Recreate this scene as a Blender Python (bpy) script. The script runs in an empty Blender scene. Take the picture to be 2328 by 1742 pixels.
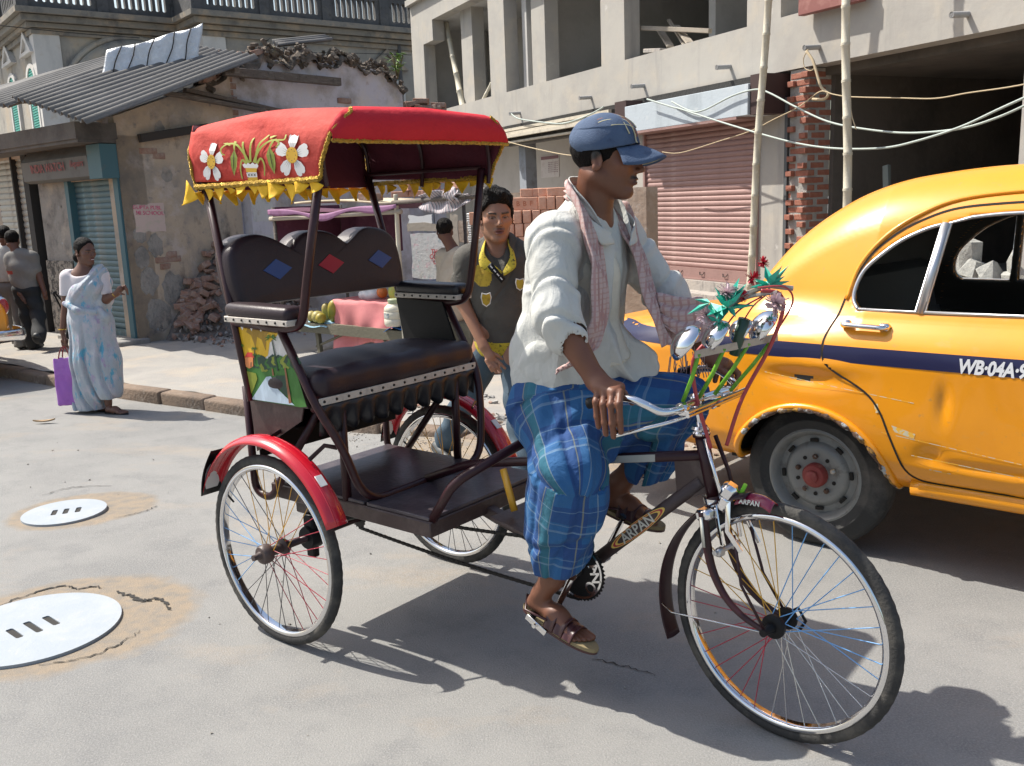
import bpy, bmesh, math, random
import numpy as np
from mathutils import Vector, Matrix, Euler

SC = bpy.context.scene
COL = SC.collection
RND = random.Random(7)
PI = math.pi

# ------------------------------------------------------------------ camera, sky, sun, exposure
PW, PH = 2328, 1742                     # photograph size, the unit of all picture measurements
FOC, PITCH, ROLL, CAMH = 2124.8, math.radians(11.1659), math.radians(-2.19973), 1.5975
cp_, sp_ = math.cos(PITCH), math.sin(PITCH)
FW = np.array([0, cp_, -sp_]); UP0 = np.array([0, sp_, cp_]); RT0 = np.array([1.0, 0, 0])
RT = math.cos(ROLL) * RT0 + math.sin(ROLL) * UP0
UPV = -math.sin(ROLL) * RT0 + math.cos(ROLL) * UP0
CAM = np.array([0, 0, CAMH])
cam_d = bpy.data.cameras.new('camera'); cam = bpy.data.objects.new('camera', cam_d); COL.objects.link(cam)
cam_d.sensor_fit = 'HORIZONTAL'; cam_d.sensor_width = 36; cam_d.lens = 36 * FOC / PW
cam_d.clip_start = 0.05; cam_d.clip_end = 800
cam.matrix_world = Matrix(((RT[0], UPV[0], -FW[0], 0), (RT[1], UPV[1], -FW[1], 0), (RT[2], UPV[2], -FW[2], CAMH), (0, 0, 0, 1)))
SC.camera = cam
SUNV = Vector((0.68, -0.30, -1.0)).normalized()          # the way the light travels
world = bpy.data.worlds.new('World'); SC.world = world; world.use_nodes = True
wn = world.node_tree
sky = wn.nodes.new('ShaderNodeTexSky'); sky.sky_type = 'NISHITA'; sky.sun_disc = False
sky.sun_elevation = math.asin(-SUNV.z); sky.sun_rotation = math.atan2(-SUNV.x, -SUNV.y)
sky.air_density = 1.3; sky.dust_density = 3.0; sky.ozone_density = 1.0
wn.nodes['Background'].inputs[1].default_value = 0.115
wn.links.new(sky.outputs[0], wn.nodes['Background'].inputs[0])
sun_d = bpy.data.lights.new('sun', 'SUN'); sun_d.energy = 4.5; sun_d.angle = math.radians(0.5); sun_d.color = (1.0, 0.95, 0.86)
sun = bpy.data.objects.new('sun', sun_d); COL.objects.link(sun)
sun.rotation_euler = SUNV.to_track_quat('-Z', 'Y').to_euler(); sun.location = (-20, 10, 30)
SC.view_settings.view_transform = 'Standard'; SC.view_settings.look = 'None'
SC.view_settings.exposure = 0.70; SC.view_settings.gamma = 1.0
SC.render.engine = 'CYCLES'
SC.cycles.max_bounces = 8; SC.cycles.transparent_max_bounces = 16

# ------------------------------------------------------------------ measuring helpers
CROP = dict(D=(0, 0, 1.0524), Z1=(0, 0, .35262), Z2=(780, 0, .35262), Z3=(1548, 0, .35262), Z4=(0, 480, .35262), Z5=(420, 480, .35262),
            Z6=(1000, 240, .2779), Y1=(1548, 380, .35262), Y2=(1548, 840, .35262), Y3=(1000, 680, .35262), Y4=(440, 900, .35262),
            Y5=(1100, 1100, .3074), Y6=(400, 230, .36166), Y7=(0, 1060, .412), Y8=(1500, 1060, .41215), B=(520, 430, .28933),
            K=(1480, 600, .18124), K2=(1480, 860, .2417), HD=(1250, 250, .13896), S3=(0, 500, .278), A=(0, 300, .3021), P=(0, 0, 1.0))
UZ = np.array([0, 0, 1.0])
def px(k, x, y):
    a = CROP[k]; return a[0] + x * a[2], a[1] + y * a[2]
def ray(k, x, y):
    u, v = px(k, x, y); return FW + RT * (u - PW / 2) / FOC + UPV * (PH / 2 - v) / FOC
class Frame:
    """A building's or vehicle's own axes: x and y level, z up."""
    def __init__(s, o, ang):
        s.o = np.array([o[0], o[1], 0.0]); s.a = ang
        s.x = np.array([math.cos(ang), math.sin(ang), 0]); s.y = np.array([-math.sin(ang), math.cos(ang), 0])
    def w(s, x, y, z=0): return s.o + s.x * x + s.y * y + UZ * z
    def loc(s, P):
        q = P - s.o; return np.array([q @ s.x, q @ s.y, q[2]])
    def _hit(s, k, x, y, p0, n):
        d = ray(k, x, y); return s.loc(CAM + d * (((p0 - CAM) @ n) / (d @ n)))
    def Y(s, k, x, y, yy=0.0): return s._hit(k, x, y, s.w(0, yy), s.y)      # point of the plane y = yy seen there
    def X(s, k, x, y, xx=0.0): return s._hit(k, x, y, s.w(xx, 0), s.x)
    def Z(s, k, x, y, zz=0.0): return s._hit(k, x, y, s.w(0, 0, zz), UZ)
WORLD = Frame((0, 0), 0)
def gp(k, x, y, z=0): return WORLD.Z(k, x, y, z)

# ------------------------------------------------------------------ objects, names, labels
def tag(o, label=None, cat=None, group=None, kind=None):
    if label: o['label'] = label
    if cat: o['category'] = cat
    if group: o['group'] = group
    if kind: o['kind'] = kind
    return o
def thing(name, loc, rot=0.0, label=None, cat=None, group=None, kind=None):
    o = bpy.data.objects.new(name, None); COL.objects.link(o)
    o.empty_display_size = 0.1
    o.location = Vector(loc)
    o.rotation_euler = rot if not isinstance(rot, (int, float)) else (0, 0, rot)
    return tag(o, label, cat, group, kind)
def link(name, me, parent=None, loc=None, rot=None, scale=None, **k):
    o = bpy.data.objects.new(name, me); COL.objects.link(o)
    if parent: o.parent = parent
    if loc is not None: o.location = Vector(loc)
    if rot is not None: o.rotation_euler = rot
    if scale is not None: o.scale = scale if not isinstance(scale, (int, float)) else (scale,) * 3
    return tag(o, **k)
def own_material(o, m, slot=0):
    o.material_slots[slot].link = 'OBJECT'; o.material_slots[slot].material = m
    return o

class MB:
    """Collects shapes, then builds them as one mesh."""
    def __init__(s): s.v = []; s.f = []; s.m = []; s.n = 0
    def add(s, v, f, mi=0, M=None):
        v = np.asarray(v, float)
        if M is not None:
            M = np.array(M); v = v @ M[:3, :3].T + M[:3, 3]
        s.v.append(v); s.f += [[i + s.n for i in q] for q in f]; s.m += [mi] * len(f); s.n += len(v)
        return s
    def box(s, c, d, R=None, mi=0, bev=0.0, seg=1):
        """centre, full size, rotation (Euler or Matrix), chamfer"""
        if bev > 0:
            v, f = bev_box(d, bev, seg)
        else:
            h = np.array(d) / 2
            v = np.array([(x, y, z) for x in (-1, 1) for y in (-1, 1) for z in (-1, 1)]) * h
            f = [(0, 1, 3, 2), (4, 6, 7, 5), (0, 4, 5, 1), (2, 3, 7, 6), (0, 2, 6, 4), (1, 5, 7, 3)]
        if R is not None:
            v = v @ np.array(R.to_matrix() if isinstance(R, Euler) else R)[:3, :3].T
        return s.add(v + np.array(c), f, mi)
    def bb(s, a, b, mi=0, bev=0.0):
        a = np.array(a, float); b = np.array(b, float); return s.box((a + b) / 2, np.abs(b - a), None, mi, bev)
    def tube(s, path, r, n=10, closed=False, mi=0, caps=True, sq=None, up=None):
        P = np.array(path, float); k = len(P); r = np.full(k, r) if np.isscalar(r) else np.array(r, float)
        T = (np.roll(P, -1, 0) - np.roll(P, 1, 0)) if closed else np.gradient(P, axis=0)
        T /= np.linalg.norm(T, axis=1)[:, None] + 1e-12
        u = np.array(up if up is not None else ((0, 0, 1) if abs(T[0][2]) < .9 else (1, 0, 0)), float); U = []
        for t in T:
            u = u - t * (u @ t); u /= np.linalg.norm(u) + 1e-12; U.append(u.copy())
        U = np.array(U); W = np.cross(T, U)
        a = np.arange(n) * 2 * PI / n + (PI / n)
        ca, sa = np.cos(a), np.sin(a) * (sq if sq else 1.0)
        v = P[:, None] + r[:, None, None] * (U[:, None] * ca[None, :, None] + W[:, None] * sa[None, :, None])
        f = []
        for i in range(k if closed else k - 1):
            j = (i + 1) % k
            for q in range(n):
                p = (q + 1) % n; f.append((i * n + q, i * n + p, j * n + p, j * n + q))
        if caps and not closed:
            f += [tuple(range(n - 1, -1, -1)), tuple((k - 1) * n + q for q in range(n))]
        return s.add(v.reshape(-1, 3), f, mi)
    def lathe(s, prof, n=24, M=None, mi=0, closed=False):
        pr = np.array(prof, float); k = len(pr); a = np.arange(n) * 2 * PI / n
        v = np.stack([pr[:, None, 0] * np.cos(a), pr[:, None, 0] * np.sin(a), np.repeat(pr[:, None, 1], n, 1)], -1).reshape(-1, 3)
        f = []
        for i in range(k if closed else k - 1):
            j = (i + 1) % k
            for q in range(n):
                p = (q + 1) % n; f.append((i * n + q, i * n + p, j * n + p, j * n + q))
        if not closed:
            if pr[0, 0] > 1e-6: f.append(tuple(range(n - 1, -1, -1)))
            if pr[-1, 0] > 1e-6: f.append(tuple((k - 1) * n + q for q in range(n)))
        return s.add(v, f, mi, M)
    def grid(s, fn, us, vs, thick=0.0, mi=0, mi2=None):
        us = np.asarray(us, float); vs = np.asarray(vs, float)
        P = np.array([[fn(u, v) for v in vs] for u in us], float); nu, nv = len(us), len(vs)
        f = [(i * nv + j, (i + 1) * nv + j, (i + 1) * nv + j + 1, i * nv + j + 1) for i in range(nu - 1) for j in range(nv - 1)]
        if thick == 0: return s.add(P.reshape(-1, 3), f, mi)
        du = np.gradient(P, axis=0); dv = np.gradient(P, axis=1); N = np.cross(du, dv); N /= np.linalg.norm(N, axis=2)[..., None] + 1e-12
        Q = P - N * thick; o = nu * nv
        s.add(np.concatenate([P.reshape(-1, 3), Q.reshape(-1, 3)]), f, mi)
        base = s.n - 2 * o
        g = [(b[3] + o, b[2] + o, b[1] + o, b[0] + o) for b in f]
        ring = [(0, j) for j in range(nv)] + [(i, nv - 1) for i in range(1, nu)] + [(nu - 1, j) for j in range(nv - 2, -1, -1)] + [(i, 0) for i in range(nu - 2, 0, -1)]
        r = [i * nv + j for i, j in ring]
        g += [(r[i], r[i] + o, r[(i + 1) % len(r)] + o, r[(i + 1) % len(r)])[::-1] for i in range(len(r))]
        s.f += [[i + base for i in q] for q in g]; s.m += [mi if mi2 is None else mi2] * len(g)
        return s
    def prism(s, poly, t, M=None, mi=0):
        """flat outline (x, y) with thickness t along z"""
        p = np.array(poly, float); n = len(p)
        v = np.concatenate([np.c_[p, np.zeros(n)], np.c_[p, np.full(n, t)]])
        f = [tuple(range(n - 1, -1, -1)), tuple(range(n, 2 * n))] + [(i, (i + 1) % n, (i + 1) % n + n, i + n) for i in range(n)]
        return s.add(v, f, mi, M)
    def mesh(s, name, mats, smooth=None):
        me = bpy.data.meshes.new(name)
        v = np.concatenate(s.v) if s.v else np.zeros((0, 3))
        me.from_pydata(v.tolist(), [], s.f)
        for m in (mats if isinstance(mats, (list, tuple)) else [mats]): me.materials.append(m)
        me.polygons.foreach_set('material_index', s.m)
        if smooth:
            me.polygons.foreach_set('use_smooth', [True] * len(me.polygons))
            if smooth is not True: me.set_sharp_from_angle(angle=math.radians(smooth))
        me.update(); return me
    def build(s, name, mats, parent=None, smooth=40, **k):
        return link(name, s.mesh(name, mats, smooth), parent, **k)

_bb = {}
def bev_box(d, bev, seg=1):
    key = (tuple(np.round(d, 5)), round(bev, 5), seg)
    if key not in _bb:
        bm = bmesh.new(); bmesh.ops.create_cube(bm, size=1)
        for q in bm.verts: q.co = Vector([q.co[i] * d[i] for i in range(3)])
        bmesh.ops.bevel(bm, geom=bm.edges[:], offset=bev, segments=seg, affect='EDGES', profile=.5)
        bm.verts.index_update()
        _bb[key] = (np.array([q.co[:] for q in bm.verts]), [[q.index for q in f.verts] for f in bm.faces]); bm.free()
    return _bb[key]
def curve_mesh(loops, t):
    """flat shape with holes: filled loops (x, y), thickness t centred on z = 0"""
    cu = bpy.data.curves.new('shape', 'CURVE'); cu.dimensions = '2D'; cu.fill_mode = 'BOTH'; cu.extrude = t / 2
    for lp in loops:
        sp = cu.splines.new('POLY'); sp.points.add(len(lp) - 1); sp.use_cyclic_u = True
        for p, q in zip(sp.points, lp): p.co = (q[0], q[1], 0, 1)
    o = bpy.data.objects.new('shape', cu); COL.objects.link(o)
    dg = bpy.context.evaluated_depsgraph_get(); me = bpy.data.meshes.new_from_object(o.evaluated_get(dg))
    v = np.array([q.co[:] for q in me.vertices]); f = [list(p.vertices) for p in me.polygons]
    bpy.data.objects.remove(o); bpy.data.curves.remove(cu); bpy.data.meshes.remove(me)
    return v, f
def text_mesh(body, size, t=0.002, shear=0.0, bold=0.0, space=1.0, align='CENTER'):
    cu = bpy.data.curves.new('lettering', 'FONT'); cu.body = body; cu.size = size; cu.extrude = t / 2; cu.shear = shear; cu.offset = bold
    cu.align_x = align; cu.align_y = 'CENTER'; cu.space_character = space; cu.resolution_u = 3
    o = bpy.data.objects.new('lettering', cu); COL.objects.link(o)
    dg = bpy.context.evaluated_depsgraph_get(); me = bpy.data.meshes.new_from_object(o.evaluated_get(dg))
    v = np.array([q.co[:] for q in me.vertices]); f = [list(p.vertices) for p in me.polygons]
    bpy.data.objects.remove(o); bpy.data.curves.remove(cu); bpy.data.meshes.remove(me)
    return v, f
def basis(o, x, y, z=None):
    x = np.array(x, float); x /= np.linalg.norm(x); y = np.array(y, float)
    if z is None: z = np.cross(x, y)
    z = np.array(z, float); z /= np.linalg.norm(z); y = np.cross(z, x); y /= np.linalg.norm(y)
    return np.array([[x[0], y[0], z[0], o[0]], [x[1], y[1], z[1], o[1]], [x[2], y[2], z[2], o[2]], [0, 0, 0, 1]])
def spline(pts, n=8, closed=False):
    P = np.array(pts, float); k = len(P); out = []
    for i in range(k if closed else k - 1):
        if closed: a, b, c, d = P[(i - 1) % k], P[i], P[(i + 1) % k], P[(i + 2) % k]
        else: a, b, c, d = P[max(i - 1, 0)], P[i], P[i + 1], P[min(i + 2, k - 1)]
        for j in range(n):
            t = j / n
            out.append(.5 * (2 * b + (c - a) * t + (2 * a - 5 * b + 4 * c - d) * t * t + (3 * b - a - 3 * c + d) * t ** 3))
    if not closed: out.append(P[-1])
    return np.array(out)
def fillet(pts, r, n=6):
    """polyline with its inner corners rounded to radius r"""
    P = [np.array(p, float) for p in pts]; out = [P[0]]
    for a, b, c in zip(P, P[1:], P[2:]):
        u = (a - b); v = (c - b); lu, lv = np.linalg.norm(u), np.linalg.norm(v); d = min(r, .49 * lu, .49 * lv)
        p0, p1 = b + u / lu * d, b + v / lv * d
        for j in range(n + 1):
            t = j / n; out.append((1 - t) ** 2 * p0 + 2 * t * (1 - t) * b + t * t * p1)
    out.append(P[-1]); return np.array(out)

# ------------------------------------------------------------------ materials
MATS = {}
def ramp_mask(nt, src, lo, hi):
    n = nt.nodes.new('ShaderNodeMapRange'); n.inputs['From Min'].default_value = lo; n.inputs['From Max'].default_value = hi
    nt.links.new(src, n.inputs['Value']); return n.outputs['Result']
def noise(nt, co, scale, detail=5, rough=.6, stretch=None, dist=0.0):
    if stretch:
        mp = nt.nodes.new('ShaderNodeMapping'); mp.inputs['Scale'].default_value = stretch; nt.links.new(co, mp.inputs['Vector']); co = mp.outputs[0]
    n = nt.nodes.new('ShaderNodeTexNoise'); n.inputs['Scale'].default_value = scale; n.inputs['Detail'].default_value = detail
    n.inputs['Roughness'].default_value = rough; n.inputs['Distortion'].default_value = dist
    nt.links.new(co, n.inputs['Vector']); return n.outputs['Fac']
def mixc(nt, a, b, fac):
    n = nt.nodes.new('ShaderNodeMix'); n.data_type = 'RGBA'
    for s_, x in (('A', a), ('B', b)):
        i = [q for q in n.inputs if q.name == s_ and q.type == 'RGBA'][0]
        if isinstance(x, tuple): i.default_value = (*x[:3], 1)
        else: nt.links.new(x, i)
    i = n.inputs[0]
    if isinstance(fac, float): i.default_value = fac
    else: nt.links.new(fac, i)
    return [q for q in n.outputs if q.type == 'RGBA'][0]
def mat(name, col, rough=.6, metal=0.0, layers=(), bump=None, coat=0.0, spec=None, attr=None, alpha=None, trans=0.0, back=None):
    """layers: (colour, noise scale, lo, hi[, stretch]) wear mixed over the colour; bump: (scale, strength[, stretch])"""
    m = bpy.data.materials.new(name); m.use_nodes = True; nt = m.node_tree; bs = nt.nodes['Principled BSDF']
    co = nt.nodes.new('ShaderNodeTexCoord').outputs['Object']
    c = tuple(col)
    if attr:
        at = nt.nodes.new('ShaderNodeAttribute'); at.attribute_name = attr; c = at.outputs['Color']
    for L in layers:
        f = ramp_mask(nt, noise(nt, co, L[1], 6, .65, L[4] if len(L) > 4 else None), L[2], L[3]); c = mixc(nt, c, tuple(L[0]), f)
    if isinstance(c, tuple): bs.inputs['Base Color'].default_value = (*c, 1)
    else: nt.links.new(c, bs.inputs['Base Color'])
    bs.inputs['Roughness'].default_value = rough; bs.inputs['Metallic'].default_value = metal
    if coat: bs.inputs['Coat Weight'].default_value = coat; bs.inputs['Coat Roughness'].default_value = .06
    if spec is not None: bs.inputs['Specular IOR Level'].default_value = spec
    if alpha is not None: bs.inputs['Alpha'].default_value = alpha
    if trans: bs.inputs['Transmission Weight'].default_value = trans
    if bump:
        b = nt.nodes.new('ShaderNodeBump'); b.inputs['Strength'].default_value = bump[1]; b.inputs['Distance'].default_value = .02
        nt.links.new(noise(nt, co, bump[0], 6, .6, bump[2] if len(bump) > 2 else None), b.inputs['Height']); nt.links.new(b.outputs[0], bs.inputs['Normal'])
    MATS[name] = m; return m
def fine_bump(m, scale, strength, stretch=None):
    nt = m.node_tree; bs = nt.nodes['Principled BSDF']; co = nt.nodes.new('ShaderNodeTexCoord').outputs['Object']; b = nt.nodes.new('ShaderNodeBump'); b.inputs['Strength'].default_value = strength; b.inputs['Distance'].default_value = .03
    nt.links.new(noise(nt, co, scale, 3, .5, stretch, .6), b.inputs['Height'])
    old = bs.inputs['Normal'].links
    if old: nt.links.new(old[0].from_socket, b.inputs['Normal'])
    nt.links.new(b.outputs[0], bs.inputs['Normal'])
# ------------------------------------------------------------------ smooth solids (distance fields meshed by surface nets)
def smin(a, b, k):
    if k <= 0: return np.minimum(a, b)
    h = np.clip(.5 + .5 * (b - a) / k, 0, 1); return b + (a - b) * h - k * h * (1 - h)
def crease(p, w=.2): return np.exp(-(np.sin(p) / w) ** 2)
def smax(a, b, k): return -smin(-a, -b, k)
def wave(X, Y, Z, f, seed=0):
    """cheap smooth noise, about -1..1"""
    r = np.random.RandomState(seed); o = 0
    for i in range(4):
        d = r.normal(size=3); d /= np.linalg.norm(d); d2 = r.normal(size=3); d2 /= np.linalg.norm(d2); p = r.rand(2) * 6.28; q = f * (1 + .45 * i)
        o = o + np.sin(q * (d[0] * X + d[1] * Y + d[2] * Z) + p[0] + 1.3 * np.sin(.6 * q * (d2[0] * X + d2[1] * Y + d2[2] * Z) + p[1])) / (1 + .5 * i)
    return o / 2.2
class Solid:
    def __init__(s, lo, hi, h):
        s.lo = np.array(lo, np.float32); s.h = h; s.n = np.ceil((np.array(hi) - np.array(lo)) / h).astype(int) + 1
        s.d = np.full(s.n, .3, np.float32)
    def ax(s, i, a=0, b=None):
        b = s.n[i] if b is None else b; sh = [1, 1, 1]; sh[i] = b - a
        return (s.lo[i] + s.h * np.arange(a, b, dtype=np.float32)).reshape(sh)
    def apply(s, fn, lo, hi, k=0.0, op='u', pad=None):
        pad = (k + 3 * s.h) if pad is None else pad
        a = np.maximum(np.floor((np.array(lo) - pad - s.lo) / s.h).astype(int), 0); b = np.minimum(np.ceil((np.array(hi) + pad - s.lo) / s.h).astype(int) + 1, s.n)
        if np.any(b <= a): return s
        X, Y, Z = s.ax(0, a[0], b[0]), s.ax(1, a[1], b[1]), s.ax(2, a[2], b[2])
        e = fn(X, Y, Z).astype(np.float32); D = s.d[a[0]:b[0], a[1]:b[1], a[2]:b[2]]
        D[...] = smin(D, e, k) if op == 'u' else smax(D, -e, k) if op == 's' else smax(D, e, k)
        return s
    def cap(s, a, b, ra, rb=None, k=.02, op='u', flat=None):
        rb = ra if rb is None else rb; a = np.array(a, float); b = np.array(b, float); ba = b - a; L = max(ba @ ba, 1e-9); R = max(ra, rb)
        def fn(X, Y, Z):
            t = np.clip(((X - a[0]) * ba[0] + (Y - a[1]) * ba[1] + (Z - a[2]) * ba[2]) / L, 0, 1)
            dx, dy, dz = X - a[0] - t * ba[0], Y - a[1] - t * ba[1], Z - a[2] - t * ba[2]
            if flat is not None:                                   # (direction, factor): thinner along the direction
                n, q = flat; c = (dx * n[0] + dy * n[1] + dz * n[2]) * (q - 1); dx, dy, dz = dx + c * n[0], dy + c * n[1], dz + c * n[2]
            return np.sqrt(dx * dx + dy * dy + dz * dz) - (ra + (rb - ra) * t)
        return s.apply(fn, np.minimum(a, b) - R, np.maximum(a, b) + R, k, op)
    def path(s, pts, rs, k=.02, op='u', flat=None):
        rs = [rs] * len(pts) if np.isscalar(rs) else rs
        for p, q, r0, r1 in zip(pts, pts[1:], rs, rs[1:]): s.cap(p, q, r0, r1, k, op, flat)
        return s
    def ell(s, c, r, k=.02, op='u', R=None):
        c = np.array(c, float); r = np.array(r, float); Rm = np.eye(3) if R is None else np.array(R)
        def fn(X, Y, Z):
            x, y, z = X - c[0], Y - c[1], Z - c[2]
            u = [(Rm[0, i] * x + Rm[1, i] * y + Rm[2, i] * z) / r[i] for i in range(3)]
            k0 = np.sqrt(u[0] ** 2 + u[1] ** 2 + u[2] ** 2) + 1e-6; k1 = np.sqrt((u[0] / r[0]) ** 2 + (u[1] / r[1]) ** 2 + (u[2] / r[2]) ** 2) + 1e-6
            return k0 * (k0 - 1) / k1
        return s.apply(fn, c - r.max(), c + r.max(), k, op)
    def box(s, c, half, rnd=.01, k=.02, op='u', R=None):
        c = np.array(c, float); hf = np.array(half, float) - rnd; Rm = np.eye(3) if R is None else np.array(R)
        def fn(X, Y, Z):
            x, y, z = X - c[0], Y - c[1], Z - c[2]
            q = [np.abs(Rm[0, i] * x + Rm[1, i] * y + Rm[2, i] * z) - hf[i] for i in range(3)]
            return np.sqrt(sum(np.maximum(t, 0) ** 2 for t in q)) + np.minimum(np.maximum(np.maximum(q[0], q[1]), q[2]), 0) - rnd
        e = np.linalg.norm(half); return s.apply(fn, c - e, c + e, k, op)
    def cut(s, p, n, k=0.0):
        """keep what lies behind the plane through p with normal n"""
        p = np.array(p, float); n = np.array(n, float); n /= np.linalg.norm(n)
        s.d = smax(s.d, ((s.ax(0) - p[0]) * n[0] + (s.ax(1) - p[1]) * n[1] + (s.ax(2) - p[2]) * n[2]).astype(np.float32), k); return s
    def disp(s, fn, band=.08):
        I = np.argwhere(np.abs(s.d) < band)
        if len(I):
            P = I * s.h + s.lo; s.d[I[:, 0], I[:, 1], I[:, 2]] += fn(P[:, 0], P[:, 1], P[:, 2]).astype(np.float32)
        return s
    def shell(s, t): s.d = np.maximum(s.d, -(s.d + t)); return s
    def sub(s, other, grow=0.0, k=0.0): s.d = smax(s.d, -(other.d - grow), k); return s
    def copy(s):
        c = Solid.__new__(Solid); c.lo, c.h, c.n, c.d = s.lo, s.h, s.n, s.d.copy(); return c
    def net(s):
        """surface nets: vertices, quads, gradient normals"""
        d = s.d; d[0] = d[-1] = .3; d[:, 0] = d[:, -1] = .3; d[:, :, 0] = d[:, :, -1] = .3
        ins = d < 0; nx, ny, nz = s.n
        cnt = np.zeros((nx - 1, ny - 1, nz - 1), np.int8)
        sl = lambda i, n: slice(i, n - 1 + i)
        for i in (0, 1):
            for j in (0, 1):
                for k in (0, 1): cnt += ins[sl(i, nx), sl(j, ny), sl(k, nz)]
        act = (cnt > 0) & (cnt < 8); I = np.argwhere(act); vid = np.full(act.shape, -1, np.int64); vid[act] = np.arange(len(I))
        C = {}
        for i in (0, 1):
            for j in (0, 1):
                for k in (0, 1): C[i, j, k] = d[I[:, 0] + i, I[:, 1] + j, I[:, 2] + k]
        acc = np.zeros((len(I), 3)); num = np.zeros(len(I))
        for a in list(C):
            for ax in range(3):
                if a[ax] == 0:
                    b = list(a); b[ax] = 1; b = tuple(b); da, db = C[a], C[b]; m = (da < 0) != (db < 0)
                    t = np.where(m, da / np.where(m, da - db, 1), 0); q = np.array(a, float)[None].repeat(len(I), 0); q[:, ax] = t
                    acc[m] += q[m]; num[m] += 1
        fr = acc / num[:, None]; V = s.lo + s.h * (I + fr)
        G = np.zeros((len(I), 3))
        for ax in range(3):
            o = [q for q in range(3) if q != ax]
            for a in (0, 1):
                for b in (0, 1):
                    p = [0, 0, 0]; p[o[0]] = a; p[o[1]] = b; q = p.copy(); q[ax] = 1
                    w = (fr[:, o[0]] if a else 1 - fr[:, o[0]]) * (fr[:, o[1]] if b else 1 - fr[:, o[1]])
                    G[:, ax] += w * (C[tuple(q)] - C[tuple(p)])
        G /= np.linalg.norm(G, axis=1)[:, None] + 1e-9
        Q = []
        for ax in range(3):
            o1, o2 = (ax + 1) % 3, (ax + 2) % 3
            hi = [slice(None)] * 3; lo_ = [slice(None)] * 3; hi[ax] = slice(1, None); lo_[ax] = slice(0, -1)
            A, B = ins[tuple(lo_)], ins[tuple(hi)]; E = np.argwhere(A != B); inside = A[E[:, 0], E[:, 1], E[:, 2]]
            ok = (E[:, o1] > 0) & (E[:, o2] > 0) & (E[:, o1] < s.n[o1] - 1) & (E[:, o2] < s.n[o2] - 1); E, inside = E[ok], inside[ok]
            qs = []
            for da, db in ((-1, -1), (0, -1), (0, 0), (-1, 0)):
                t = E.copy(); t[:, o1] += da; t[:, o2] += db; qs.append(vid[t[:, 0], t[:, 1], t[:, 2]])
            q = np.stack(qs, 1); q[~inside] = q[~inside][:, ::-1]; Q.append(q)
        return V, np.concatenate(Q), G
    def mesh(s, name, mats, mi=None, paint=None, keep=None, sharp=None):
        V, Q, G = s.net()
        if keep is not None:
            m = keep(V[Q].mean(1)); Q = Q[m]; u, inv = np.unique(Q, return_inverse=True); V, G, Q = V[u], G[u], inv.reshape(-1, 4)
        me = bpy.data.meshes.new(name)
        me.vertices.add(len(V)); me.vertices.foreach_set('co', V.astype(np.float32).ravel())
        me.loops.add(Q.size); me.loops.foreach_set('vertex_index', Q.ravel().astype(np.int32))
        me.polygons.add(len(Q)); me.polygons.foreach_set('loop_start', np.arange(0, Q.size, 4, dtype=np.int32))
        for m in (mats if isinstance(mats, (list, tuple)) else [mats]): me.materials.append(m)
        if mi is not None: me.polygons.foreach_set('material_index', mi(V[Q].mean(1)).astype(np.int32))
        me.update(calc_edges=True); me.validate()
        me.polygons.foreach_set('use_smooth', np.ones(len(me.polygons), bool))
        if paint is not None:
            a = me.color_attributes.new('tint', 'FLOAT_COLOR', 'POINT'); c = np.ones((len(V), 4), np.float32); c[:, :3] = paint(V[:, 0], V[:, 1], V[:, 2], G); a.data.foreach_set('color', c.ravel())
        if sharp: me.set_sharp_from_angle(angle=math.radians(sharp))
        elif len(me.polygons) == len(Q): me.normals_split_custom_set_from_vertices(G.astype(float).tolist())
        return me
    def build(s, name, mats, parent=None, **k):
        kk = {q: k.pop(q) for q in ('mi', 'paint', 'keep', 'sharp') if q in k}
        return link(name, s.mesh(name, mats, **kk), parent, **k)
# ------------------------------------------------------------------ ground
m_road = mat('asphalt', (.222, .219, .209), .92, 0, [((.155, .155, .152), .9, .45, .72), ((.16, .16, .158), 4.0, .5, .7), ((.30, .245, .185), 1.1, .55, .8, (1, 1.6, 1)), ((.27, .265, .255), 140, .45, .7), ((.10, .10, .105), 220, .62, .72)], (160, .35))
m_pave = mat('worn_paving', (.30, .285, .26), .9, 0, [((.24, .23, .22), 2.2, .45, .75), ((.40, .33, .25), 1.3, .52, .75), ((.20, .19, .18), 60, .6, .75)], (70, .4))
m_dirt = mat('dry_dirt', (.30, .235, .175), .95, 0, [((.28, .25, .22), 2.5, .4, .7), ((.36, .25, .175), 7, .55, .75), ((.22, .18, .15), 90, .6, .72)], (50, .7))
m_kerb = mat('kerb_stone', (.20, .145, .105), .92, 0, [((.12, .09, .07), 6, .45, .7), ((.33, .28, .23), 11, .55, .75)], (40, .6))
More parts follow.
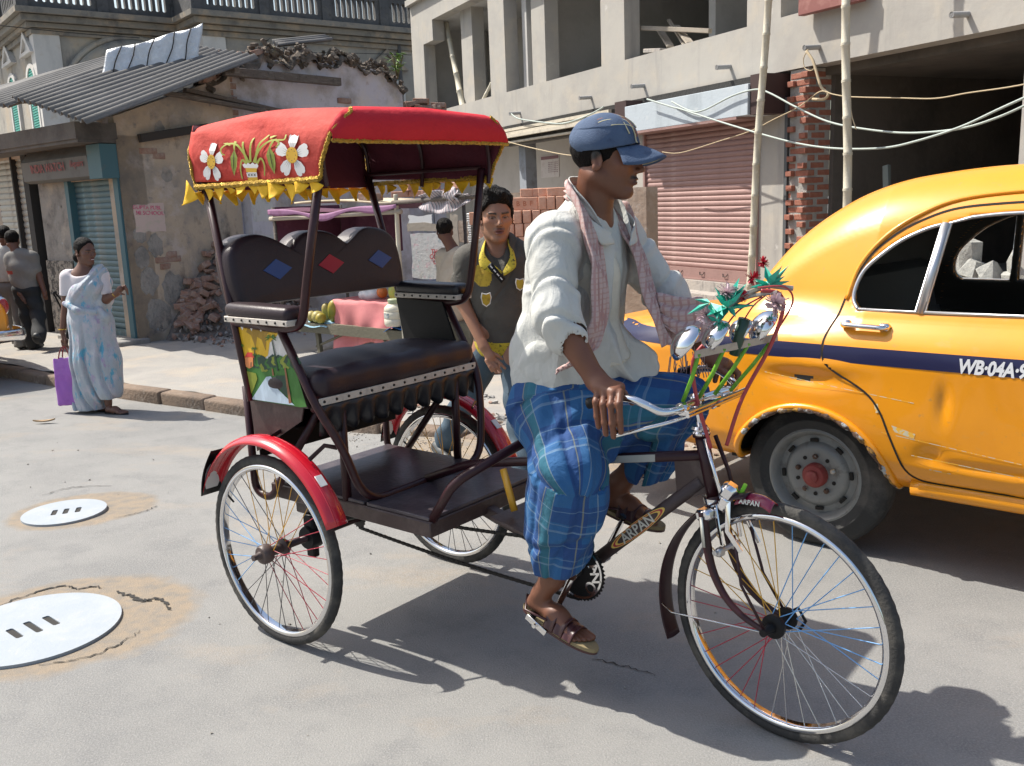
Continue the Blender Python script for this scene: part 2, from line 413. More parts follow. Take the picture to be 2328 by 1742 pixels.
def dusty_spots(m, spots, col, dark):
    """sandy fill where the road was dug up round the covers, and broken edges"""
    nt = m.node_tree; bs = nt.nodes['Principled BSDF']; co = nt.nodes.new('ShaderNodeTexCoord').outputs['Object']; c = bs.inputs['Base Color'].links[0].from_socket
    for (cx, cy, r, sx, ang) in spots:
        mp = nt.nodes.new('ShaderNodeMapping'); mp.vector_type = 'TEXTURE'; mp.inputs['Location'].default_value = (cx, cy, 0); mp.inputs['Rotation'].default_value = (0, 0, ang); mp.inputs['Scale'].default_value = (sx, 1, 1); nt.links.new(co, mp.inputs['Vector'])
        ln = nt.nodes.new('ShaderNodeVectorMath'); ln.operation = 'LENGTH'; nt.links.new(mp.outputs[0], ln.inputs[0])
        ad = nt.nodes.new('ShaderNodeMath'); ad.operation = 'MULTIPLY_ADD'; ad.inputs[1].default_value = .34 * r; nt.links.new(noise(nt, co, 5.5, 6, .62), ad.inputs[0]); nt.links.new(ln.outputs['Value'], ad.inputs[2])
        sand = mixc(nt, tuple(col), tuple(dark), ramp_mask(nt, noise(nt, co, 14, 6, .6), .42, .66))
        c = mixc(nt, sand, c, ramp_mask(nt, ad.outputs[0], r * 1.08, r * 1.20))
    nt.links.new(c, bs.inputs['Base Color'])
dusty_spots(m_road, [(-1.84, 3.50, .47, 1.15, .3), (-2.40, 4.97, .33, 1.2, .5), (.25, 5.9, .5, 2.4, -.4)], (.255, .205, .15), (.19, .17, .145))
KERB = np.array([(-22, 22.4), (-9, 12.65), (-5.57, 10.08), (-4.55, 9.28), (-3.62, 8.56), (-2.19, 7.60), (-.99, 6.72), (.1, 6.0)])
def kdist(x, y):
    d = np.array([.805, -.593]); n = np.array([-.593, -.805]); return ((np.array([x, y]) - np.array([-3.62, 8.56])) @ n)
def sst(a, b, x):
    t = min(max((x - a) / (b - a), 0), 1); return t * t * (3 - 2 * t)
def road_z(x, y):
    d = kdist(x, y); return -.105 * (1 - sst(0, 2.4, d)) * (1 - sst(-1.6, .2, x)) if d > -3 else -.105 * (1 - sst(-1.6, .2, x))
g = MB()
xs = np.concatenate([[-90, -40, -20], np.arange(-12, 6.1, .4), [10, 20, 45, 90]]); ys = np.concatenate([[-30, -10], np.arange(-2, 14, .4), [16, 22, 40, 90, 160]])
g.grid(lambda u, v: (u, v, road_z(u, v)), xs, ys)
tag(g.build('road', m_road, smooth=True), kind='structure')
g = MB()
kp = spline(KERB, 6)
inn = np.array([.593, .805, 0])
g.grid(lambda u, v: (*(kp[int(u)] + inn[:2] * (.14 + v)), .0 + .012 * math.sin(u * 1.7 + v * 3)), range(len(kp)), [0, .3, .8, 1.5, 3, 6, 14])
tag(g.build('pavement', m_pave, smooth=True), kind='structure')
g = MB()
dz = lambda x, y: .010 + .02 * (math.sin(x * 3.1) * math.sin(y * 2.7 + x)) + .014 * math.sin(7 * x + 5 * y)
def edge_y(x): return 6.02 - .32 * (x - .1) + .09 * math.sin(4 * x) + .05 * math.sin(11 * x)
g.grid(lambda u, v: (u, edge_y(u) + v, max(-.02 if v == 0 else .004, dz(u, v) * min(1, v * 3))), np.arange(.05, 9, .12), [0, .12, .3, .6, 1, 1.6, 2.4, 3.5, 5, 8, 12, 18])
tag(g.build('dirt_ground', m_dirt, smooth=True), kind='structure')
kerb = thing('kerb', (0, 0, 0), kind='structure')
seg = []; acc = 0; last = kp[0]
for i in range(1, len(kp)):
    acc += np.linalg.norm(kp[i] - kp[i - 1])
    if acc > .55 or i == len(kp) - 1:
        seg.append((last, kp[i])); last = kp[i]; acc = 0
for a, b in seg:
    if np.linalg.norm((a + b) / 2 - np.array([-3, 8])) > 9: n_ = 1
    L = np.linalg.norm(b - a); c = (a + b) / 2 + inn[:2] * .07
    w_ = MB().box((0, 0, 0), (L - .012, .155, .27), None, 0, .022, 2)
    v = w_.v[0]; v += .006 * np.sin(v * 37 + RND.random() * 9)[:, ::-1]
    link('kerbstone', w_.mesh('kerbstone', m_kerb, True), kerb, (c[0], c[1], -.130 + RND.uniform(-.014, .010)), (RND.uniform(-.03, .03), 0, math.atan2(b[1] - a[1], b[0] - a[0])))

# ------------------------------------------------------------------ manhole covers, litter on the road
m_cover = mat('pale_concrete', (.29, .325, .36), .75, 0, [((.35, .37, .39), 5, .45, .75), ((.36, .36, .36), 18, .6, .72), ((.40, .33, .26), 9, .66, .8)], (60, .12))
m_hole = mat('dark_hole', (.03, .028, .025), .95)
m_ring = mat('sandy_fill', (.40, .30, .205), .95, 0, [((.24, .215, .19), 9, .45, .7), ((.48, .40, .31), 26, .5, .7)], (60, .8))
def blob(n, r, amp, seed):
    q = random.Random(seed); ph = [q.uniform(0, 6.28) for _ in range(5)]
    return [(r * (1 + amp * sum(math.sin((k + 2) * a + ph[k]) / (k + 1.5) for k in range(5))) * math.cos(a), r * (1 + amp * sum(math.sin((k + 2) * a + ph[k]) / (k + 1.5) for k in range(5))) * math.sin(a)) for a in np.arange(n) * 2 * PI / n]
def manhole(c, r, ang, slots, lab):
    t = thing('manhole_cover', (c[0], c[1], road_z(*c) + .004), ang, lab, 'manhole cover', 'manhole covers in the road')
    loops = [[(r * math.cos(a), r * math.sin(a)) for a in np.arange(64) * 2 * PI / 64]]
    for (sxx, syy, ln) in slots: loops.append([(sxx - .014, syy - ln), (sxx - .009, syy - ln - .007), (sxx + .009, syy - ln - .007), (sxx + .014, syy - ln), (sxx + .014, syy + ln), (sxx + .009, syy + ln + .007), (sxx - .009, syy + ln + .007), (sxx - .014, syy + ln)])
    v, f = curve_mesh(loops, .018); b = MB(); b.add(v + np.array([0, 0, -.001]), f); b.build('plate', m_cover, t)
    b = MB()
    for (sxx, syy, ln) in slots: b.box((sxx, syy, .0025), (.033, 2 * ln + .01, .002))
    b.build('slot_bottom', m_hole, t)
def crack(pts, w, seed):
    q = random.Random(seed); P = spline([(*gp(*p)[:2], 0) for p in pts], 10); P = P + np.array([[q.gauss(0, .006), q.gauss(0, .006), 0] for _ in P]); b = MB(); v = []
    T = np.gradient(P, axis=0); T /= np.linalg.norm(T, axis=1)[:, None] + 1e-9
    for i, p in enumerate(P): ww = w * q.uniform(.3, 1.2) * math.sin(PI * (i + .3) / len(P)) ** .5; n = np.array([-T[i][1], T[i][0], 0]); v += [p + n * ww + UZ * (road_z(*p[:2]) + .0035), p - n * ww + UZ * (road_z(*p[:2]) + .0035)]
    b.add(v, [(2 * i, 2 * i + 1, 2 * i + 3, 2 * i + 2) for i in range(len(P) - 1)]); tag(b.build('road_crack', m_hole, None, None), kind='structure')
crack([('Y7', 0, 775), ('Y7', 120, 725), ('Y7', 340, 662), ('Y7', 430, 680), ('Y7', 520, 665), ('Y7', 560, 675)], .007, 1); crack([('Y7', 640, 690), ('Y7', 720, 715), ('Y7', 800, 745), ('Y7', 880, 735), ('Y7', 950, 795)], .013, 2); crack([('Y7', 200, 1105), ('Y7', 480, 1055), ('Y7', 660, 985), ('Y7', 770, 905)], .004, 3)
crack([('Y7', 230, 160), ('Y7', 400, 110), ('Y7', 620, 95)], .005, 4); crack([('Y7', 640, 280), ('Y7', 760, 255), ('Y7', 870, 210)], .004, 5); crack([('Y5', 800, 1300), ('Y5', 1000, 1345), ('Y5', 1270, 1420)], .004, 6)
manhole((-1.925, 3.445), .325, .85, [(-.07, 0, .05), (0, 0, .062), (.07, 0, .052)], 'large pale concrete manhole cover with three slots at the near left of the road')
manhole((-2.475, 4.90), .215, .3, [(-.05, 0, .04), (.008, 0, .04), (.07, 0, .038)], 'small worn manhole cover farther up the road in a sandy patch')
m_leaf = mat('dry_leaf', (.42, .30, .18), .8, 0, [((.25, .16, .09), 30, .4, .7)])
q = gp('Z4', 290, 1390, -.09); b = MB(); b.grid(lambda u, v: (u * .085, v * .028 * (1 - abs(u) ** 1.5) , .012 + .012 * u * u + .012 * abs(v)), np.linspace(-1, 1, 9), np.linspace(-1, 1, 5), .002)
tag(b.build('scrap_of_paper', m_leaf, loc=(q[0], q[1], road_z(q[0], q[1]) + .004), rot=(0, 0, .2)), 'dry brown scrap lying alone on the road near the woman', 'litter')
m_grit = mat('grit', (.34, .31, .27), .95, 0, [((.2, .18, .16), 40, .4, .6)])
b = MB(); q = random.Random(3)
for _ in range(520):
    if q.random() < .5: x = q.uniform(-1.6, .3) ; y = 6.72 - .7 * (x + 1) - abs(q.gauss(0, .25)); z = road_z(x, y)
    elif q.random() < .6: x = q.uniform(0, 3); y = edge_y(x) + q.uniform(-.25, 1.2); z = .01
    else: x = q.uniform(-6, 3); y = q.uniform(2.6, 7); z = road_z(x, y)
    s_ = q.uniform(.002, .0065); b.box((x, y, z + s_ * .5), (s_ * 2, s_ * 1.5, s_), Euler((q.random(), q.random(), q.random() * 3)))
tag(b.build('grit', m_grit, smooth=None), 'loose grit and crumbs of stone scattered on the road and dirt', 'grit', kind='stuff')

# ------------------------------------------------------------------ old building with the balustrade, far behind
OB = Frame(WORLD.Y('Z1', 205, 100, 27.0)[:2], math.radians(37.5))
m_old = mat('old_plaster', (.36, .33, .28), .9, 0, [((.20, .19, .18), .55, .45, .7), ((.44, .34, .23), .9, .52, .75), ((.11, .10, .10), 1.3, .56, .72, (1, 1, .35))], (9, .5))
m_oldw = mat('pale_old_plaster', (.55, .53, .50), .9, 0, [((.33, .32, .31), 1.2, .5, .8, (1, 1, .4)), ((.45, .38, .3), 2, .6, .8)], (9, .4))
m_black = mat('blackened_stone', (.085, .085, .088), .92, 0, [((.2, .19, .17), 2.5, .5, .75), ((.04, .04, .04), 5, .5, .7)], (14, .6))
m_mould = mat('mould_stained_cornice', (.22, .20, .17), .92, 0, [((.40, .30, .2), 1.4, .5, .7), ((.09, .09, .09), 2.2, .5, .75)], (14, .5))
m_teal = mat('teal_shutter_paint', (.04, .28, .23), .6, 0, [((.1, .5, .42), 20, .5, .7)])
m_brick = mat('red_brick', (.28, .105, .07), .9, 0, [((.36, .18, .12), 14, .45, .75), ((.25, .11, .08), 30, .55, .75), ((.42, .36, .32), 9, .66, .8)], (60, .35))
m_brickd = mat('dusty_brick', (.29, .165, .12), .92, 0, [((.36, .28, .235), 9, .42, .72), ((.16, .09, .07), 22, .55, .75), ((.34, .32, .30), 16, .58, .8)], (60, .5))
m_brickn = mat('new_orange_brick', (.56, .285, .19), .88, 0, [((.62, .38, .28), 9, .45, .72), ((.44, .19, .12), 30, .56, .75)], (70, .25))
m_moss = mat('mossy_rubble', (.09, .075, .06), .95, 0, [((.20, .15, .115), 8, .45, .7), ((.07, .1, .04), 4, .6, .75)], (20, .8))
oldb = thing('balustraded_building', OB.w(0, 0), OB.a, 'old weathered mansion with a balustraded roof parapet behind the low shop', 'building')
BW = 24.0
zc = OB.Y('Z1', 250, 70)[2]; zb0 = zc - .25
bay0 = OB.Y('Z1', 1180, 165)[0]; bayd = 1.6
b = MB()
b.bb((0, 0, -.2), (bay0, 9, zc)); b.bb((bay0, -bayd, -.2), (BW, 9, zc)); b.build('wall', m_old, oldb)
b = MB()                                                                                # stepped cornice
for i, (dz_, pr_, h_) in enumerate([(-.62, .10, .14), (-.46, .22, .12), (-.32, .36, .16), (-.14, .5, .15)]):
    b.bb((-pr_, -pr_, zc + dz_), (bay0 - pr_, 9.2, zc + dz_ + h_)); b.bb((bay0 - pr_ + .002, -bayd - pr_, zc + dz_ + .001), (BW, 9, zc + dz_ + h_ + .002))
b.build('cornice', m_mould, oldb)
def parapet(p0, p1, nslots):
    L = math.hypot(p1[0] - p0[0], p1[1] - p0[1]); h_ = .95; loops = [[(0, 0), (L, 0), (L, h_), (0, h_)]]
    per = 1.95; k = int(L / per)
    for i in range(k):
        x0 = (i + .14) * L / k; w_ = L / k * .74
        for j in range(8):
            c = x0 + (j + .5) * w_ / 8; r = .055
            loops.append([(c + r * math.cos(a), (.70 if math.sin(a) > 0 else .22) + r * math.sin(a)) for a in np.linspace(PI, -PI, 12, endpoint=False)])
    v, f = curve_mesh(loops, .16); b = MB(); b.add(v, f, 0, basis((p0[0], p0[1], zc), (p1[0] - p0[0], p1[1] - p0[1], 0), (0, 0, 1)))
    d = np.array([p1[0] - p0[0], p1[1] - p0[1]]) / L
    b.box(((p0[0] + p1[0]) / 2, (p0[1] + p1[1]) / 2, zc + h_ + .07), (L + .3, .34, .13), Euler((0, 0, math.atan2(d[1], d[0]))))
    for i in range(k + 1):
        b.box((p0[0] + d[0] * i * L / k, p0[1] + d[1] * i * L / k, zc + .5), (.30, .27, 1.02), Euler((0, 0, math.atan2(d[1], d[0]))))
    b.build('balustrade', m_black, oldb)
parapet((-.3, -.3), (bay0 - .3, -.3), 0); parapet((bay0 - .3, -bayd - .3), (BW, -bayd - .3), 0); parapet((-.3, 9), (-.3, -.3), 0); parapet((bay0 - .3, -.3), (bay0 - .3, -bayd - .3), 0)
b = MB(); b.bb((-.06, -.06, -.2), (.62, .4, zc - .62)); b.bb((bay0 - .06, -bayd - .06, -.2), (bay0 + .6, -bayd + .3, zc - .62)); b.build('corner_pilaster', m_oldw, oldb)
def old_window(c, z0, w, h, face):
    """arched window in the left wall (face x) or the front (face y)"""
    M = basis((-.02, c, z0), (0, -1, 0), (0, 0, 1)) if face == 'x' else basis((c, (-bayd if c > bay0 else 0) - .02, z0), (1, 0, 0), (0, 0, 1))
    arc = [(w / 2 * math.cos(a), h - w / 2 + w / 2 * math.sin(a)) for a in np.linspace(0, PI, 11)]
    o = MB(); ob = [(-w / 2 - .16, 0), (w / 2 + .16, 0)] + [(p[0] * (1 + .32 / w), p[1] + .12) for p in arc]
    v, f = curve_mesh([ob, [(-w / 2, .06), (w / 2, .06)] + arc], .12); o.add(v, f, 0, M); win = o.build('window', m_oldw, oldb)
    s_ = MB(); v, f = curve_mesh([[(-w / 2, .06), (w / 2, .06)] + arc], .03); s_.add(v, f, 0, M @ np.array(Matrix.Translation((0, 0, .0))));
    for i in range(int(h / .07)): s_.box((0, 0, 0), (w * .44, .05, .035), None) if False else s_.add(*bev_boxM((w * .86, .045, .04), (0, .1 + i * .07, .02)), 0, M)
    s_.build('louvred_shutter', m_teal, win)
    p = MB(); pw = w + .62
    v, f = curve_mesh([[(-pw / 2, h + .34), (pw / 2, h + .34), (0, h + .98)], [(-pw / 2 + .3, h + .43), (0, h + .80), (pw / 2 - .3, h + .43)]], .26); p.add(v, f, 0, M)
    p.prism([(-pw / 2 + .2, h + .37), (pw / 2 - .2, h + .37), (0, h + .85)], .05, M); p.build('pediment', m_oldw if face == 'x' else m_mould, oldb)
def bev_boxM(d, c):
    v, f = bev_box(d, min(d) * .12); return v + np.array(c), f
for k, x, y0, y1 in (('Z1', 85, 500, 700), ('Z1', 207, 440, 660)):
    t_ = OB.X(k, x, y0); old_window(t_[1], t_[2] - 2.0, .85, 2.0, 'x')
for k, x, y in (('Z1', 1735, 250), ('Z2', 270, 320)):
    t_ = OB.Y(k, x, y, -bayd); old_window(t_[0], t_[2] - .98 - 2.1, .95, 2.1, 'y')
c0 = OB.Y('Z1', 600, 560); b = MB()
for rr, dd, tt_ in ((2.1, .14, .10), (1.8, .3, .26)):
    b.tube([(c0[0] + 1.2 + rr * math.cos(a), -.05, c0[2] - .7 + rr * math.sin(a)) for a in np.linspace(.05, PI - .05, 25)], tt_, 6)
b.build('arch_moulding', m_old, oldb, True)
for k, x, y0, y1 in (('Z1', 1915, 160, 300), ('Z2', 355, 240, 420)):
    p0 = OB.Y(k, x, y0, -bayd - .08); b = MB(); b.tube([(p0[0], -bayd - .1, p0[2]), (p0[0], -bayd - .1, 0)], .06, 8); b.build('drainpipe', m_black, oldb)
b = MB(); p0 = OB.Y('Z2', 345, 0, -bayd); b.tube([(p0[0], -bayd, zc + .9), (p0[0], -bayd, zc + 3)], .03, 6); b.build('roof_rod', m_black, oldb)
# ------------------------------------------------------------------ low corner shop: shuttered front, corrugated roof, half-ruined side wall
SH = Frame((-4.64, 11.61), math.radians(-40.5))
m_plA = mat('stained_beige_plaster', (.46, .37, .28), .92, 0, [((.27, .25, .225), 1.7, .44, .66), ((.52, .45, .42), 2.6, .52, .7), ((.10, .085, .075), 2.3, .60, .72, (1, 1, .5)), ((.24, .22, .21), 7, .58, .7), ((.36, .38, .52), 5, .68, .8)], (16, .55))
m_plB = mat('peeling_lavender_plaster', (.55, .53, .58), .92, 0, [((.33, .30, .28), 1.8, .46, .64), ((.62, .55, .46), 1.1, .52, .75), ((.33, .22, .17), 6, .66, .8), ((.2, .19, .18), 9, .68, .8)], (14, .6))
m_stone = mat('pebbled_dado', (.30, .27, .23), .95, 0, [((.07, .065, .06), 14, .45, .55), ((.46, .42, .36), 22, .55, .7)], (26, 1.0))
m_slab = mat('dark_slab', (.115, .108, .10), .92, 0, [((.05, .045, .045), 2, .45, .7), ((.17, .15, .13), 4, .6, .8)], (12, .4))  # dark tone over the whole slab, mottled darker and lighter
m_shutter = mat('blue_grey_shutter', (.10, .165, .185), .55, .25, [((.28, .26, .22), 3, .52, .8, (1, 1, .5)), ((.20, .33, .36), 7, .55, .8)], (40, .15))
m_frame = mat('teal_steel_frame', (.045, .125, .155), .55, 0, [((.12, .12, .12), 5, .6, .8)], (20, .1))
m_shutg = mat('grey_slat_shutter', (.40, .39, .35), .55, .3, [((.2, .18, .15), 4, .55, .8)], None)
m_corr = mat('corrugated_sheet', (.115, .11, .105), .8, .0, [((.19, .18, .17), 3, .5, .75, (1, .2, 1)), ((.07, .065, .06), 6, .58, .8)], (30, .15))
m_tarp = mat('silver_tarpaulin', (.60, .61, .62), .45, .25, [((.72, .73, .74), 16, .5, .7), ((.42, .42, .43), 5, .6, .8)], (24, .8))
m_wood = mat('grey_timber', (.115, .095, .08), .85, 0, [((.26, .235, .20), 7, .52, .8, (1, 1, 8)), ((.05, .04, .035), 16, .55, .75)], (30, .4))
m_red = mat('red_lettering', (.45, .05, .06), .8)
m_white = mat('white_paint', (.70, .70, .69), .7, 0, [((.5, .49, .46), 9, .55, .75)])
m_poster = mat('torn_poster_paper', (.56, .56, .55), .85, 0, [((.60, .40, .44), 9, .56, .66), ((.32, .40, .42), 11, .58, .7), ((.38, .33, .28), 6, .55, .75), ((.1, .1, .1), 23, .66, .74)], (30, .3))
m_pink = mat('magenta_poster_ink', (.58, .12, .22), .85, 0, [((.55, .40, .36), 40, .5, .65)])
shop = thing('corner_shop', SH.w(0, 0), SH.a, 'low dilapidated corner shop with teal shutter, corrugated roof and half-ruined side wall', 'building')
SX0, SX1, PX0, S2X0 = -1.33, -.14, -2.26, -3.6
b = MB()
b.bb((-.03, .0, -.1), (0, .32, 2.52)); b.bb((-1.46, .02, 2.02), (-.03, .30, 2.52))
b.bb((-9, .1, -.1), (-3.8, .3, 2.6)); b.build('front_wall', m_plA, shop)
m_plC = mat('grimy_grey_plaster', (.30, .28, .255), .93, 0, [((.17, .16, .15), 3.2, .46, .62), ((.42, .36, .30), 2.2, .54, .68), ((.36, .42, .46), 6, .64, .72), ((.40, .22, .19), 9, .67, .75), ((.08, .075, .07), 5, .63, .72)], (26, .9))
b = MB(); b.bb((PX0, 0, 1.0), (-1.43, .30, 2.52)); b.build('pillar_face', m_plC, shop)
b = MB(); b.bb((PX0, -.03, -.1), (-1.46, .30, 1.0)); b.build('dado', m_stone, shop)
# side wall with a broken top, in two plasters
q = random.Random(5)
def topz(y):
    base = np.interp(y, [0, .06, 1.45, 1.62, 2.15, 3.6, 4.2, 4.8], [2.74, 2.76, 3.25, 3.36, 3.55, 3.66, 3.60, 3.40]); return base + .05 * math.sin(9 * y) * (y > 1.6) + .03 * math.sin(23 * y + 1) * (y > 1.6)
def side_wall(y0, y1, x0, x1, m, nm):
    ys = np.arange(y0, y1 + .001, (y1 - y0) / max(2, int((y1 - y0) / .08)))
    poly = [(y0, -.1), (y1, -.1)] + [(y, topz(y)) for y in ys[::-1]]
    b = MB(); b.prism(poly, x1 - x0, basis((x0, 0, 0), (0, 1, 0), (0, 0, 1))); return b.build(nm, m, shop)
side_wall(.0, 1.66, -.30, 0.0, m_plA, 'side_wall'); side_wall(1.66, 4.8, -.30, -.03, m_plB, 'peeling_wall')
b = MB()
b.grid(lambda u, v: (-.15 + .20 * math.cos(v) * (1 + .2 * math.sin(13 * u)), u, topz(u) - .06 + (.12 + .05 * math.sin(7 * u) + .03 * math.sin(19 * u + 2)) * math.sin(v) * (1.15 if u < 3.2 else .75)), np.arange(1.3, 4.86, .05), np.linspace(0, PI, 9))
for i in range(700):                                             # ragged coping of broken masonry
    y = q.uniform(1.3, 4.8); s_ = q.uniform(.015, .065); b.box((-.15 + q.uniform(-.2, .2), y, topz(y) + q.uniform(-.08, .15) * (1.2 if y < 3 else .8)), (s_ * 1.7, s_ * 1.2, s_ * .8), Euler((q.random(), q.random(), q.random() * 3)), 0, s_ * .12)
tag(b.build('rubble_coping', m_moss, shop, None), kind='stuff')
brs = [MB().box((0, 0, 0), (.24, .115, .075), None, 0, .006).mesh('brick', m_brickd, None)]
for i in range(9):                                               # bricks bared at the corner and along the broken top
    link('brick', brs[0], shop, (-.085 + .01 * (i % 2), 1.60 + .05 * (i % 2), 2.60 + i * .085), (0, 0, PI / 2 + q.uniform(-.08, .08)))
for i in range(14): link('brick', brs[0], shop, (-.12 + q.uniform(-.1, .1), 1.35 + .06 * i, topz(1.35 + .06 * i) + .05 + .05 * (i % 3)), (q.uniform(-.2, .2), q.uniform(-.3, .3), PI / 2 + q.uniform(-.5, .5)))
for (y, z) in ((.52, 1.06), (.57, 1.0), (.45, 1.0), (.5, .92), (.40, 2.34), (.5, 2.28), (1.25, .55), (2.9, 2.9), (3.6, 3.1)):
    link('brick', brs[0], shop, (-.052, y, z), (q.uniform(-.1, .1), 0, PI / 2 + q.uniform(-.2, .2)))
# pilaster with torn posters
b = MB(); b.bb((-.05, 1.70, -.1), (.16, 2.10, 2.7)); b.build('pilaster', m_plB, shop)
def sheet(name, M, w, h, m, parent, cutn=3, seed=0, t=.003):
    r_ = random.Random(seed); pts = []
    for (a, c) in (((0, 0), (w, 0)), ((w, 0), (w, h)), ((w, h), (0, h)), ((0, h), (0, 0))):
        for i in range(cutn): f_ = i / cutn; pts.append((a[0] + (c[0] - a[0]) * f_ + r_.uniform(-1, 1) * .012, a[1] + (c[1] - a[1]) * f_ + r_.uniform(-1, 1) * .012))
    b = MB(); b.prism(pts, t, M); return b.build(name, m, parent)
b = MB(); rq = random.Random(12)
for (y, z, r_) in ((.22, .75, .16), (.55, .62, .20), (.36, 1.18, .13), (.16, 1.05, .12), (.75, .35, .22), (.30, .32, .2), (.62, 2.05, .09), (.58, 2.62, .08), (1.1, 2.3, .07), (.17, 1.33, .10)): b.prism([(r_ * (.7 + .3 * rq.random()) * math.cos(a), 1.25 * r_ * (.7 + .3 * rq.random()) * math.sin(a)) for a in np.arange(0, 6.2, .35)], .006, basis((-.003, y, z), (0, 1, 0), (0, 0, 1)))
b.build('bared_render', m_plC, shop, None)
sheet('poster', basis((.162, 1.72, 1.42), (0, 1, 0), (0, 0, 1)), .33, .42, m_poster, shop, 6, 1); sheet('poster', basis((.162, 1.71, .86), (0, 1, 0), (0, 0, 1)), .36, .38, m_poster, shop, 6, 2)
sheet('poster', basis((.001, .12, 1.36), (0, 1, 0), (0, 0, 1)), .40, .34, mat('pinkish_poster', (.56, .44, .40), .85, 0, [((.50, .43, .36), 9, .5, .6)], None), shop, 7, 3)
b = MB()
for i, (tx, sz) in enumerate((('GUPTA PUBL', .066), ('MI SCHOOL', .07))):
    v, f = text_mesh(tx, sz, .003, 0, .0012); b.add(v, f, 0, basis((.006, .30 + .03 * i, 1.655 - .068 * i), (0, 1, -.05), (0, 0, 1)))
b.build('poster_lettering', m_pink, shop, None)
# recessed roller shutter, frame, box with the painted name
b = MB(); b.bb((-1.43, -.03, 0.02), (SX0, .12, 2.03)); b.bb((SX1, -.03, .02), (-.03, .12, 2.03)); fr = b.build('shutter_frame', m_frame, shop)
sl = MB()
def slat_mesh(w, h, m, r=.5):
    pr = [(0, 0), (-.010, h * .12), (-.017, h * .5), (-.010, h * .88), (0, h * .985)]
    b = MB(); b.add([(x, p[0], p[1]) for x in (0, w) for p in pr] , [(i, i + 1, i + 6, i + 5) for i in range(4)]); return b.mesh('slat', m, True)
shut = thing('roller_shutter', (0, 0, 0)); shut.parent = shop
sm = slat_mesh(SX1 - SX0, .075, m_shutter)
for i in range(26): link('slat', sm, shut, (SX0, .07, .14 + i * .0725))
b = MB(); b.bb((SX0, .075, .02), (SX1, .10, 2.02)); b.bb((SX0, .03, .02), (SX1, .075, .14)); b.build('bottom_bar', m_shutter, shut)
b = MB(); b.prism([(-.20, 2.06), (-.22, 2.30), (-.10, 2.44), (.05, 2.44), (.05, 2.03), (-.13, 2.03)], 1.86, np.array([[0, 0, 1, -2.20], [1, 0, 0, 0], [0, 1, 0, 0], [0, 0, 0, 1]]))
hd = b.build('shutter_box', mat('grey_shutter_box', (.13, .13, .125), .7, 0, [((.08, .075, .07), 4, .5, .75)]), shop)
b = MB(); b.bb((-.335, -.215, 2.02), (-.01, .03, 2.42)); b.build('shutter_box_end', m_frame, hd)
b = MB(); v, f = text_mesh('INDIA WATCH', .15, .004, 0, .002, .95); b.add(v, f, 0, basis((-1.42, -.226, 2.20), (1, 0, 0), (0, -.1, 1))); v, f = text_mesh('Repairs', .12, .004, .3); b.add(v, f, 0, basis((-.62, -.226, 2.22), (1, 0, 0), (0, -.1, 1)))
b.build('lettering', mat('faded_red_lettering', (.30, .10, .10), .85, 0, [((.2, .17, .16), 20, .5, .65)]), hd, None)
# doors farther left, step, slab, roof
m_dark = mat('dark_interior', (.045, .04, .036), .95)
b = MB(); b.bb((-2.56, -.06, -.05), (-2.40, .2, 2.5)); b.bb((-3.02, -.02, 0), (-2.98, .2, 2.5)); b.build('door_post', mat('black_post', (.03, .028, .027), .8), shop)
sh2 = thing('roller_shutter', (0, 0, 0)); sh2.parent = shop
for x0, x1 in ((-2.98, -2.56), (-3.7, -3.02)):
    sm = slat_mesh(x1 - x0, .085, m_shutg)
    for i in range(28): link('slat', sm, sh2, (x0, .06, .1 + i * .084))
b = MB(); b.bb((-3.8, .09, 0), (-2.5, .14, 2.5)); b.build('shutter_back', m_dark, sh2)
b = MB(); b.bb((PX0 - .3, -.02, 0), (-2.41, .28, 2.5)); b.bb((-9, -.0, 2.4), (-2.4, .3, 2.6)); b.build('door_pier', m_plA, shop)
b = MB(); b.bb((-1.55, -.32, -.06), (.10, .10, .055), 0, .015); b.build('door_step', mat('grey_step', (.26, .25, .235), .9, 0, [((.18, .17, .16), 9, .5, .7)]), shop)
b = MB(); b.bb((-9.2, -.50, 2.47), (.04, .0, 2.66)); b.bb((-9.2, -.48, 2.43), (.03, -.02, 2.47)); b.build('awning_slab', m_slab, shop)
def corr(x0, x1, y0, z0, y1, z1, seed, mm, nm, tilt=0.0, up=0.0):
    q2 = random.Random(seed); b = MB(); nx = int((x1 - x0) / .0135)
    L = np.linalg.norm([y1 - y0, z1 - z0]); ny_ = np.array([-(z1 - z0), y1 - y0]) / L
    def fn(u, v):
        x = x0 + (x1 - x0) * u; hgt = .030 * math.sin(2 * PI * (x - x0) / .150) + .012 * math.sin(3 * v + 5 * u); return (x, y0 + (y1 - y0) * v + ny_[0] * hgt, z0 + (z1 - z0) * v + ny_[1] * hgt + up + tilt * (x1 - x))
    b.grid(fn, np.linspace(0, 1, nx), np.linspace(0, 1, 7), .004); return b.build(nm, mm, shop, True)
ra = SH.X('Z1', 550, 780, .75); rb = SH.X('Z1', 1668, 370, .75)
sl_ = (rb[2] - ra[2]) / (rb[1] - ra[1])
zz = lambda y: ra[2] + (y - ra[1]) * sl_
corr(-1.0, .75, ra[1], zz(ra[1]), rb[1], zz(rb[1]), 1, m_corr, 'roof_sheet', .23); corr(-2.3, -.95, ra[1] - .08, zz(ra[1] - .08) - .02, rb[1] - .1, zz(rb[1] - .1) - .02, 2, m_corr, 'roof_sheet', .09, .37); corr(-3.7, -2.2, ra[1] + .0, zz(ra[1]) - .05, rb[1] - .2, zz(rb[1] - .2) - .05, 3, m_corr, 'roof_sheet', .0, .48); corr(-9, -3.6, ra[1], zz(ra[1]) - .07, rb[1], zz(rb[1]) - .07, 4, m_corr, 'roof_sheet', .0, .50)
b = MB()
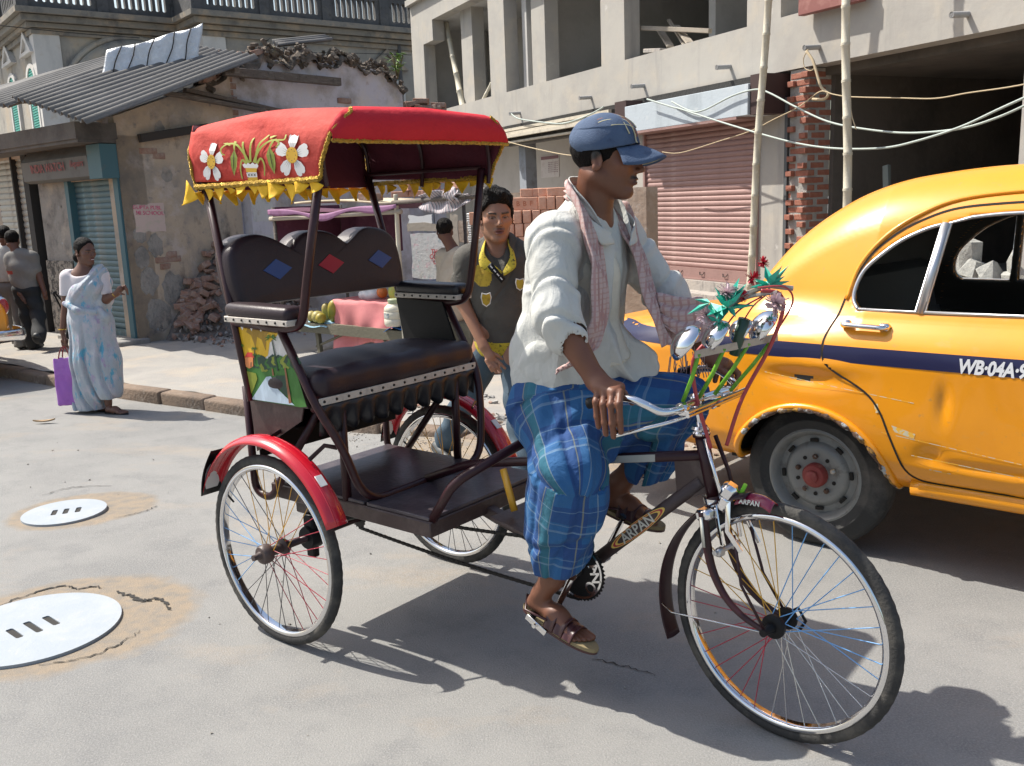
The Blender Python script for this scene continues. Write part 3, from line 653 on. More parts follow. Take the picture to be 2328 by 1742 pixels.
for y in (ra[1] + .25, rb[1] - .3): b.tube([(.70, y, zz(y) - .07), (-1, y, zz(y) + .30), (-2.3, y, zz(y) + .40), (-9, y, zz(y) + .40)], .05, 4)
b.build('purlin', m_wood, shop)
b = MB(); b.bb((-9, .3, 0), (-.3, 4.8, 2.5)); b.build('dark_room', m_dark, shop)
b = MB()                                                         # tarpaulin over the ridge
qa = [SH.X(*k, xx) for k, xx in ((('Z1', 640, 515), -.75), (('Z1', 690, 325), -.75), (('Z1', 1310, 150), -.1), (('Z1', 1285, 340), -.1))]
qa = [np.array(p) for p in qa]
def tf(u, v):
    v = 1.34 * v - .34; a = qa[0] * (1 - u) + qa[3] * u; c = qa[1] * (1 - u) + qa[2] * u; p = a * (1 - v) + c * v; p = p + np.array([.012 * math.sin(9 * u + 2 * v) + .008 * math.sin(25 * u), .012 * math.sin(17 * u + 5 * v), .012 * math.sin(13 * u) - .02 * math.sin(PI * u)]); return p + np.array([-.1, .10, 0]) * (1 - abs(2 * v - 1)) * 0
b.grid(tf, np.linspace(0, 1, 40), np.linspace(0, 1, 10), .006); tp = b.build('tarpaulin', m_tarp, None, True, loc=SH.w(0, 0), rot=(0, 0, SH.a)); tag(tp, 'silver grey tarpaulin tied with cords over the top of the corrugated roof', 'tarpaulin')
for u in (.12, .27, .46, .68, .84):
    b = MB(); b.tube([np.array(tf(u + .03 * v, v)) + np.array([.02, -.02, .0]) for v in np.linspace(0, 1, 8)], .008, 5); b.build('cord', m_dark, tp, True)
def timber(k0, k1, xx, w, h, lab, m=m_wood, ext=0.0):
    p0, p1 = SH.X(*k0, xx), SH.X(*k1, xx); p1 = p1 + (p1 - p0) * ext; L = np.linalg.norm(p1 - p0); d = (p1 - p0) / L
    b = MB(); b.box((0, 0, 0), (L, w, h), None, 0, .006); M = basis((p0 + p1) / 2, d, (1, 0, 0), None); M[:3, :3] = np.stack([d, np.cross(np.array([0, 0, 1.0]), d) / np.linalg.norm(np.cross(np.array([0, 0, 1.0]), d)), np.cross(d, np.cross(np.array([0, 0, 1.0]), d) / np.linalg.norm(np.cross(np.array([0, 0, 1.0]), d)))], 1)
    b.v[0] = b.v[0] @ M[:3, :3].T + M[:3, 3]
    return tag(b.build('timber', m, None, loc=SH.w(0, 0), rot=(0, 0, SH.a)), lab, 'timber', 'timbers on the shop side wall')
timber(('Z1', 1440, 460), ('Z1', 2190, 530), .12, .09, .11, 'dark timber jutting level out from under the roof edge, topmost of the wall timbers')
timber(('Z1', 1190, 580), ('Z1', 1890, 735), .10, .08, .05, 'thin grey plank sloping down beside the ruined wall, upper of the sloping pair')
timber(('Z1', 1060, 600), ('Z1', 1700, 715), .14, .10, .05, 'thicker dark plank sloping down beside the ruined wall, lower of the sloping pair')
timber(('Z1', 900, 893), ('Z1', 1215, 842), .07, .09, .10, 'short black charred beam end set in the stained side wall', m_dark, .4)  # beam end coloured near-black all over
b = MB()
for k in (('Z2', -180, 130), ('Z1', 1950, 310)):
    pass
p0, p1 = SH.X('Z1', 1800, 320, -.2), SH.X('Z1', 2150, 300, -.2)
d_ = p1 - p0; b.grid(lambda u, v: tuple(p0 + d_ * u + np.array([-.28 * v, .1 * v, .05 + .10 * v + .035 * math.sin(2 * PI * v * 2.2) + .04 * u])), np.linspace(0, 1, 6), np.linspace(0, 1, 24), .006)
tag(b.build('loose_roof_sheet', m_corr, None, True, loc=SH.w(0, 0), rot=(0, 0, SH.a)), 'bent loose corrugated sheet lying on top of the ruined wall', 'roof sheet')
m_weed = mat('weed_leaf', (.10, .20, .03), .6, 0, [((.17, .28, .06), 20, .4, .7)])
def weed(p, h, n, lab, seed, spread=.3):
    q2 = random.Random(seed); b = MB()
    for i in range(n):
        a = q2.uniform(0, 6.28); r = q2.uniform(.02, spread); z = q2.uniform(.2, 1) * h; c = np.array([r * math.cos(a), r * math.sin(a), z]); s_ = q2.uniform(.04, .08)
        d1 = np.array([math.cos(a), math.sin(a), q2.uniform(-.6, .6)]); d2 = np.array([-math.sin(a), math.cos(a), q2.uniform(-.4, .4)])
        b.add([c - d2 * s_ * .35, c + d1 * s_, c + d2 * s_ * .35, c - d1 * s_], [(0, 1, 2, 3)])
    t = thing('weed', p, 0, lab, 'plant'); b.build('leaf_cluster', m_weed, t, None)
    b = MB()
    for i in range(5): a = q2.uniform(0, 6.28); b.tube([(0, 0, -.05), (spread * .4 * math.cos(a), spread * .4 * math.sin(a), h * .5), (spread * .7 * math.cos(a), spread * .7 * math.sin(a), h * .9)], .008, 5)
    b.build('stem', mat('weed_stem', (.14, .11, .05), .8) if 'weed_stem' not in MATS else MATS['weed_stem'], t, True); return t
p0 = SH.X('Z2', 350, 490, -.15); weed(SH.w(*p0), .34, 60, 'bright green weed growing from the top of the ruined wall end', 1, .16)

# ------------------------------------------------------------------ unfinished concrete building along the right
FB = Frame((3.35, 13.3), math.atan2(-.9029, .4298))
m_conc = mat('raw_cement_render', (.385, .365, .33), .88, 0, [((.31, .295, .275), .8, .45, .7), ((.43, .385, .32), 2.2, .5, .75), ((.27, .26, .245), 2.6, .56, .74, (1, 1, .12)), ((.52, .50, .47), 3.3, .64, .74)], (7, .22))
m_concd = mat('grey_inner_render', (.46, .45, .43), .9, 0, [((.38, .37, .35), 1.6, .45, .75)], (9, .3))
m_bitum = mat('black_bitumen', (.018, .017, .016), .8, 0, [((.06, .055, .05), 8, .6, .75)], (20, .6))
m_rose = mat('rose_shutter', (.33, .205, .185), .55, .15, [((.27, .165, .15), 3, .45, .75), ((.44, .33, .29), 7, .62, .8, (.3, 1, 1))], (40, .15))
m_board = mat('faded_white_signboard', (.42, .47, .51), .7, 0, [((.30, .34, .37), 3, .5, .75, (1, 1, .3)), ((.52, .54, .55), 5, .55, .8), ((.3, .25, .2), 7, .68, .8)], (20, .2))
m_cream = mat('cream_slat', (.52, .47, .38), .75, 0, [((.34, .30, .25), 6, .5, .75)], (30, .2))
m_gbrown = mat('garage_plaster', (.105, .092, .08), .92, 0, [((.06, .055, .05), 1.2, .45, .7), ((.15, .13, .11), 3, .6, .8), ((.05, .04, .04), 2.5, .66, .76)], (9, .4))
conc = thing('concrete_building', FB.w(0, 0), FB.a, 'unfinished grey concrete building with open upper window bays and shop shutters below', 'building')
W_, R_ = -12.95, 9.5
BEAM0, SILL, TOPW, ROOF = 3.08, 3.75, 5.87, 6.42
b = MB(); b.bb((W_, 0, BEAM0), (R_, .30, SILL)); b.build('edge_beam', m_conc, conc)
b = MB(); b.bb((W_ + .002, .002, TOPW), (R_, .30, ROOF)); b.bb((-12.13, .002, 5.40), (-11.48, .30, TOPW)); b.bb((W_ - .02, -.12, ROOF), (R_, 8, ROOF + .14)); b.build('roof_beam', m_conc, conc)
for (x0, x1) in ((W_ + .001, -12.13), (-8.28, -7.52), (-3.76, -3.03), (.01, .67), (3.6, 4.3), (7.4, 8.1)):
    b = MB(); b.bb((x0, .001, SILL), (x1, .30, TOPW)); b.build('column', m_conc, conc)
b = MB(); b.bb((W_, .3, SILL - .12), (R_, 7.5, SILL)); b.build('upper_floor', m_concd, conc)
b = MB(); b.bb((W_, 6.8, SILL), (R_, 7.0, TOPW)); b.bb((W_, .3, SILL), (W_ + .2, 7, TOPW)); b.bb((W_, .3, TOPW), (R_, 7, TOPW + .1))
c1 = FB.Y('Z2', 1220, 524, .0)
for s0, s1, d0, d1 in ((-7.3, -7.1, .3, 6.8), (-2.9, -2.72, 1.6, 6.8), (1.6, 1.8, .3, 6.8)): b.bb((s0, d0, SILL), (s1, d1, TOPW))
b.build('inner_wall', m_concd, conc)
b = MB()
for k, x, x2, y in (('Z2', 1225, 1310, 520), ('Z2', 780, 850, 640)):
    for dpt in np.arange(.3, 6, .1):
        p = FB.Y(k, x, y, dpt)
        if p[2] > SILL - .02: break
    p2 = FB.Y(k, x2, y, dpt); w_ = p2[0] - p[0]; b.bb((p[0], dpt, SILL), (p[0] + max(.25, w_), dpt + .3, TOPW))
p = FB.Y('Z2', 1030, 300, 2.0); b.bb((p[0] - 2.6, 2.0, SILL), (p[0] + 1.1, 2.16, TOPW))
b.build('inner_column', m_conc, conc)
# ground floor
b = MB(); b.bb((-2.98, .0, -.1), (-2.46, .28, BEAM0)); b.bb((.245, .02, -.1), (.78, .30, 2.72)); b.build('pier', m_conc, conc)
b = MB(); b.bb((4.16, .0, -.1), (4.75, .40, BEAM0)); b.bb((8.5, 0, -.1), (9.4, .4, BEAM0)); b.build('pier', m_conc, conc)
b = MB(); b.bb((.78, .0, -.1), (.835, .22, 2.75)); b.build('steel_channel', mat('grey_channel', (.10, .105, .11), .6, .3), conc)
bb_ = [MB().box((0, 0, 0), (.225, .115, .070), None, 0, .006).mesh('brick', m_brick, None), MB().box((0, 0, 0), (.115, .225, .070), None, 0, .006).mesh('brick', m_brick, None)]
b = MB(); b.bb((.845, .03, -.1), (1.175, .40, BEAM0 - .01)); bp = b.build('brick_pier', mat('grey_mortar', (.30, .29, .27), .95, 0, [((.42, .40, .37), 8, .5, .7)], (40, .5)), conc)
for i in range(33):
    z = .0 + i * .0935
    if z > 3.02: break
    for k, (xx, j) in enumerate(((.90, 1), (1.075, 0)) if i % 2 else ((.955, 0), (1.125, 1))):
        link('brick', bb_[j], bp, (xx + q.uniform(-.012, .012), .088 + q.uniform(-.012, .010), z), (0, q.uniform(-.02, .02), q.uniform(-.05, .05)))
    link('brick', bb_[1], bp, (1.122, .20 + .12 * (i % 2), z + .001), (0, 0, q.uniform(-.03, .03)))
b = MB(); b.bb((-3.05, -.06, 3.00), (.40, .02, 3.085)); b.bb((-7.6, -.04, 3.0), (-3.05, .02, 3.07)); b.build('bitumen_strip', m_bitum, conc)
HO = -.40; h0, h1, h2 = FB.Y('Z2', 1815, 690, HO), FB.Y('Z2', 1920, 842, HO), FB.Y('Z3', 432, 560, HO)
b = MB(); b.bb((h0[0], HO, h1[2]), (h2[0], .03, h0[2]), 0, .006); b.build('shutter_hood', m_board, conc); b = MB(); b.bb((h0[0] - .02, HO - .004, h1[2] - .035), (.30, .02, h1[2] - .002)); b.build('hood_lip', m_rose, conc)
b = MB(); b.bb((h2[0] + .01, HO + .03, h1[2]), (h2[0] + .24, .1, 3.05)); b.bb((h0[0] - .34, HO + .03, 2.6), (h0[0] - .01, .1, 3.05)); b.build('dark_timber_post', mat('maroon_timber', (.045, .022, .02), .7), conc)
ros = thing('roller_shutter', (0, 0, 0)); ros.parent = conc; ros['label'] = 'dusty rose roller shutter'
sm = slat_mesh(2.70, .0770, m_rose)
for i in range(30): link('slat', sm, ros, (-2.46, .03, .455 + i * .0765))
b = MB(); b.bb((-2.46, .033, .28), (.245, .06, 2.8)); b.bb((-2.46, -.01, .285), (.245, .033, .455)); b.bb((-2.46, -.03, .28), (.245, -.01, .302)); b.build('bottom_bar', m_rose, ros)
b = MB()
for s0 in (-1.55, -1.0, -.45): b.tube([(s0, -.015, .40), (s0 + .02, -.03, .36), (s0 + .09, -.03, .36), (s0 + .11, -.015, .40)], .006, 6)
b.build('handle', m_bitum, ros, True)
b = MB(); b.bb((-2.50, -.02, .28), (-2.455, .05, 2.6)); b.bb((.235, -.02, .28), (.28, .05, 2.6)); b.build('guide_rail', m_rose, ros)
m_plinth = mat('stained_plinth', (.36, .33, .30), .92, 0, [((.20, .19, .18), 8, .5, .7, (2, 2, .4)), ((.45, .40, .34), 5, .55, .75)], (20, .5))
b = MB(); b.bb((-2.98, -.10, -.1), (.78, .05, .275)); b.bb((-3.2, -.42, -.1), (.8, -.10, .13)); b.build('plinth', m_plinth, conc)
# open shop under slatted pelmet
b = MB()
for i, (z, dpt) in enumerate(((2.94, -.16), (2.86, -.22), (2.80, -.26), (2.70, -.2))): b.bb((-7.62, dpt, z), (-3.3, dpt + .10, z + (.055 if i < 3 else .035)))
b.build('pelmet_slat', m_cream, conc)
b = MB(); b.bb((-7.62, -.1, 2.66), (-3.3, .1, 3.0)); b.build('pelmet_back', m_slab, conc)
m_shopw = mat('pale_shop_wall', (.50, .46, .42), .9, 0, [((.42, .38, .34), 2, .5, .75)], (9, .2))
b = MB(); b.bb((-12.9, 1.4, -.1), (-3.0, 1.5, BEAM0)); b.build('shop_back_wall', m_shopw, conc)
b = MB(); b.bb((-7.35, .15, -.1), (-7.05, .4, 2.7)); b.build('shop_pier', mat('blue_grey_pier', (.25, .27, .30), .85, 0, [((.18, .18, .19), 4, .5, .7)]), conc)
cal = FB.Y('Z2', 1275, 1010, 1.39); cal2 = FB.Y('Z2', 1395, 1140, 1.39)
b = MB(); b.bb((cal[0], 1.385, cal2[2]), (cal2[0], 1.399, cal[2])); cl_ = tag(b.build('calendar', mat('calendar_paper', (.60, .55, .52), .8, 0, [((.5, .42, .40), 8, .5, .7)]), None, loc=FB.w(0, 0), rot=(0, 0, FB.a)), 'wall calendar hanging in the open shop behind the driver', 'calendar')
b = MB(); cw = (cal2[0] - cal[0]); chh = cal[2] - cal2[2]
b.bb((cal[0] + .02 * cw, 1.380, cal[2] - .17 * chh), (cal2[0] - .02 * cw, 1.3845, cal[2] - .02 * chh))
for r in range(6):
    for c in range(7): b.bb((cal[0] + cw * (.42 + .078 * c), 1.381, cal[2] - chh * (.34 + .085 * r)), (cal[0] + cw * (.46 + .078 * c), 1.3845, cal[2] - chh * (.31 + .085 * r)))
b.build('print', mat('calendar_ink', (.22, .12, .13), .8), cl_)
# garage bay
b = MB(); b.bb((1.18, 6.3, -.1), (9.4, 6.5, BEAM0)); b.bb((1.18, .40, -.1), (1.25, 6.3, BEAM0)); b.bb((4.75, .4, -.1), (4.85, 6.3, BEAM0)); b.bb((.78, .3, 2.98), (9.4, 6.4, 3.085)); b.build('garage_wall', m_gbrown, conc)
b = MB(); b.bb((1.25, .2, -.1), (4.75, 6.3, .16)); b.build('garage_floor', m_plinth, conc)
b = MB(); b.bb((-2.9, .4, -.1), (.8, .5, BEAM0)); b.bb((W_, .4, -.1), (W_ + .2, 7, BEAM0)); b.build('back_wall', m_concd, conc)
lt = FB.Y('Z2', 1060, 300)
# drain spouts
m_pvc = mat('grey_spout', (.33, .33, .33), .6)
sp_ = None
for s0, lab in ((-6.93, 'grey drain spout over the slatted pelmet, just beyond the canopy corner'), (-4.12, 'grey drain spout above the open shop, second from the far end'), (-2.47, 'grey drain spout above the left end of the white signboard'), (-.33, 'grey drain spout above the right end of the white signboard beside the bamboo'), (1.37, 'grey drain spout with tangled rope hanging from it'), (3.48, 'grey drain spout high above the taxi roof, rightmost of all')):
    t = thing('drain_spout', FB.w(s0, 0, 3.28), FB.a, lab, 'drain spout', 'drain spouts along the concrete beam')
    o = MB(); o.tube([(0, .04, .005), (0, -.24, -.015)], .032, 12, caps=False); o.tube([(0, -.24, -.015), (0, .03, .005)], .026, 12, caps=False); o.lathe([(.026, 0), (.032, 0)], 12, basis((0, -.24, -.015), (1, 0, 0), (0, 0, 1))); o.build('pipe', m_pvc, t, True)
# ------------------------------------------------------------------ bamboo, cables, rope
m_bam = mat('bamboo', (.52, .48, .38), .65, 0, [((.36, .32, .24), 9, .5, .75, (1, 1, .25)), ((.60, .57, .50), 14, .55, .75)], (40, .15))
def bamboo(p0, p1, r0, r1, lab, cat='bamboo pole', grp=None, step=.38, parent=None, name='bamboo_pole'):
    p0, p1 = np.array(p0, float), np.array(p1, float); L = np.linalg.norm(p1 - p0); P, R = [], []; n = max(2, int(L / step)); q2 = random.Random(int(L * 100)); k = np.array([q2.uniform(-1, 1), q2.uniform(-1, 1), 0]) * .012
    for i in range(n + 1):
        t = i / n; c = p0 + (p1 - p0) * t + k * math.sin(4 * t * PI) ; r = r0 + (r1 - r0) * t; e = .014 / L
        for dt, f_ in ((-e * 1.3, .98), (-e * .5, 1.14), (0, 1.02), (e * .5, 1.12), (e * 1.3, .97)):
            P.append(c + (p1 - p0) * dt); R.append(r * f_)
    b = MB(); b.tube(P, R, 10); o = b.build(name, m_bam, parent, True)
    if lab: tag(o, lab, cat, grp)
    return o
off = -.75
tb = FB.Y('Z3', 560, 0, off); bb0 = FB.Y('Y1', 440, 780, off); d_ = bb0 - tb
bamboo(FB.w(*(bb0 + d_ * (bb0[2] - .0) / (tb[2] - bb0[2]) * 1.0)), FB.w(*(tb - d_ * .55)), .047, .042, 'bamboo pole standing in front of the rose shutter edge, left of the pair', grp='bamboo scaffold poles')
tb = FB.Y('Z3', 1068, 0, off); bb0 = FB.Y('Y1', 1070, 420, off); d_ = bb0 - tb
bamboo(FB.w(*(bb0 + d_ * bb0[2] / (tb[2] - bb0[2]))), FB.w(*(tb - d_ * .6)), .049, .045, 'bamboo pole standing in front of the dark garage, right of the pair', grp='bamboo scaffold poles')
p0 = FB.Y('Z2', 665, 150, .45); p1 = FB.Y('Z2', 775, 705, .22); bamboo(FB.w(*p1), FB.w(*p0), .075, .06, 'bamboo pole leaning inside the far left upper window bay', grp='bamboo scaffold poles', step=.5)
p0 = FB.Y('Z2', 955, 540, .5); p1 = FB.Y('Z2', 885, 680, .3); bamboo(FB.w(*p1), FB.w(*p0), .04, .035, 'short thin stick leaning in the far left upper bay', 'stick', step=.6, name='stick')
# planks and a fallen frame in the third bay, red sill box at the fourth
def plank(k0, k1, y0, y1, w, h, lab, m, name='plank', grp=None):
    a, c = FB.w(*FB.Y(*k0, y0)), FB.w(*FB.Y(*k1, y1)); d = c - a; L = np.linalg.norm(d); b = MB(); b.box((L / 2, 0, 0), (L, w, h), None, 0, .008)
    o = b.build(name, m, None); M = basis(a, d, np.cross(UZ, d)); o.matrix_world = Matrix(M.tolist()); return tag(o, lab, name, grp)
m_plank = mat('pale_plank', (.38, .33, .27), .85, 0, [((.25, .22, .18), 9, .5, .75, (.2, 1, 1))], (30, .2))
plank(('Z2', 2040, 190), ('Z2', 2110, 300), .8, .5, .12, .04, 'pale plank leaning in the third upper bay, left of two', m_plank, grp='planks in the upper bay')
plank(('Z2', 2100, 130), ('Z2', 2200, 290), .9, .6, .06, .04, 'thin lath leaning in the third upper bay between the planks', m_plank, 'lath')
plank(('Z3', -30, 170), ('Z3', 60, 280), .8, .5, .12, .04, 'pale plank leaning in the third upper bay, right of two', m_plank, grp='planks in the upper bay')
plank(('Z2', 1890, 180), ('Z3', 190, 200), .35, .7, .09, .07, 'long wooden batten lying across the planks in the third upper bay', m_plank, 'batten')
plank(('Z3', 775, 45), ('Z3', 1180, -60), -.12, -.12, .10, .22, 'dark red box section resting on the sill of the fourth upper bay', mat('rust_red', (.22, .08, .07), .7, 0, [((.3, .14, .12), 8, .5, .7)]), 'sill box')
plank(('Z2', 1960, 330), ('Z2', 2070, 325), .1, .1, .16, .06, 'small brick scrap on the sill of the third upper bay', m_plinth, 'brick scrap')
# white cables and the rope
m_cable = mat('pale_cable', (.36, .41, .38), .55)
def cable(pts, off, r, lab, m, cat='cable', grp=None, name='cable'):
    offs = off if isinstance(off, (list, tuple)) else [off] * len(pts)
    P = spline([FB.w(*FB.Y(*p, o)) for p, o in zip(pts, offs)], 8); b = MB(); b.tube(P, r, 7); return tag(b.build(name, m, None, True), lab, cat, grp)
cable([('Z3', -60, 655), ('Z3', 60, 715), ('Z3', 150, 710), ('Z3', 330, 620), ('Z3', 480, 578), ('Z3', 570, 600), ('Z3', 740, 690), ('Z3', 950, 785), ('Z3', 1200, 835), ('Z3', 1480, 858), ('Z3', 1800, 830), ('Z3', 2050, 755), ('Z3', 2260, 660)], -.45, .012, 'pale cable looping over the left bamboo pole, upper of the two thick cables', m_cable, grp='pale cables on the front')
cable([('Z2', 1960, 640), ('Z2', 2120, 690), ('Z3', 0, 705), ('Z3', 250, 785), ('Z3', 500, 860), ('Z3', 750, 925), ('Z3', 1000, 958), ('Z3', 1300, 955), ('Z3', 1520, 910), ('Z3', 1800, 820), ('Z3', 2050, 705), ('Z3', 2260, 610)], -.5, .0125, 'pale cable sagging lowest across the garage opening', m_cable, grp='pale cables on the front')
cable([('Z2', 1085, 735), ('Z2', 1130, 765), ('Z2', 1250, 785), ('Z2', 1400, 798), ('Z2', 1500, 775), ('Z2', 1600, 735), ('Z2', 1680, 690)], -.22, .014, 'pale cable hanging from the drain spout over the slatted pelmet', m_cable, grp='pale cables on the front')
m_rope = mat('tan_rope', (.46, .37, .24), .9)
cable([('Z3', 2260, 535), ('Z3', 2100, 565), ('Z3', 1850, 600), ('Z3', 1640, 635), ('Z3', 1400, 632), ('Z3', 1100, 625), ('Z3', 980, 608), ('Z3', 930, 590), ('Z3', 880, 600), ('Z3', 760, 690), ('Z3', 600, 770), ('Z3', 450, 845), ('Z3', 250, 910), ('Z3', 0, 985), ('HD', 1840, 690)], -.4, .007, 'thin twine strung from the right edge to behind the driver cap', m_rope, 'twine', name='twine')
cable([('Z3', 810, 330), ('Z3', 850, 390), ('Z3', 870, 450), ('Z3', 890, 520), ('Z3', 910, 570), ('Z3', 950, 605), ('Z3', 920, 640), ('Z3', 850, 640)], -.30, .017, 'frayed rope hanging in a bunch from the drain spout', m_rope, 'rope', name='rope')
cable([('Z3', 820, 320), ('Z3', 790, 380), ('Z3', 800, 440), ('Z3', 840, 455), ('Z3', 870, 430)], -.30, .006, 'thin loop of twine beside the frayed rope under the drain spout', m_rope, 'twine', name='twine')
cable([('Z3', 1085, 620), ('Z3', 1095, 700), ('Z3', 1105, 760), ('Z3', 1130, 835)], -.72, .007, 'short rope end hanging on the right bamboo pole', m_rope, 'rope end', name='rope_end')
cable([('Z6', 530, 290), ('Z6', 700, 335), ('Z6', 900, 380), ('Z6', 1040, 405), ('Z6', 1180, 415)], -.3, .010, 'thin cable running from the canopy corner behind the driver cap', m_rope, grp=None)
# parapet wires in front of the old building
b = MB(); p = [OB.w(*OB.Y(k, x, y, -3)) for k, x, y in (('Z1', 0, 165), ('Z1', 500, 215), ('Z1', 900, 245))]; b.tube(spline(p, 6), .012, 5); tag(b.build('overhead_wire', m_bitum, None, True), 'thin dark overhead wire crossing in front of the old mansion', 'wire')
b = MB(); p = [OB.w(*OB.Y(k, x, y, -3)) for k, x, y in (('Z1', 1530, 340), ('Z2', 0, 342), ('Z2', 440, 355))]; b.tube(spline(p, 6), .010, 5); tag(b.build('overhead_wire', m_bitum, None, True), 'thin dark wire crossing the pedimented window wall of the mansion', 'wire')
# ------------------------------------------------------------------ things inside the garage front
m_tbl = mat('concrete_bench', (.30, .29, .27), .85, 0, [((.2, .19, .18), 7, .5, .7)], (20, .3))
t0 = FB.Y('Y1', 752, 455, .25)
tb_ = thing('work_bench', FB.w(t0[0], .25, 0), FB.a, 'grey dusty work bench against the brick pier behind the taxi', 'bench')
b = MB(); b.bb((0, 0, t0[2] - .09), (1.2, .5, t0[2] - .01), 0, .008); b.build('bench_top', m_tbl, tb_)
for x in (.02, 1.1):
    for y in (.02, .42): b = MB(); b.bb((x, y, 0), (x + .07, y + .06, t0[2] - .09)); b.build('leg', m_tbl, tb_)
bn = [MB().box((0, 0, 0), (.245, .12, .076), None, 0, .006).mesh('brick', m_brickn, None)]
def fbrick(k, x, y, dpt, rz, lab, grp='new bricks', z=None):
    p = FB.Y(k, x, y, dpt); link('brick', bn[0], None, FB.w(p[0], p[1], p[2] if z is None else z), (0, 0, FB.a + rz), label=lab, cat='brick', group=grp)
zt = t0[2] - .01 + .038
fbrick('Y1', 905, 430, .33, .1, 'new orange brick lying on the work bench under another brick', z=zt); fbrick('Y1', 890, 392, .33, -.05, 'new orange brick on top of the brick on the work bench', z=zt + .0765)
p0, p1 = FB.Y('Z3', 1205, 1095, .6), FB.Y('Z3', 1265, 1345, .6); d_ = p1 - p0
b = MB(); L = 2.2; b.box((0, 0, 0), (.09, .05, L), None, 0, .004); o = b.build('angle_bar', mat('grey_green_steel', (.16, .19, .18), .6, .2), None); c_ = p0 + d_ / np.linalg.norm(d_) * L / 2
o.matrix_world = Matrix(basis(FB.w(*c_), FB.x, FB.y, -(FB.w(*p1) - FB.w(*p0))).tolist()); tag(o, 'grey green steel bar leaning in the dark garage above the taxi', 'steel bar')
# ------------------------------------------------------------------ the yellow taxis
TX = Frame((1.817, 4.558), math.radians(-41.5))
m_yel = mat('taxi_yellow', (.79, .300, .005), .32, 0, [((.71, .26, .005), 2.2, .42, .72), ((.50, .25, .06), 30, .62, .78), ((.55, .33, .12), 3.5, .62, .85, (1, 1, 2))], None, coat=.45); fine_bump(m_yel, 2.6, .05)
m_blue = mat('navy_stripe', (.012, .013, .050), .4, 0, [((.03, .03, .07), 24, .62, .8)], None, coat=.15, spec=.3)
m_chrome = mat('chrome', (.75, .75, .76), .12, 1.0)
m_dullm = mat('dull_alloy', (.50, .50, .51), .35, .9)
m_rub = mat('tyre_rubber', (.026, .026, .026), .8, 0, [((.10, .092, .082), 5, .5, .75)], (90, .2))
m_wheel = mat('grey_steel_wheel', (.21, .215, .21), .5, .3, [((.26, .25, .23), 9, .5, .75), ((.10, .09, .085), 14, .55, .75)], (30, .1))
m_hubred = mat('red_oxide_hub', (.22, .035, .03), .6, 0, [((.3, .12, .08), 18, .55, .75)])
m_seam = mat('seam_gap', (.012, .010, .008), .9)
m_rust = mat('rust_and_filler', (.10, .055, .035), .9, 0, [((.40, .42, .42), 16, .52, .6), ((.65, .34, .02), 9, .55, .7)], (60, .6))
m_glass = mat('window_glass', (.75, .8, .78), .02, 0, (), None, trans=1.0)
for l_ in (m_glass,): l_.node_tree.nodes['Principled BSDF'].inputs['IOR'].default_value = 1.05
m_seat = mat('taxi_seat_vinyl', (.035, .035, .036), .6)
m_cabin = mat('cabin_lining', (.05, .047, .042), .85)
m_tail = mat('tail_lamp_red', (.35, .02, .02), .25, 0, (), None, coat=.5)
m_script = mat('white_signwriting', (.75, .75, .76), .6)
def smoothp(x, pts):
    p = np.array(pts, float); return np.interp(x, p[:, 0], p[:, 1])
_pch = {}
def pch(x, pts):
    """smooth curve through points, evaluated on an array"""
    k_ = tuple(pts)
    if k_ not in _pch: _pch[k_] = spline(pts, 10)
    P = _pch[k_]; return np.interp(x, P[:, 0], P[:, 1])
ROOFP = [(-.62, .90), (-.47, 1.04), (-.27, 1.285), (-.16, 1.385), (-.04, 1.465), (.07, 1.52), (.2, 1.562), (.34, 1.588), (.6, 1.612), (.95, 1.612), (1.3, 1.58), (1.6, 1.49), (1.8, 1.36), (2.02, 1.12), (2.15, .95)]
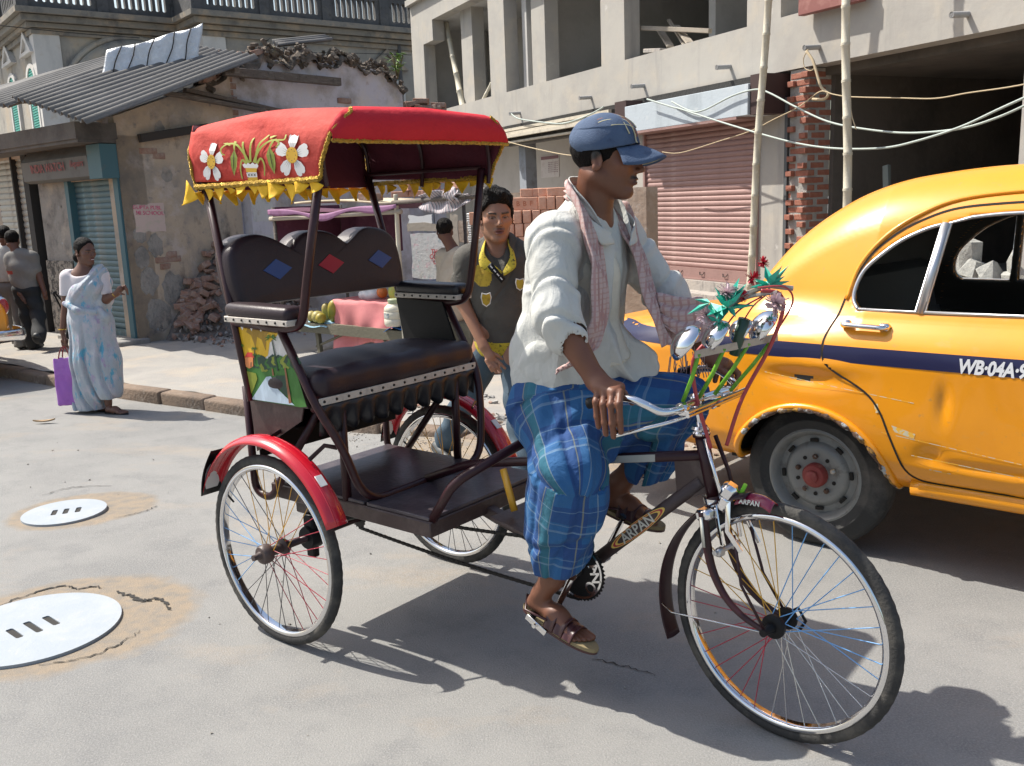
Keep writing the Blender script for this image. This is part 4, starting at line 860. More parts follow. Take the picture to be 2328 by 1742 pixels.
def taxi_sdf(X, Y, Z):
    Xf = X.ravel() if X.ndim == 3 else X
    sh = (lambda a: a.reshape(X.shape)) if X.ndim == 3 else (lambda a: a)
    w = sh(pch(Xf, [(-1.32, .50), (-1.22, .60), (-1.05, .68), (-.8, .745), (-.4, .80), (0, .82), (.5, .83), (1.2, .83), (2.0, .81), (2.6, .78), (3.1, .70), (3.3, .55)]))
    top = sh(pch(Xf, [(-1.32, .70), (-1.22, .84), (-1.05, .935), (-.8, .985), (-.45, 1.04), (0, 1.06), (.6, 1.06), (1.6, 1.06), (2.1, 1.04), (2.7, 1.0), (3.1, .92), (3.3, .7)]))
    bot = sh(pch(Xf, [(-1.32, .52), (-1.2, .42), (-.9, .37), (-.5, .35), (0, .34), (.4, .335), (1, .335), (2, .335), (3, .36), (3.3, .5)]))
    r = .15; hz = (top - bot) / 2; zc = (top + bot) / 2; ay = np.abs(Y)
    wz = w + .016 * np.exp(-((Z - .62) / .14) ** 2) * np.exp(-(X / .5) ** 2) - .05 * np.clip((Z - .85) / .2, 0, 1) ** 2 - .03 * np.clip((.5 - Z) / .2, 0, 1)
    qy, qz = ay - (wz - r), np.abs(Z - zc) - (hz - r)
    low = np.sqrt(np.maximum(qy, 0) ** 2 + np.maximum(qz, 0) ** 2) + np.minimum(np.maximum(qy, qz), 0) - r
    low = np.maximum(low, np.maximum(-1.235 - X, X - 3.28))
    ct = sh(pch(Xf, ROOFP)); wc = .735 - .22 * np.clip((Z - 1.0) / .6, 0, 1.2) ** 1.25
    end = sh(np.interp(Xf, [-.62, -.47, -.3, -.1, .2, 1.5, 1.8, 2.15], [.50, .56, .615, .66, .735, .735, .69, .58])); wc = wc - (.735 - end) * .75
    qy, qz = ay - (wc - .17), (Z - (ct - .17)) * .80
    cab = np.sqrt(np.maximum(qy, 0) ** 2 + np.maximum(qz, 0) ** 2) + np.minimum(np.maximum(qy, qz), 0) - .17
    cab = np.maximum(cab, .80 - Z)
    return smin(low, cab, .10)
def surf_ys(x, z, side=-1):
    """outer half-width of the body at points (x, z), by bisection"""
    x = np.asarray(x, float); z = np.asarray(z, float); a = np.zeros(x.shape); c = np.full(x.shape, 1.2)
    for _ in range(24):
        m = (a + c) / 2; i = taxi_sdf(x, m, z) < 0; a = np.where(i, m, a); c = np.where(i, c, m)
    return side * a
def surf_y(x, z, side=-1): return float(surf_ys(np.array([x]), np.array([z]), side)[0])
ARCH = lambda a: (.375 * math.cos(a), .30 + .365 * math.sin(a))
WIN_R = spline([(.17, 1.085), (.142, 1.12), (.14, 1.17), (.165, 1.24), (.22, 1.30), (.30, 1.365), (.39, 1.41), (.455, 1.43)], 4).tolist() + [(.452, 1.42), (.408, 1.085)]
WIN_M = [(.438, 1.085), (.482, 1.434)] + spline([(.56, 1.455), (.68, 1.467), (.85, 1.47), (1.0, 1.465)], 4).tolist() + [(1.0, 1.09)]
WIN_F = [(1.10, 1.09), (1.10, 1.462)] + spline([(1.2, 1.455), (1.4, 1.42), (1.55, 1.33), (1.68, 1.2), (1.76, 1.09)], 4).tolist()
def poly_sdf(px_, pz_, poly):
    p = np.array(poly); d = np.full(px_.shape, 1e9); ins = np.zeros(px_.shape, bool)
    for (x0, z0), (x1, z1) in zip(p, np.roll(p, -1, 0)):
        ex, ez = x1 - x0, z1 - z0; t = np.clip(((px_ - x0) * ex + (pz_ - z0) * ez) / max(ex * ex + ez * ez, 1e-12), 0, 1)
        d = np.minimum(d, np.hypot(px_ - x0 - t * ex, pz_ - z0 - t * ez)); c = (z0 <= pz_) != (z1 <= pz_); ins ^= c & (px_ < x0 + ex * (pz_ - z0) / (ez if abs(ez) > 1e-9 else 1e-9))
    return np.where(ins, -d, d)
DOOR = [(.09, 1.065), (.062, .98), (.058, .92), (.075, .865), (.13, .825), (.20, .79), (.27, .745), (.32, .68), (.355, .60), (.39, .52), (.425, .45), (.47, .415), (.55, .405), (.80, .405), (1.02, .405), (1.035, .6), (1.035, 1.0), (1.04, 1.3), (1.04, 1.5)]
DOOR += spline([(.85, 1.512), (.68, 1.508), (.50, 1.492), (.38, 1.452), (.28, 1.395), (.19, 1.31), (.13, 1.20), (.10, 1.12)], 4).tolist()
def in_poly(P, poly): return poly_sdf(P[:, 0], P[:, 2], poly) < 0
ts = Solid((-1.30, -.90, .28), (3.36, .012, 1.68), .0125)
ts.apply(taxi_sdf, (-1.30, -.90, .28), (3.36, .012, 1.68), 0, 'u', 0)
dent = lambda x, z: .022 * np.exp(-((x + .02) / .15) ** 2 - ((z - .79) / .035) ** 2) - .006 * np.exp(-((x + .0) / .2) ** 2 - ((z - .85) / .03) ** 2) + .014 * np.exp(-((x - .52) / .05) ** 2 - ((z - .53) / .03) ** 2) + .012 * np.exp(-((x - .75) / .25) ** 2 - ((z - .50) / .02) ** 2) + .010 * np.exp(-((x - .56) / .025) ** 2 - ((z - .74) / .07) ** 2) + .004 * np.sin(9 * x + 3 * z) * np.exp(-((z - .6) / .25) ** 2) * .3
ts.disp(lambda X, Y, Z: dent(X, Z) * (Y < -.5), .06)
ts.shell(.032)
for wx in (0, 2.46):
    ts.apply(lambda X, Y, Z: (np.sqrt(((X - wx) / .375) ** 2 + ((Z - .30) / .365) ** 2) - 1) * .37 + 0 * Y, (wx - .4, -.95, .2), (wx + .4, -.52, .7), 0, 's', .0)
for wp in (WIN_R, WIN_M, WIN_F):
    p = np.array(wp); ts.apply(lambda X, Y, Z: poly_sdf(np.broadcast_to(X, np.broadcast_shapes(X.shape, Z.shape)), np.broadcast_to(Z, np.broadcast_shapes(X.shape, Z.shape)), wp) + 0 * Y, (p[:, 0].min(), -.9, p[:, 1].min()), (p[:, 0].max(), -.3, p[:, 1].max()), .008, 's', .05)
ts.apply(lambda X, Y, Z: np.maximum(np.abs(Z - 1.27 - .0 * X) - .14, np.abs(Y) - .44) + 0 * X, (-.5, -.5, 1.1), (-.0, .05, 1.45), .01, 's', .0) if False else None
# rear and front screens: openings through the shell
def screen(x0, x1, z0, z1, hw): ts.apply(lambda X, Y, Z: np.maximum(np.maximum(np.abs(Z - (z0 + z1) / 2) - (z1 - z0) / 2, np.abs(Y) - hw), np.maximum(x0 - X, X - x1)), (x0, -hw, z0), (x1, .05, z1), .01, 's', .03)
screen(-.47, -.0, 1.13, 1.38, .42); screen(1.70, 2.1, 1.12, 1.42, .5)
ts.cut((0, .0005, 0), (0, 1, 0))
def body_mi(P):
    st = (np.abs(P[:, 2] - (.907 + .004 * 0)) < .0335) & (P[:, 1] < -.3) & (P[:, 0] < 3.0)
    return st.astype(int)
V_, Q_, G_ = ts.net()
def half_mesh(name, keep, flip, push=0.0):
    c = V_[Q_].mean(1); m = keep(c) & (np.abs(c[:, 1]) > .0); Q = Q_[m]; u, inv = np.unique(Q, return_inverse=True); V, G, Q = V_[u].copy(), G_[u].copy(), inv.reshape(-1, 4)
    V = V + G * push
    if flip: V[:, 1] *= -1; G[:, 1] *= -1; Q = Q[:, ::-1]
    return V, Q, G
def taxi_mesh(name, parts, mats):
    vs, qs, gs, n = [], [], [], 0
    for V, Q, G in parts: vs.append(V); qs.append(Q + n); gs.append(G); n += len(V)
    V, Q, G = np.concatenate(vs), np.concatenate(qs), np.concatenate(gs)
    me = bpy.data.meshes.new(name); me.from_pydata(V.tolist(), [], Q.tolist())
    for m in mats: me.materials.append(m)
    P = V[Q].mean(1); me.polygons.foreach_set('material_index', np.where((taxi_sdf(P[:, 0], P[:, 1], P[:, 2]) < -.019) & (P[:, 2] > .4), 1, 0).astype(np.int32))
    me.polygons.foreach_set('use_smooth', np.ones(len(me.polygons), bool)); me.normals_split_custom_set_from_vertices(G.tolist()); me.update(); return me
indoor = lambda c: in_poly(c, DOOR) & (c[:, 1] < -.25)
body_me = taxi_mesh('body', [half_mesh('b', lambda c: ~indoor(c), f) for f in (False, True)], [m_yel, m_cabin])
door_me = [taxi_mesh('door', [half_mesh('d', indoor, f, .0025)], [m_yel, m_cabin]) for f in (False, True)]
def on_body(pts, lift=.003, side=-1):
    P = np.array(pts); return np.c_[P[:, 0], surf_ys(P[:, 0], P[:, 1], side) + side * lift, P[:, 1]]
def strip(pts, w, lift, side=-1):
    """flat ribbon lying on the body side along (x, z) points"""
    P = np.array(pts); T = np.gradient(P, axis=0); T /= np.linalg.norm(T, axis=1)[:, None]; Nn = np.c_[-T[:, 1], T[:, 0]]
    k = 2 if w < .02 else 5
    A = (P[:, None] + Nn[:, None] * w * np.linspace(-.5, .5, k)[None, :, None]).reshape(-1, 2)
    return on_body(A, lift, side), [(k * i + j, k * i + j + 1, k * i + k + j + 1, k * i + k + j) for i in range(len(P) - 1) for j in range(k - 1)]
def road_wheel(parent, x, y, side, full=True):
    w = thing('wheel', (x, y, .33)); w.parent = parent
    M = basis((0, 0, 0), (1, 0, 0), (0, 0, 1), (0, -1, 0)) if side < 0 else basis((0, 0, 0), (-1, 0, 0), (0, 0, 1), (0, 1, 0))
    tb = MB(); tb.lathe([(.205, -.07), (.25, -.085), (.30, -.082), (.322, -.06), (.33, -.03), (.33, .03), (.322, .06), (.30, .080), (.262, .084), (.258, .089), (.252, .089), (.248, .084), (.222, .078), (.205, .07)], 64, M, closed=True); tb.build('tyre', m_rub, w, True)
    rm = MB(); rm.lathe([(.208, -.07), (.215, .074), (.205, .078), (.196, .07), (.188, .045), (.178, .030), (.150, .034), (.135, .052), (.12, .058), (.10, .054), (.075, .050), (.0, .050)], 48, M)
    rm.build('rim', m_wheel, w, 35)
    hc = MB(); hc.lathe([(.056, .045), (.055, .075), (.047, .088), (.03, .092), (.028, .108), (.018, .116), (0, .118)], 28, M); hc.build('hub_cap', m_hubred, w, 40)
    for i in range(5):
        a = i * 2 * PI / 5 + .35; nb = MB(); Mn = M @ np.array(Matrix.Translation((.085 * math.cos(a), .085 * math.sin(a), .045))); nb.lathe([(.012, 0), (.012, .02), (.008, .026), (0, .026)], 6, Mn); nb.build('wheel_nut', m_rust, w, None)
    sl = MB()
    for i in range(8):
        a = i * 2 * PI / 8 + .1; c, s_ = math.cos(a), math.sin(a)
        pts = [(.158 * math.cos(a + t * .11) + e * .007 * math.cos(a), .158 * math.sin(a + t * .11) + e * .007 * math.sin(a)) for e, t in ((1, -1), (1, 0), (1, 1), (-1, 1), (-1, 0), (-1, -1))]
        sl.prism(pts, .012, M @ np.array(Matrix.Translation((0, 0, .0355))))
    for i in range(5): a = i * 2 * PI / 5 + .95; sl.lathe([(.009, .0), (.009, .056), (0, .056)], 10, M @ np.array(Matrix.Translation((.088 * math.cos(a), .088 * math.sin(a), 0))))
    sl.build('vent_slot', m_seam, w, None); return w
def make_taxi(loc, ang, lab, detail=True, sides=(-1, 1)):
    t = thing('taxi', loc, ang, lab, 'taxi', 'yellow taxis')
    link('body', body_me, t)
    for k, s_ in enumerate((-1, 1)):
        d = link('door', door_me[k], t)
        b = MB(); dl = np.array(DOOR); L = dl.tolist() + [dl[0].tolist()]; P = spline(L, 3); v, f = strip(P, .0085, .0048, s_); b.add(v, f); b.build('door_gap', m_seam, t, True)
        for xa, xb, pa in ((-1.2, .056, t), (.064, 1.03, d), (1.04, 2.95, t)):
            v, f = strip([(x, .907) for x in np.linspace(xa, xb, max(8, int((xb - xa) / .05)))], .067, .0042 if pa is d else .0022, s_); b = MB(); b.add(v, f); b.build('stripe', m_blue, pa, True)
        y0 = surf_y(.22, 1.025, s_)
        h = MB(); h.tube(fillet([(.13, y0, 1.03), (.14, y0 + s_ * .038, 1.03), (.30, y0 + s_ * .040, 1.024), (.315, y0, 1.022)], .02, 5), .0105, 8, sq=1.5); h.box((.142, y0 + s_ * .014, 1.03), (.044, .03, .034), None, 0, .008); h.box((.302, y0 + s_ * .014, 1.023), (.044, .03, .034), None, 0, .008); h.build('handle', m_chrome, d, True)
        for wp, nm, m in ((WIN_R, 'quarter_window_trim', m_dullm), (WIN_M, 'window_trim', m_dullm), (WIN_F, 'window_trim', m_dullm)):
            b = MB(); Pp = np.array(wp + [wp[0]]); b.tube(on_body(Pp, .002, s_), .0085, 6); b.build(nm, m, d if wp is not WIN_F else t, True)
        b = MB(); p0, p1 = np.array((.423, surf_y(.423, 1.085, s_) + s_ * .006, 1.08)), np.array((.468, surf_y(.468, 1.43, s_) + s_ * .006, 1.435)); b.tube([p0, (p0 + p1) / 2 + np.array([0, s_ * .006, 0]), p1], .017, 6, sq=.5); b.build('window_divider', m_dullm, d, True)
        g = MB(); Pw = np.array(WIN_R); n = len(Pw); g.add(on_body(Pw, -.012, s_), [tuple(range(n))]); g.build('quarter_glass', m_glass, d, True)
        g = MB(); Pw = [(.44, 1.085), (.455, 1.115), (.8, 1.155), (1.0, 1.16), (1.0, 1.09)]; g.add(on_body(Pw, -.015, s_), [tuple(range(5))]); g.build('lowered_glass', m_glass, d, True)
        b = MB(); P = spline([(.13, 1.10), (.165, 1.24), (.26, 1.365), (.38, 1.45), (.52, 1.505), (.75, 1.53), (1.05, 1.535), (1.35, 1.50)], 5); b.tube(on_body([(x - .02, z + .022) for x, z in P], .004, s_), .009, 6); b.build('drip_rail', m_yel, t, True)
        b = MB(); aa = np.linspace(-.12, PI + .25, 40)
        b.tube(on_body([ARCH(a) for a in aa], .002, s_), .017, 7); b.build('arch_lip', m_yel, t, True)
        b = MB(); b.tube([(ARCH(a)[0] * .985, surf_y(*ARCH(a), s_) + s_ * (.010 + .004 * math.sin(a * 31)), .30 + (ARCH(a)[1] - .30) * .972) for a in np.linspace(-.1, PI * .8, 50)], [.0115 + .006 * math.sin(i * 2.1) * math.sin(i * .7) for i in range(50)], 6); b.build('rusty_arch_edge', m_rust, t, True, label='rusted and filler-patched edge of the rear wheel arch')
        b = MB(); xs_ = np.linspace(.44, 2.0, 24); b.tube(on_body([(x, .385) for x in xs_], .012, s_) - np.array([0, 0, .013]), .034, 10, sq=.6); b.build('sill', m_yel, t, True)
    if True:
        y0 = surf_y(.7, .907, -1); v, f = text_mesh('WB·04A·99', .076, .003, .22, .0026, .96, 'LEFT'); v[:, 0] *= .76; b = MB(); yy = surf_ys(.605 + v[:, 0], np.full(len(v), .905), -1); b.add(np.c_[.605 + v[:, 0], yy - .007 - v[:, 2], .897 + v[:, 1]], f); b.build('number_lettering', m_script, t, None)
        for (x0, z0, x1, z1, w_) in ((-.2, .80, .45, .735, .003), (.33, .60, .85, .545, .003), (.36, .625, .46, .60, .022), (.45, .52, .9, .49, .003), (.3, .715, .31, .68, .016), (.52, .47, .60, .465, .004)):
            n_ = 8; P = [(x0 + (x1 - x0) * i / n_, z0 + (z1 - z0) * i / n_) for i in range(n_ + 1)]; v, f = strip(P, w_, .0035); b = MB(); b.add(v, f); b.build('scratch', mat('bare_scrape', (.58, .52, .36), .7, 0, [((.8, .42, .03), 30, .5, .55)]) if 'bare_scrape' not in MATS else MATS['bare_scrape'], t, True)
    for wx in (0, 2.46):
        for s_ in (-1, 1): road_wheel(t, wx, s_ * .655, s_)
    b = MB(); b.bb((-1.0, -.56, .36), (3.0, .56, .40)); b.bb((-.42, -.54, .40), (-.38, .54, 1.0))
    for wx in (0, 2.46):
        for s_ in (-1, 1): b.bb((wx - .40, s_ * .50, .40), (wx + .40, s_ * .53, .80)); b.bb((wx - .42, s_ * .52, .72), (wx + .42, s_ * .72, .745)); b.bb((wx - .41, s_ * .52, .36), (wx - .385, s_ * .72, .74)); b.bb((wx + .385, s_ * .52, .36), (wx + .41, s_ * .72, .74))
    b.tube([(0, -.6, .33), (0, .6, .33)], .05, 8); b.build('underbody', m_seam, t, None)
    b = MB(); b.bb((.05, -.6, .55), (.55, .6, .78), 0, .05); b.box((.02, 0, .98), (.16, 1.16, .50), Euler((0, -.22, 0)), 0, .05); b.bb((1.05, -.6, .55), (1.5, .6, .78), 0, .05); b.box((1.0, 0, .95), (.14, 1.16, .46), Euler((0, -.2, 0)), 0, .05); b.build('seats', m_seat, t)
    b = MB(); b.bb((-.35, -.55, .98), (.0, .55, 1.0)); b.build('parcel_shelf', m_cabin, t)
    b = MB(); ys_ = np.linspace(-.44, .44, 9); b.grid(lambda u, v: (-.42 + .25 * v - .0 - .03 * (1 - (u / .44) ** 2), u, 1.12 + .27 * v), ys_, np.linspace(0, 1, 5)); b.build('rear_screen', m_glass, t, True)
    for s_ in (-1, 1):
        lp = thing('tail_lamp', (-1.17, s_ * .585, .80)); lp.parent = t
        b = MB(); b.lathe([(.052, -.03), (.062, .0), (.062, .02), (.052, .026)], 20, basis((0, 0, 0), (0, 1.0, 0), (0, 0, 1.75), (-1, s_ * .45, 0)) @ np.diag([1, 1.6, 1, 1])); b.build('bezel', m_chrome, lp, True)
        b = MB(); b.lathe([(.050, .02), (.047, .04), (.03, .052), (0, .056)], 20, basis((0, 0, 0), (0, 1, 0), (0, 0, 1), (-1, s_ * .45, 0)) @ np.diag([1, 1.6, 1, 1])); b.build('lens', m_tail, lp, True)
    b = MB(); b.tube(spline([(-.85, -.80, .50), (-1.2, -.76, .50), (-1.33, -.55, .50), (-1.36, 0, .50), (-1.33, .55, .50), (-1.2, .76, .50), (-.85, .80, .50)], 6), .065, 10, sq=.35, up=(0, 0, 1)); b.build('rear_bumper', m_chrome, t, True)
    b = MB(); b.tube(spline([(2.9, -.80, .48), (3.25, -.72, .48), (3.42, 0, .48), (3.25, .72, .48), (2.9, .80, .48)], 6), .06, 10, sq=.35, up=(0, 0, 1)); b.build('front_bumper', m_chrome, t, True)
    return t
taxi1 = make_taxi(TX.o, TX.a, 'yellow taxi with a navy stripe and dented rear wing standing behind the rickshaw')
t2 = thing('taxi', (0, 0, 0))
bpy.data.objects.remove(t2)
def copy_tree(o, parent=None):
    c = o.copy(); COL.objects.link(c); c.parent = parent
    for ch in o.children: copy_tree(ch, c)
    return c
taxi2 = copy_tree(taxi1)
a2 = math.atan2(.655, -.755); d2 = np.array([math.cos(a2), math.sin(a2)]); l2 = np.array([-d2[1], d2[0]])
pr_ = WORLD.Y('Z4', 18, 560, 9.75)[:2]                     # its rear right-hand corner as the photo shows it
o2 = pr_ + d2 * 1.15 + l2 * .62
taxi2.location = (o2[0], o2[1], -.10); taxi2.rotation_euler = (0, 0, a2); taxi2['label'] = 'yellow taxi at the far left edge, only its tail lamp corner showing'
# ------------------------------------------------------------------ the cycle rickshaw (x forward, y to its left, z up)
RK = Frame((-.5969, 3.6312), math.radians(-39.2176))
m_mar = mat('maroon_frame_paint', (.030, .008, .011), .36, 0, [((.055, .018, .02), 18, .55, .75), ((.09, .06, .05), 40, .70, .8)], None, spec=.38)
m_mar2 = mat('brown_plate', (.055, .034, .031), .5, 0, [((.11, .08, .07), 9, .5, .75), ((.035, .022, .022), 20, .55, .75)], (40, .15))
m_deck = mat('scuffed_deck', (.060, .048, .055), .32, 0, [((.12, .10, .105), 6, .5, .75), ((.035, .028, .032), 16, .52, .75), ((.19, .165, .15), 28, .66, .8)], (50, .12))
m_fred = mat('mudguard_red', (.50, .008, .022), .26, 0, [((.36, .006, .018), 7, .5, .75), ((.60, .09, .08), 40, .68, .8)], None, coat=.6)
m_lea = mat('dark_brown_leatherette', (.026, .015, .019), .42, 0, [((.036, .022, .027), 4, .45, .75)], (140, .12), spec=.36)
m_lead = mat('black_leatherette', (.012, .012, .015), .38, 0, (), (120, .1))
m_trim = mat('pale_trim_band', (.52, .47, .41), .6, 0, [((.35, .31, .27), 30, .5, .7)])
m_stud = mat('dark_stud', (.03, .028, .026), .4, .5)
m_can = mat('canopy_red', (.62, .058, .042), .8, 0, [((.66, .10, .075), 3, .45, .75), ((.50, .035, .03), 9, .58, .8)], (26, .30))
def let_light_through(m, w):
    nt = m.node_tree; bs = nt.nodes['Principled BSDF']; tr = nt.nodes.new('ShaderNodeBsdfTranslucent'); mx = nt.nodes.new('ShaderNodeMixShader'); mx.inputs[0].default_value = w; c = bs.inputs['Base Color'].links[0].from_socket; nt.links.new(c, tr.inputs['Color']); nt.links.new(bs.outputs[0], mx.inputs[1]); nt.links.new(tr.outputs[0], mx.inputs[2]); nt.links.new(mx.outputs[0], [n for n in nt.nodes if n.type == 'OUTPUT_MATERIAL'][0].inputs[0])
let_light_through(m_can, .2)
m_val = mat('canopy_red_shaded', (.60, .014, .03), .75, 0, [((.50, .01, .022), 5, .5, .75)], (26, .3)); let_light_through(m_val, .25)  # canopy cloth again, its look in shade put into the colour
m_cin = mat('canopy_lining_maroon', (.090, .012, .025), .85, 0, [((.06, .008, .02), 5, .5, .75)], (20, .3))
m_gold = mat('gold_tinsel', (.62, .40, .06), .35, .55, [((.30, .17, .03), 90, .5, .65)], (180, 1.0))
m_penn = mat('yellow_pennant', (.78, .46, .015), .75, 0, [((.70, .38, .01), 16, .5, .75)], (60, .2))
m_steel = mat('spoke_steel', (.60, .60, .60), .25, 1.0)
m_spy = mat('spoke_yellow', (.62, .33, .03), .35); m_spb = mat('spoke_blue', (.13, .33, .62), .35); m_spr = mat('spoke_red', (.36, .02, .045), .35); m_spd = mat('spoke_dark', (.10, .10, .11), .35, .8)
m_rim = mat('chromed_rim', (.72, .72, .73), .10, 1.0, [((.55, .53, .50), 12, .6, .8)])
m_chain = mat('oily_chain', (.018, .017, .016), .5, .4)
m_blackp = mat('black_paint', (.008, .008, .009), .5, spec=.22)
m_ckb = mat('tyre_dusty', (.030, .029, .028), .85, 0, [((.12, .108, .09), 7, .45, .75)], (120, .3))
rk = thing('cycle_rickshaw', RK.w(0, 0), RK.a, 'red canopied cycle rickshaw with painted side panels carrying no passenger', 'cycle rickshaw')
def sprite(loops, k, plane_y, lift, m, nm, parent, fn=None):
    b = MB()
    for lp in loops:
        P = np.array([RK.Y(k, x, y, plane_y) for x, y in lp]);
        if fn is None: P[:, 1] = plane_y - lift
        else: P[:, 1] = [fn(p[0], p[2]) - lift for p in P]
        b.add(P, [tuple(range(len(P)))])
    return b.build(nm, m, parent, None)
# --- wheels
def spoke_wheel(name, loc, parent, R, dial, hub='big', steer=0.0, tread=True):
    w = thing(name, loc, steer); w.parent = parent
    M = basis((0, 0, 0), (1, 0, 0), (0, 0, 1), (0, -1, 0))
    t = MB(); rm = .0205; Rc = R - rm; n = 240; v = []; f = []; k = 14
    for i in range(n):
        a = i * 2 * PI / n
        for j in range(k):
            b_ = j * 2 * PI / k; rad = rm * (1 + (.055 if (i // 2 + (j % 2)) % 2 and abs(b_) < 1.15 or (i // 2 + (j % 2)) % 2 and b_ > 2 * PI - 1.15 else 0)); r = Rc + rad * math.cos(b_) * (1.08 if math.cos(b_) < 0 else 1.0)
            v.append((r * math.cos(a), rad * math.sin(b_) * .95, r * math.sin(a)))
    for i in range(n):
        for j in range(k): f.append((i * k + j, ((i + 1) % n) * k + j, ((i + 1) % n) * k + (j + 1) % k, i * k + (j + 1) % k))
    t.add(v, f); t.build('tyre', m_ckb, w, True)
    r0 = R - 2 * rm
    b = MB(); b.lathe([(r0 + .010, -.017), (r0 - .004, -.019), (r0 - .012, -.012), (r0 - .007, 0), (r0 - .012, .012), (r0 - .004, .019), (r0 + .010, .017), (r0 + .008, 0)], 96, M, closed=True); b.build('rim', m_rim, w, True)
    h = MB(); big = hub == 'big'
    h.lathe([(0, -.055), (.022, -.055), (.03, -.045), (.034, -.036), (.034, -.030), (.018, -.024), (.018, .024), (.034, .030), (.036, .036), (.036, .060 if big else .045), (.030, .068 if big else .05), (.016, .07 if big else .052), (.011, .085), (.011, .10), (0, .10)], 28, M); h.build('hub', m_mar2 if big else m_blackp, w, 40)
    sp = MB(); sp.tube([(0, 0, 0), (0, 0, 1)], .0016, 5, caps=False); me = sp.mesh('spoke', m_steel, True)
    for i in range(36):
        a = (i + .5) * 2 * PI / 36 ; fl = 1 if i % 2 else -1; cr = (1 if (i // 2) % 2 else -1)
        ah = a + cr * .62; p0 = np.array([.030 * math.cos(ah), -fl * .032, .030 * math.sin(ah)]); p1 = np.array([(r0 - .006) * math.cos(a), -fl * .004, (r0 - .006) * math.sin(a)])
        d = p1 - p0; L = np.linalg.norm(d); zq = Vector(d / L).to_track_quat('Z', 'Y')
        o = link('spoke', me, w, p0, zq.to_euler(), (1, 1, L)); own_material(o, dial(math.degrees(a) % 360))
    nb = MB(); nb.tube([((r0 - .005) * math.cos(2.6), 0, (r0 - .005) * math.sin(2.6)), ((r0 - .042) * math.cos(2.6), 0, (r0 - .042) * math.sin(2.6))], .004, 6); nb.build('valve', m_blackp, w, True)
    return w
def dial_r(a): return m_spr if a > 290 or a < 45 else m_spy if a < 125 else m_spb if 140 < a < 215 else m_spd
def dial_f(a): return m_spb if a > 340 or a < 95 else m_spy if a < 170 else m_spr if a < 262 else m_steel
spoke_wheel('rear_wheel', (0, -.47, .36), rk, .36, dial_r); spoke_wheel('rear_wheel', (0, .47, .36), rk, .36, lambda a: m_spd if a > 180 else m_spy)
ST = math.radians(-6.8); FWX = 1.745
fk = thing('front_fork', (1.505, 0, 0), ST); fk.parent = rk
fx = FWX - 1.505
spoke_wheel('front_wheel', (FWX, 0, .36), rk, .36, dial_f, 'small', ST)
# --- rear mudguards
for s_ in (-1, 1):
    b = MB(); A_ = np.linspace(math.radians(22), math.radians(158), 40)
    def fg(u, v, s_=s_): r = .418 - .020 * (v ** 2) ** .9 * 1.0 - .006 * (abs(v) > .85); return (r * math.cos(u) * 1.0 - .004, s_ * .47 + .046 * v, .375 + r * math.sin(u) * 1.0)
    b.grid(fg, A_, np.linspace(-1, 1, 11), .0022); mg = b.build('mudguard', m_fred, rk, True)
    b = MB()
    for vv in (-.38, .38): b.tube([np.array(fg(u, vv)) + np.array([math.cos(u), 0, math.sin(u)]) * .001 for u in A_], .0028, 6)
    b.build('bead', m_fred, mg, True)
    b = MB(); u0 = math.radians(158)
    b.grid(lambda u, v: (-.30 - .085 * u - .02 * math.sin(PI * u) + .03 * v * v, s_ * .47 + .052 * v * (1 + .15 * u), .60 - .03 + .13 * (1 - 1.45 * u) + .01 * v * v), np.linspace(0, 1, 8), np.linspace(-1, 1, 7), .003); b.build('mud_flap', m_blackp, mg, True)
    b = MB(); b.prism([(-.035, -.05), (.035, -.05), (.035, .04), (.02, .06), (-.02, .06), (-.035, .04)], .003, basis((-.362, s_ * .47, .585), (0, 1, 0), (.35, 0, 1))); b.build('reflector_plate', mat('white_plate', (.6, .6, .6), .4) if s_ < 0 else MATS['white_plate'], mg)
    b = MB(); ang = math.radians(45); b.box((.415 * math.cos(ang), s_ * .47 + (.0 if s_ < 0 else 0), .38 + .415 * math.sin(ang)), (.004, .03, .045), Euler((0, -ang, 0)), 0, .001); b.build('sticker_patch', MATS['white_plate'], mg)
    b = MB(); b.tube([(.225, s_ * .46, .735), (.24, s_ * .40, .775), (.26, s_ * .36, .76)], .009, 8, sq=.4); b.tube([(.02, s_ * .46, .79), (.0, s_ * .39, .80)], .009, 8, sq=.4); b.build('stay', m_mar, mg, True)
# --- frame tubes
def rtube(pts, r, nm, m=None, fr=.06, n=10, parent=None, **k): b = MB(); b.tube(fillet(pts, fr, 6), r, n, **k); return b.build(nm, m or m_mar, parent or rk, True)
rtube([(.085, -.425, 1.175), (.245, -.42, .905), (.30, -.37, .77), (.335, -.315, .555), (.335, 0, .56), (.335, .315, .555), (.30, .37, .77), (.245, .42, .905), (.085, .425, 1.175)], .0155, 'seat_frame', fr=.11)
for s_ in (-1, 1):
    rtube([(.330, s_ * .402, 1.715), (.24, s_ * .425, 1.33), (.205, s_ * .425, 1.195), (.09, s_ * .425, 1.178), (-.19, s_ * .425, 1.19)], .0155, 'canopy_post', fr=.075)
    rtube([(-.318, s_ * .402, 1.715), (-.19, s_ * .425, 1.205), (-.134, s_ * .42, .90)], .0155, 'rear_post', fr=.05)
    rtube([(.225, s_ * .30, .90), (.222, s_ * .30, .545)], .0165, 'seat_leg')
    rtube([(-.255, s_ * .355, .93), (-.255, s_ * .355, .515), (-.16, s_ * .355, .495), (.19, s_ * .355, .91)], .0150, 'seat_stay', fr=.07)
rtube([(-.255, -.355, .86), (-.255, .355, .86)], .013, 'cross_tube'); rtube([(.19, -.40, .90), (.19, .40, .90)], .013, 'cross_tube')
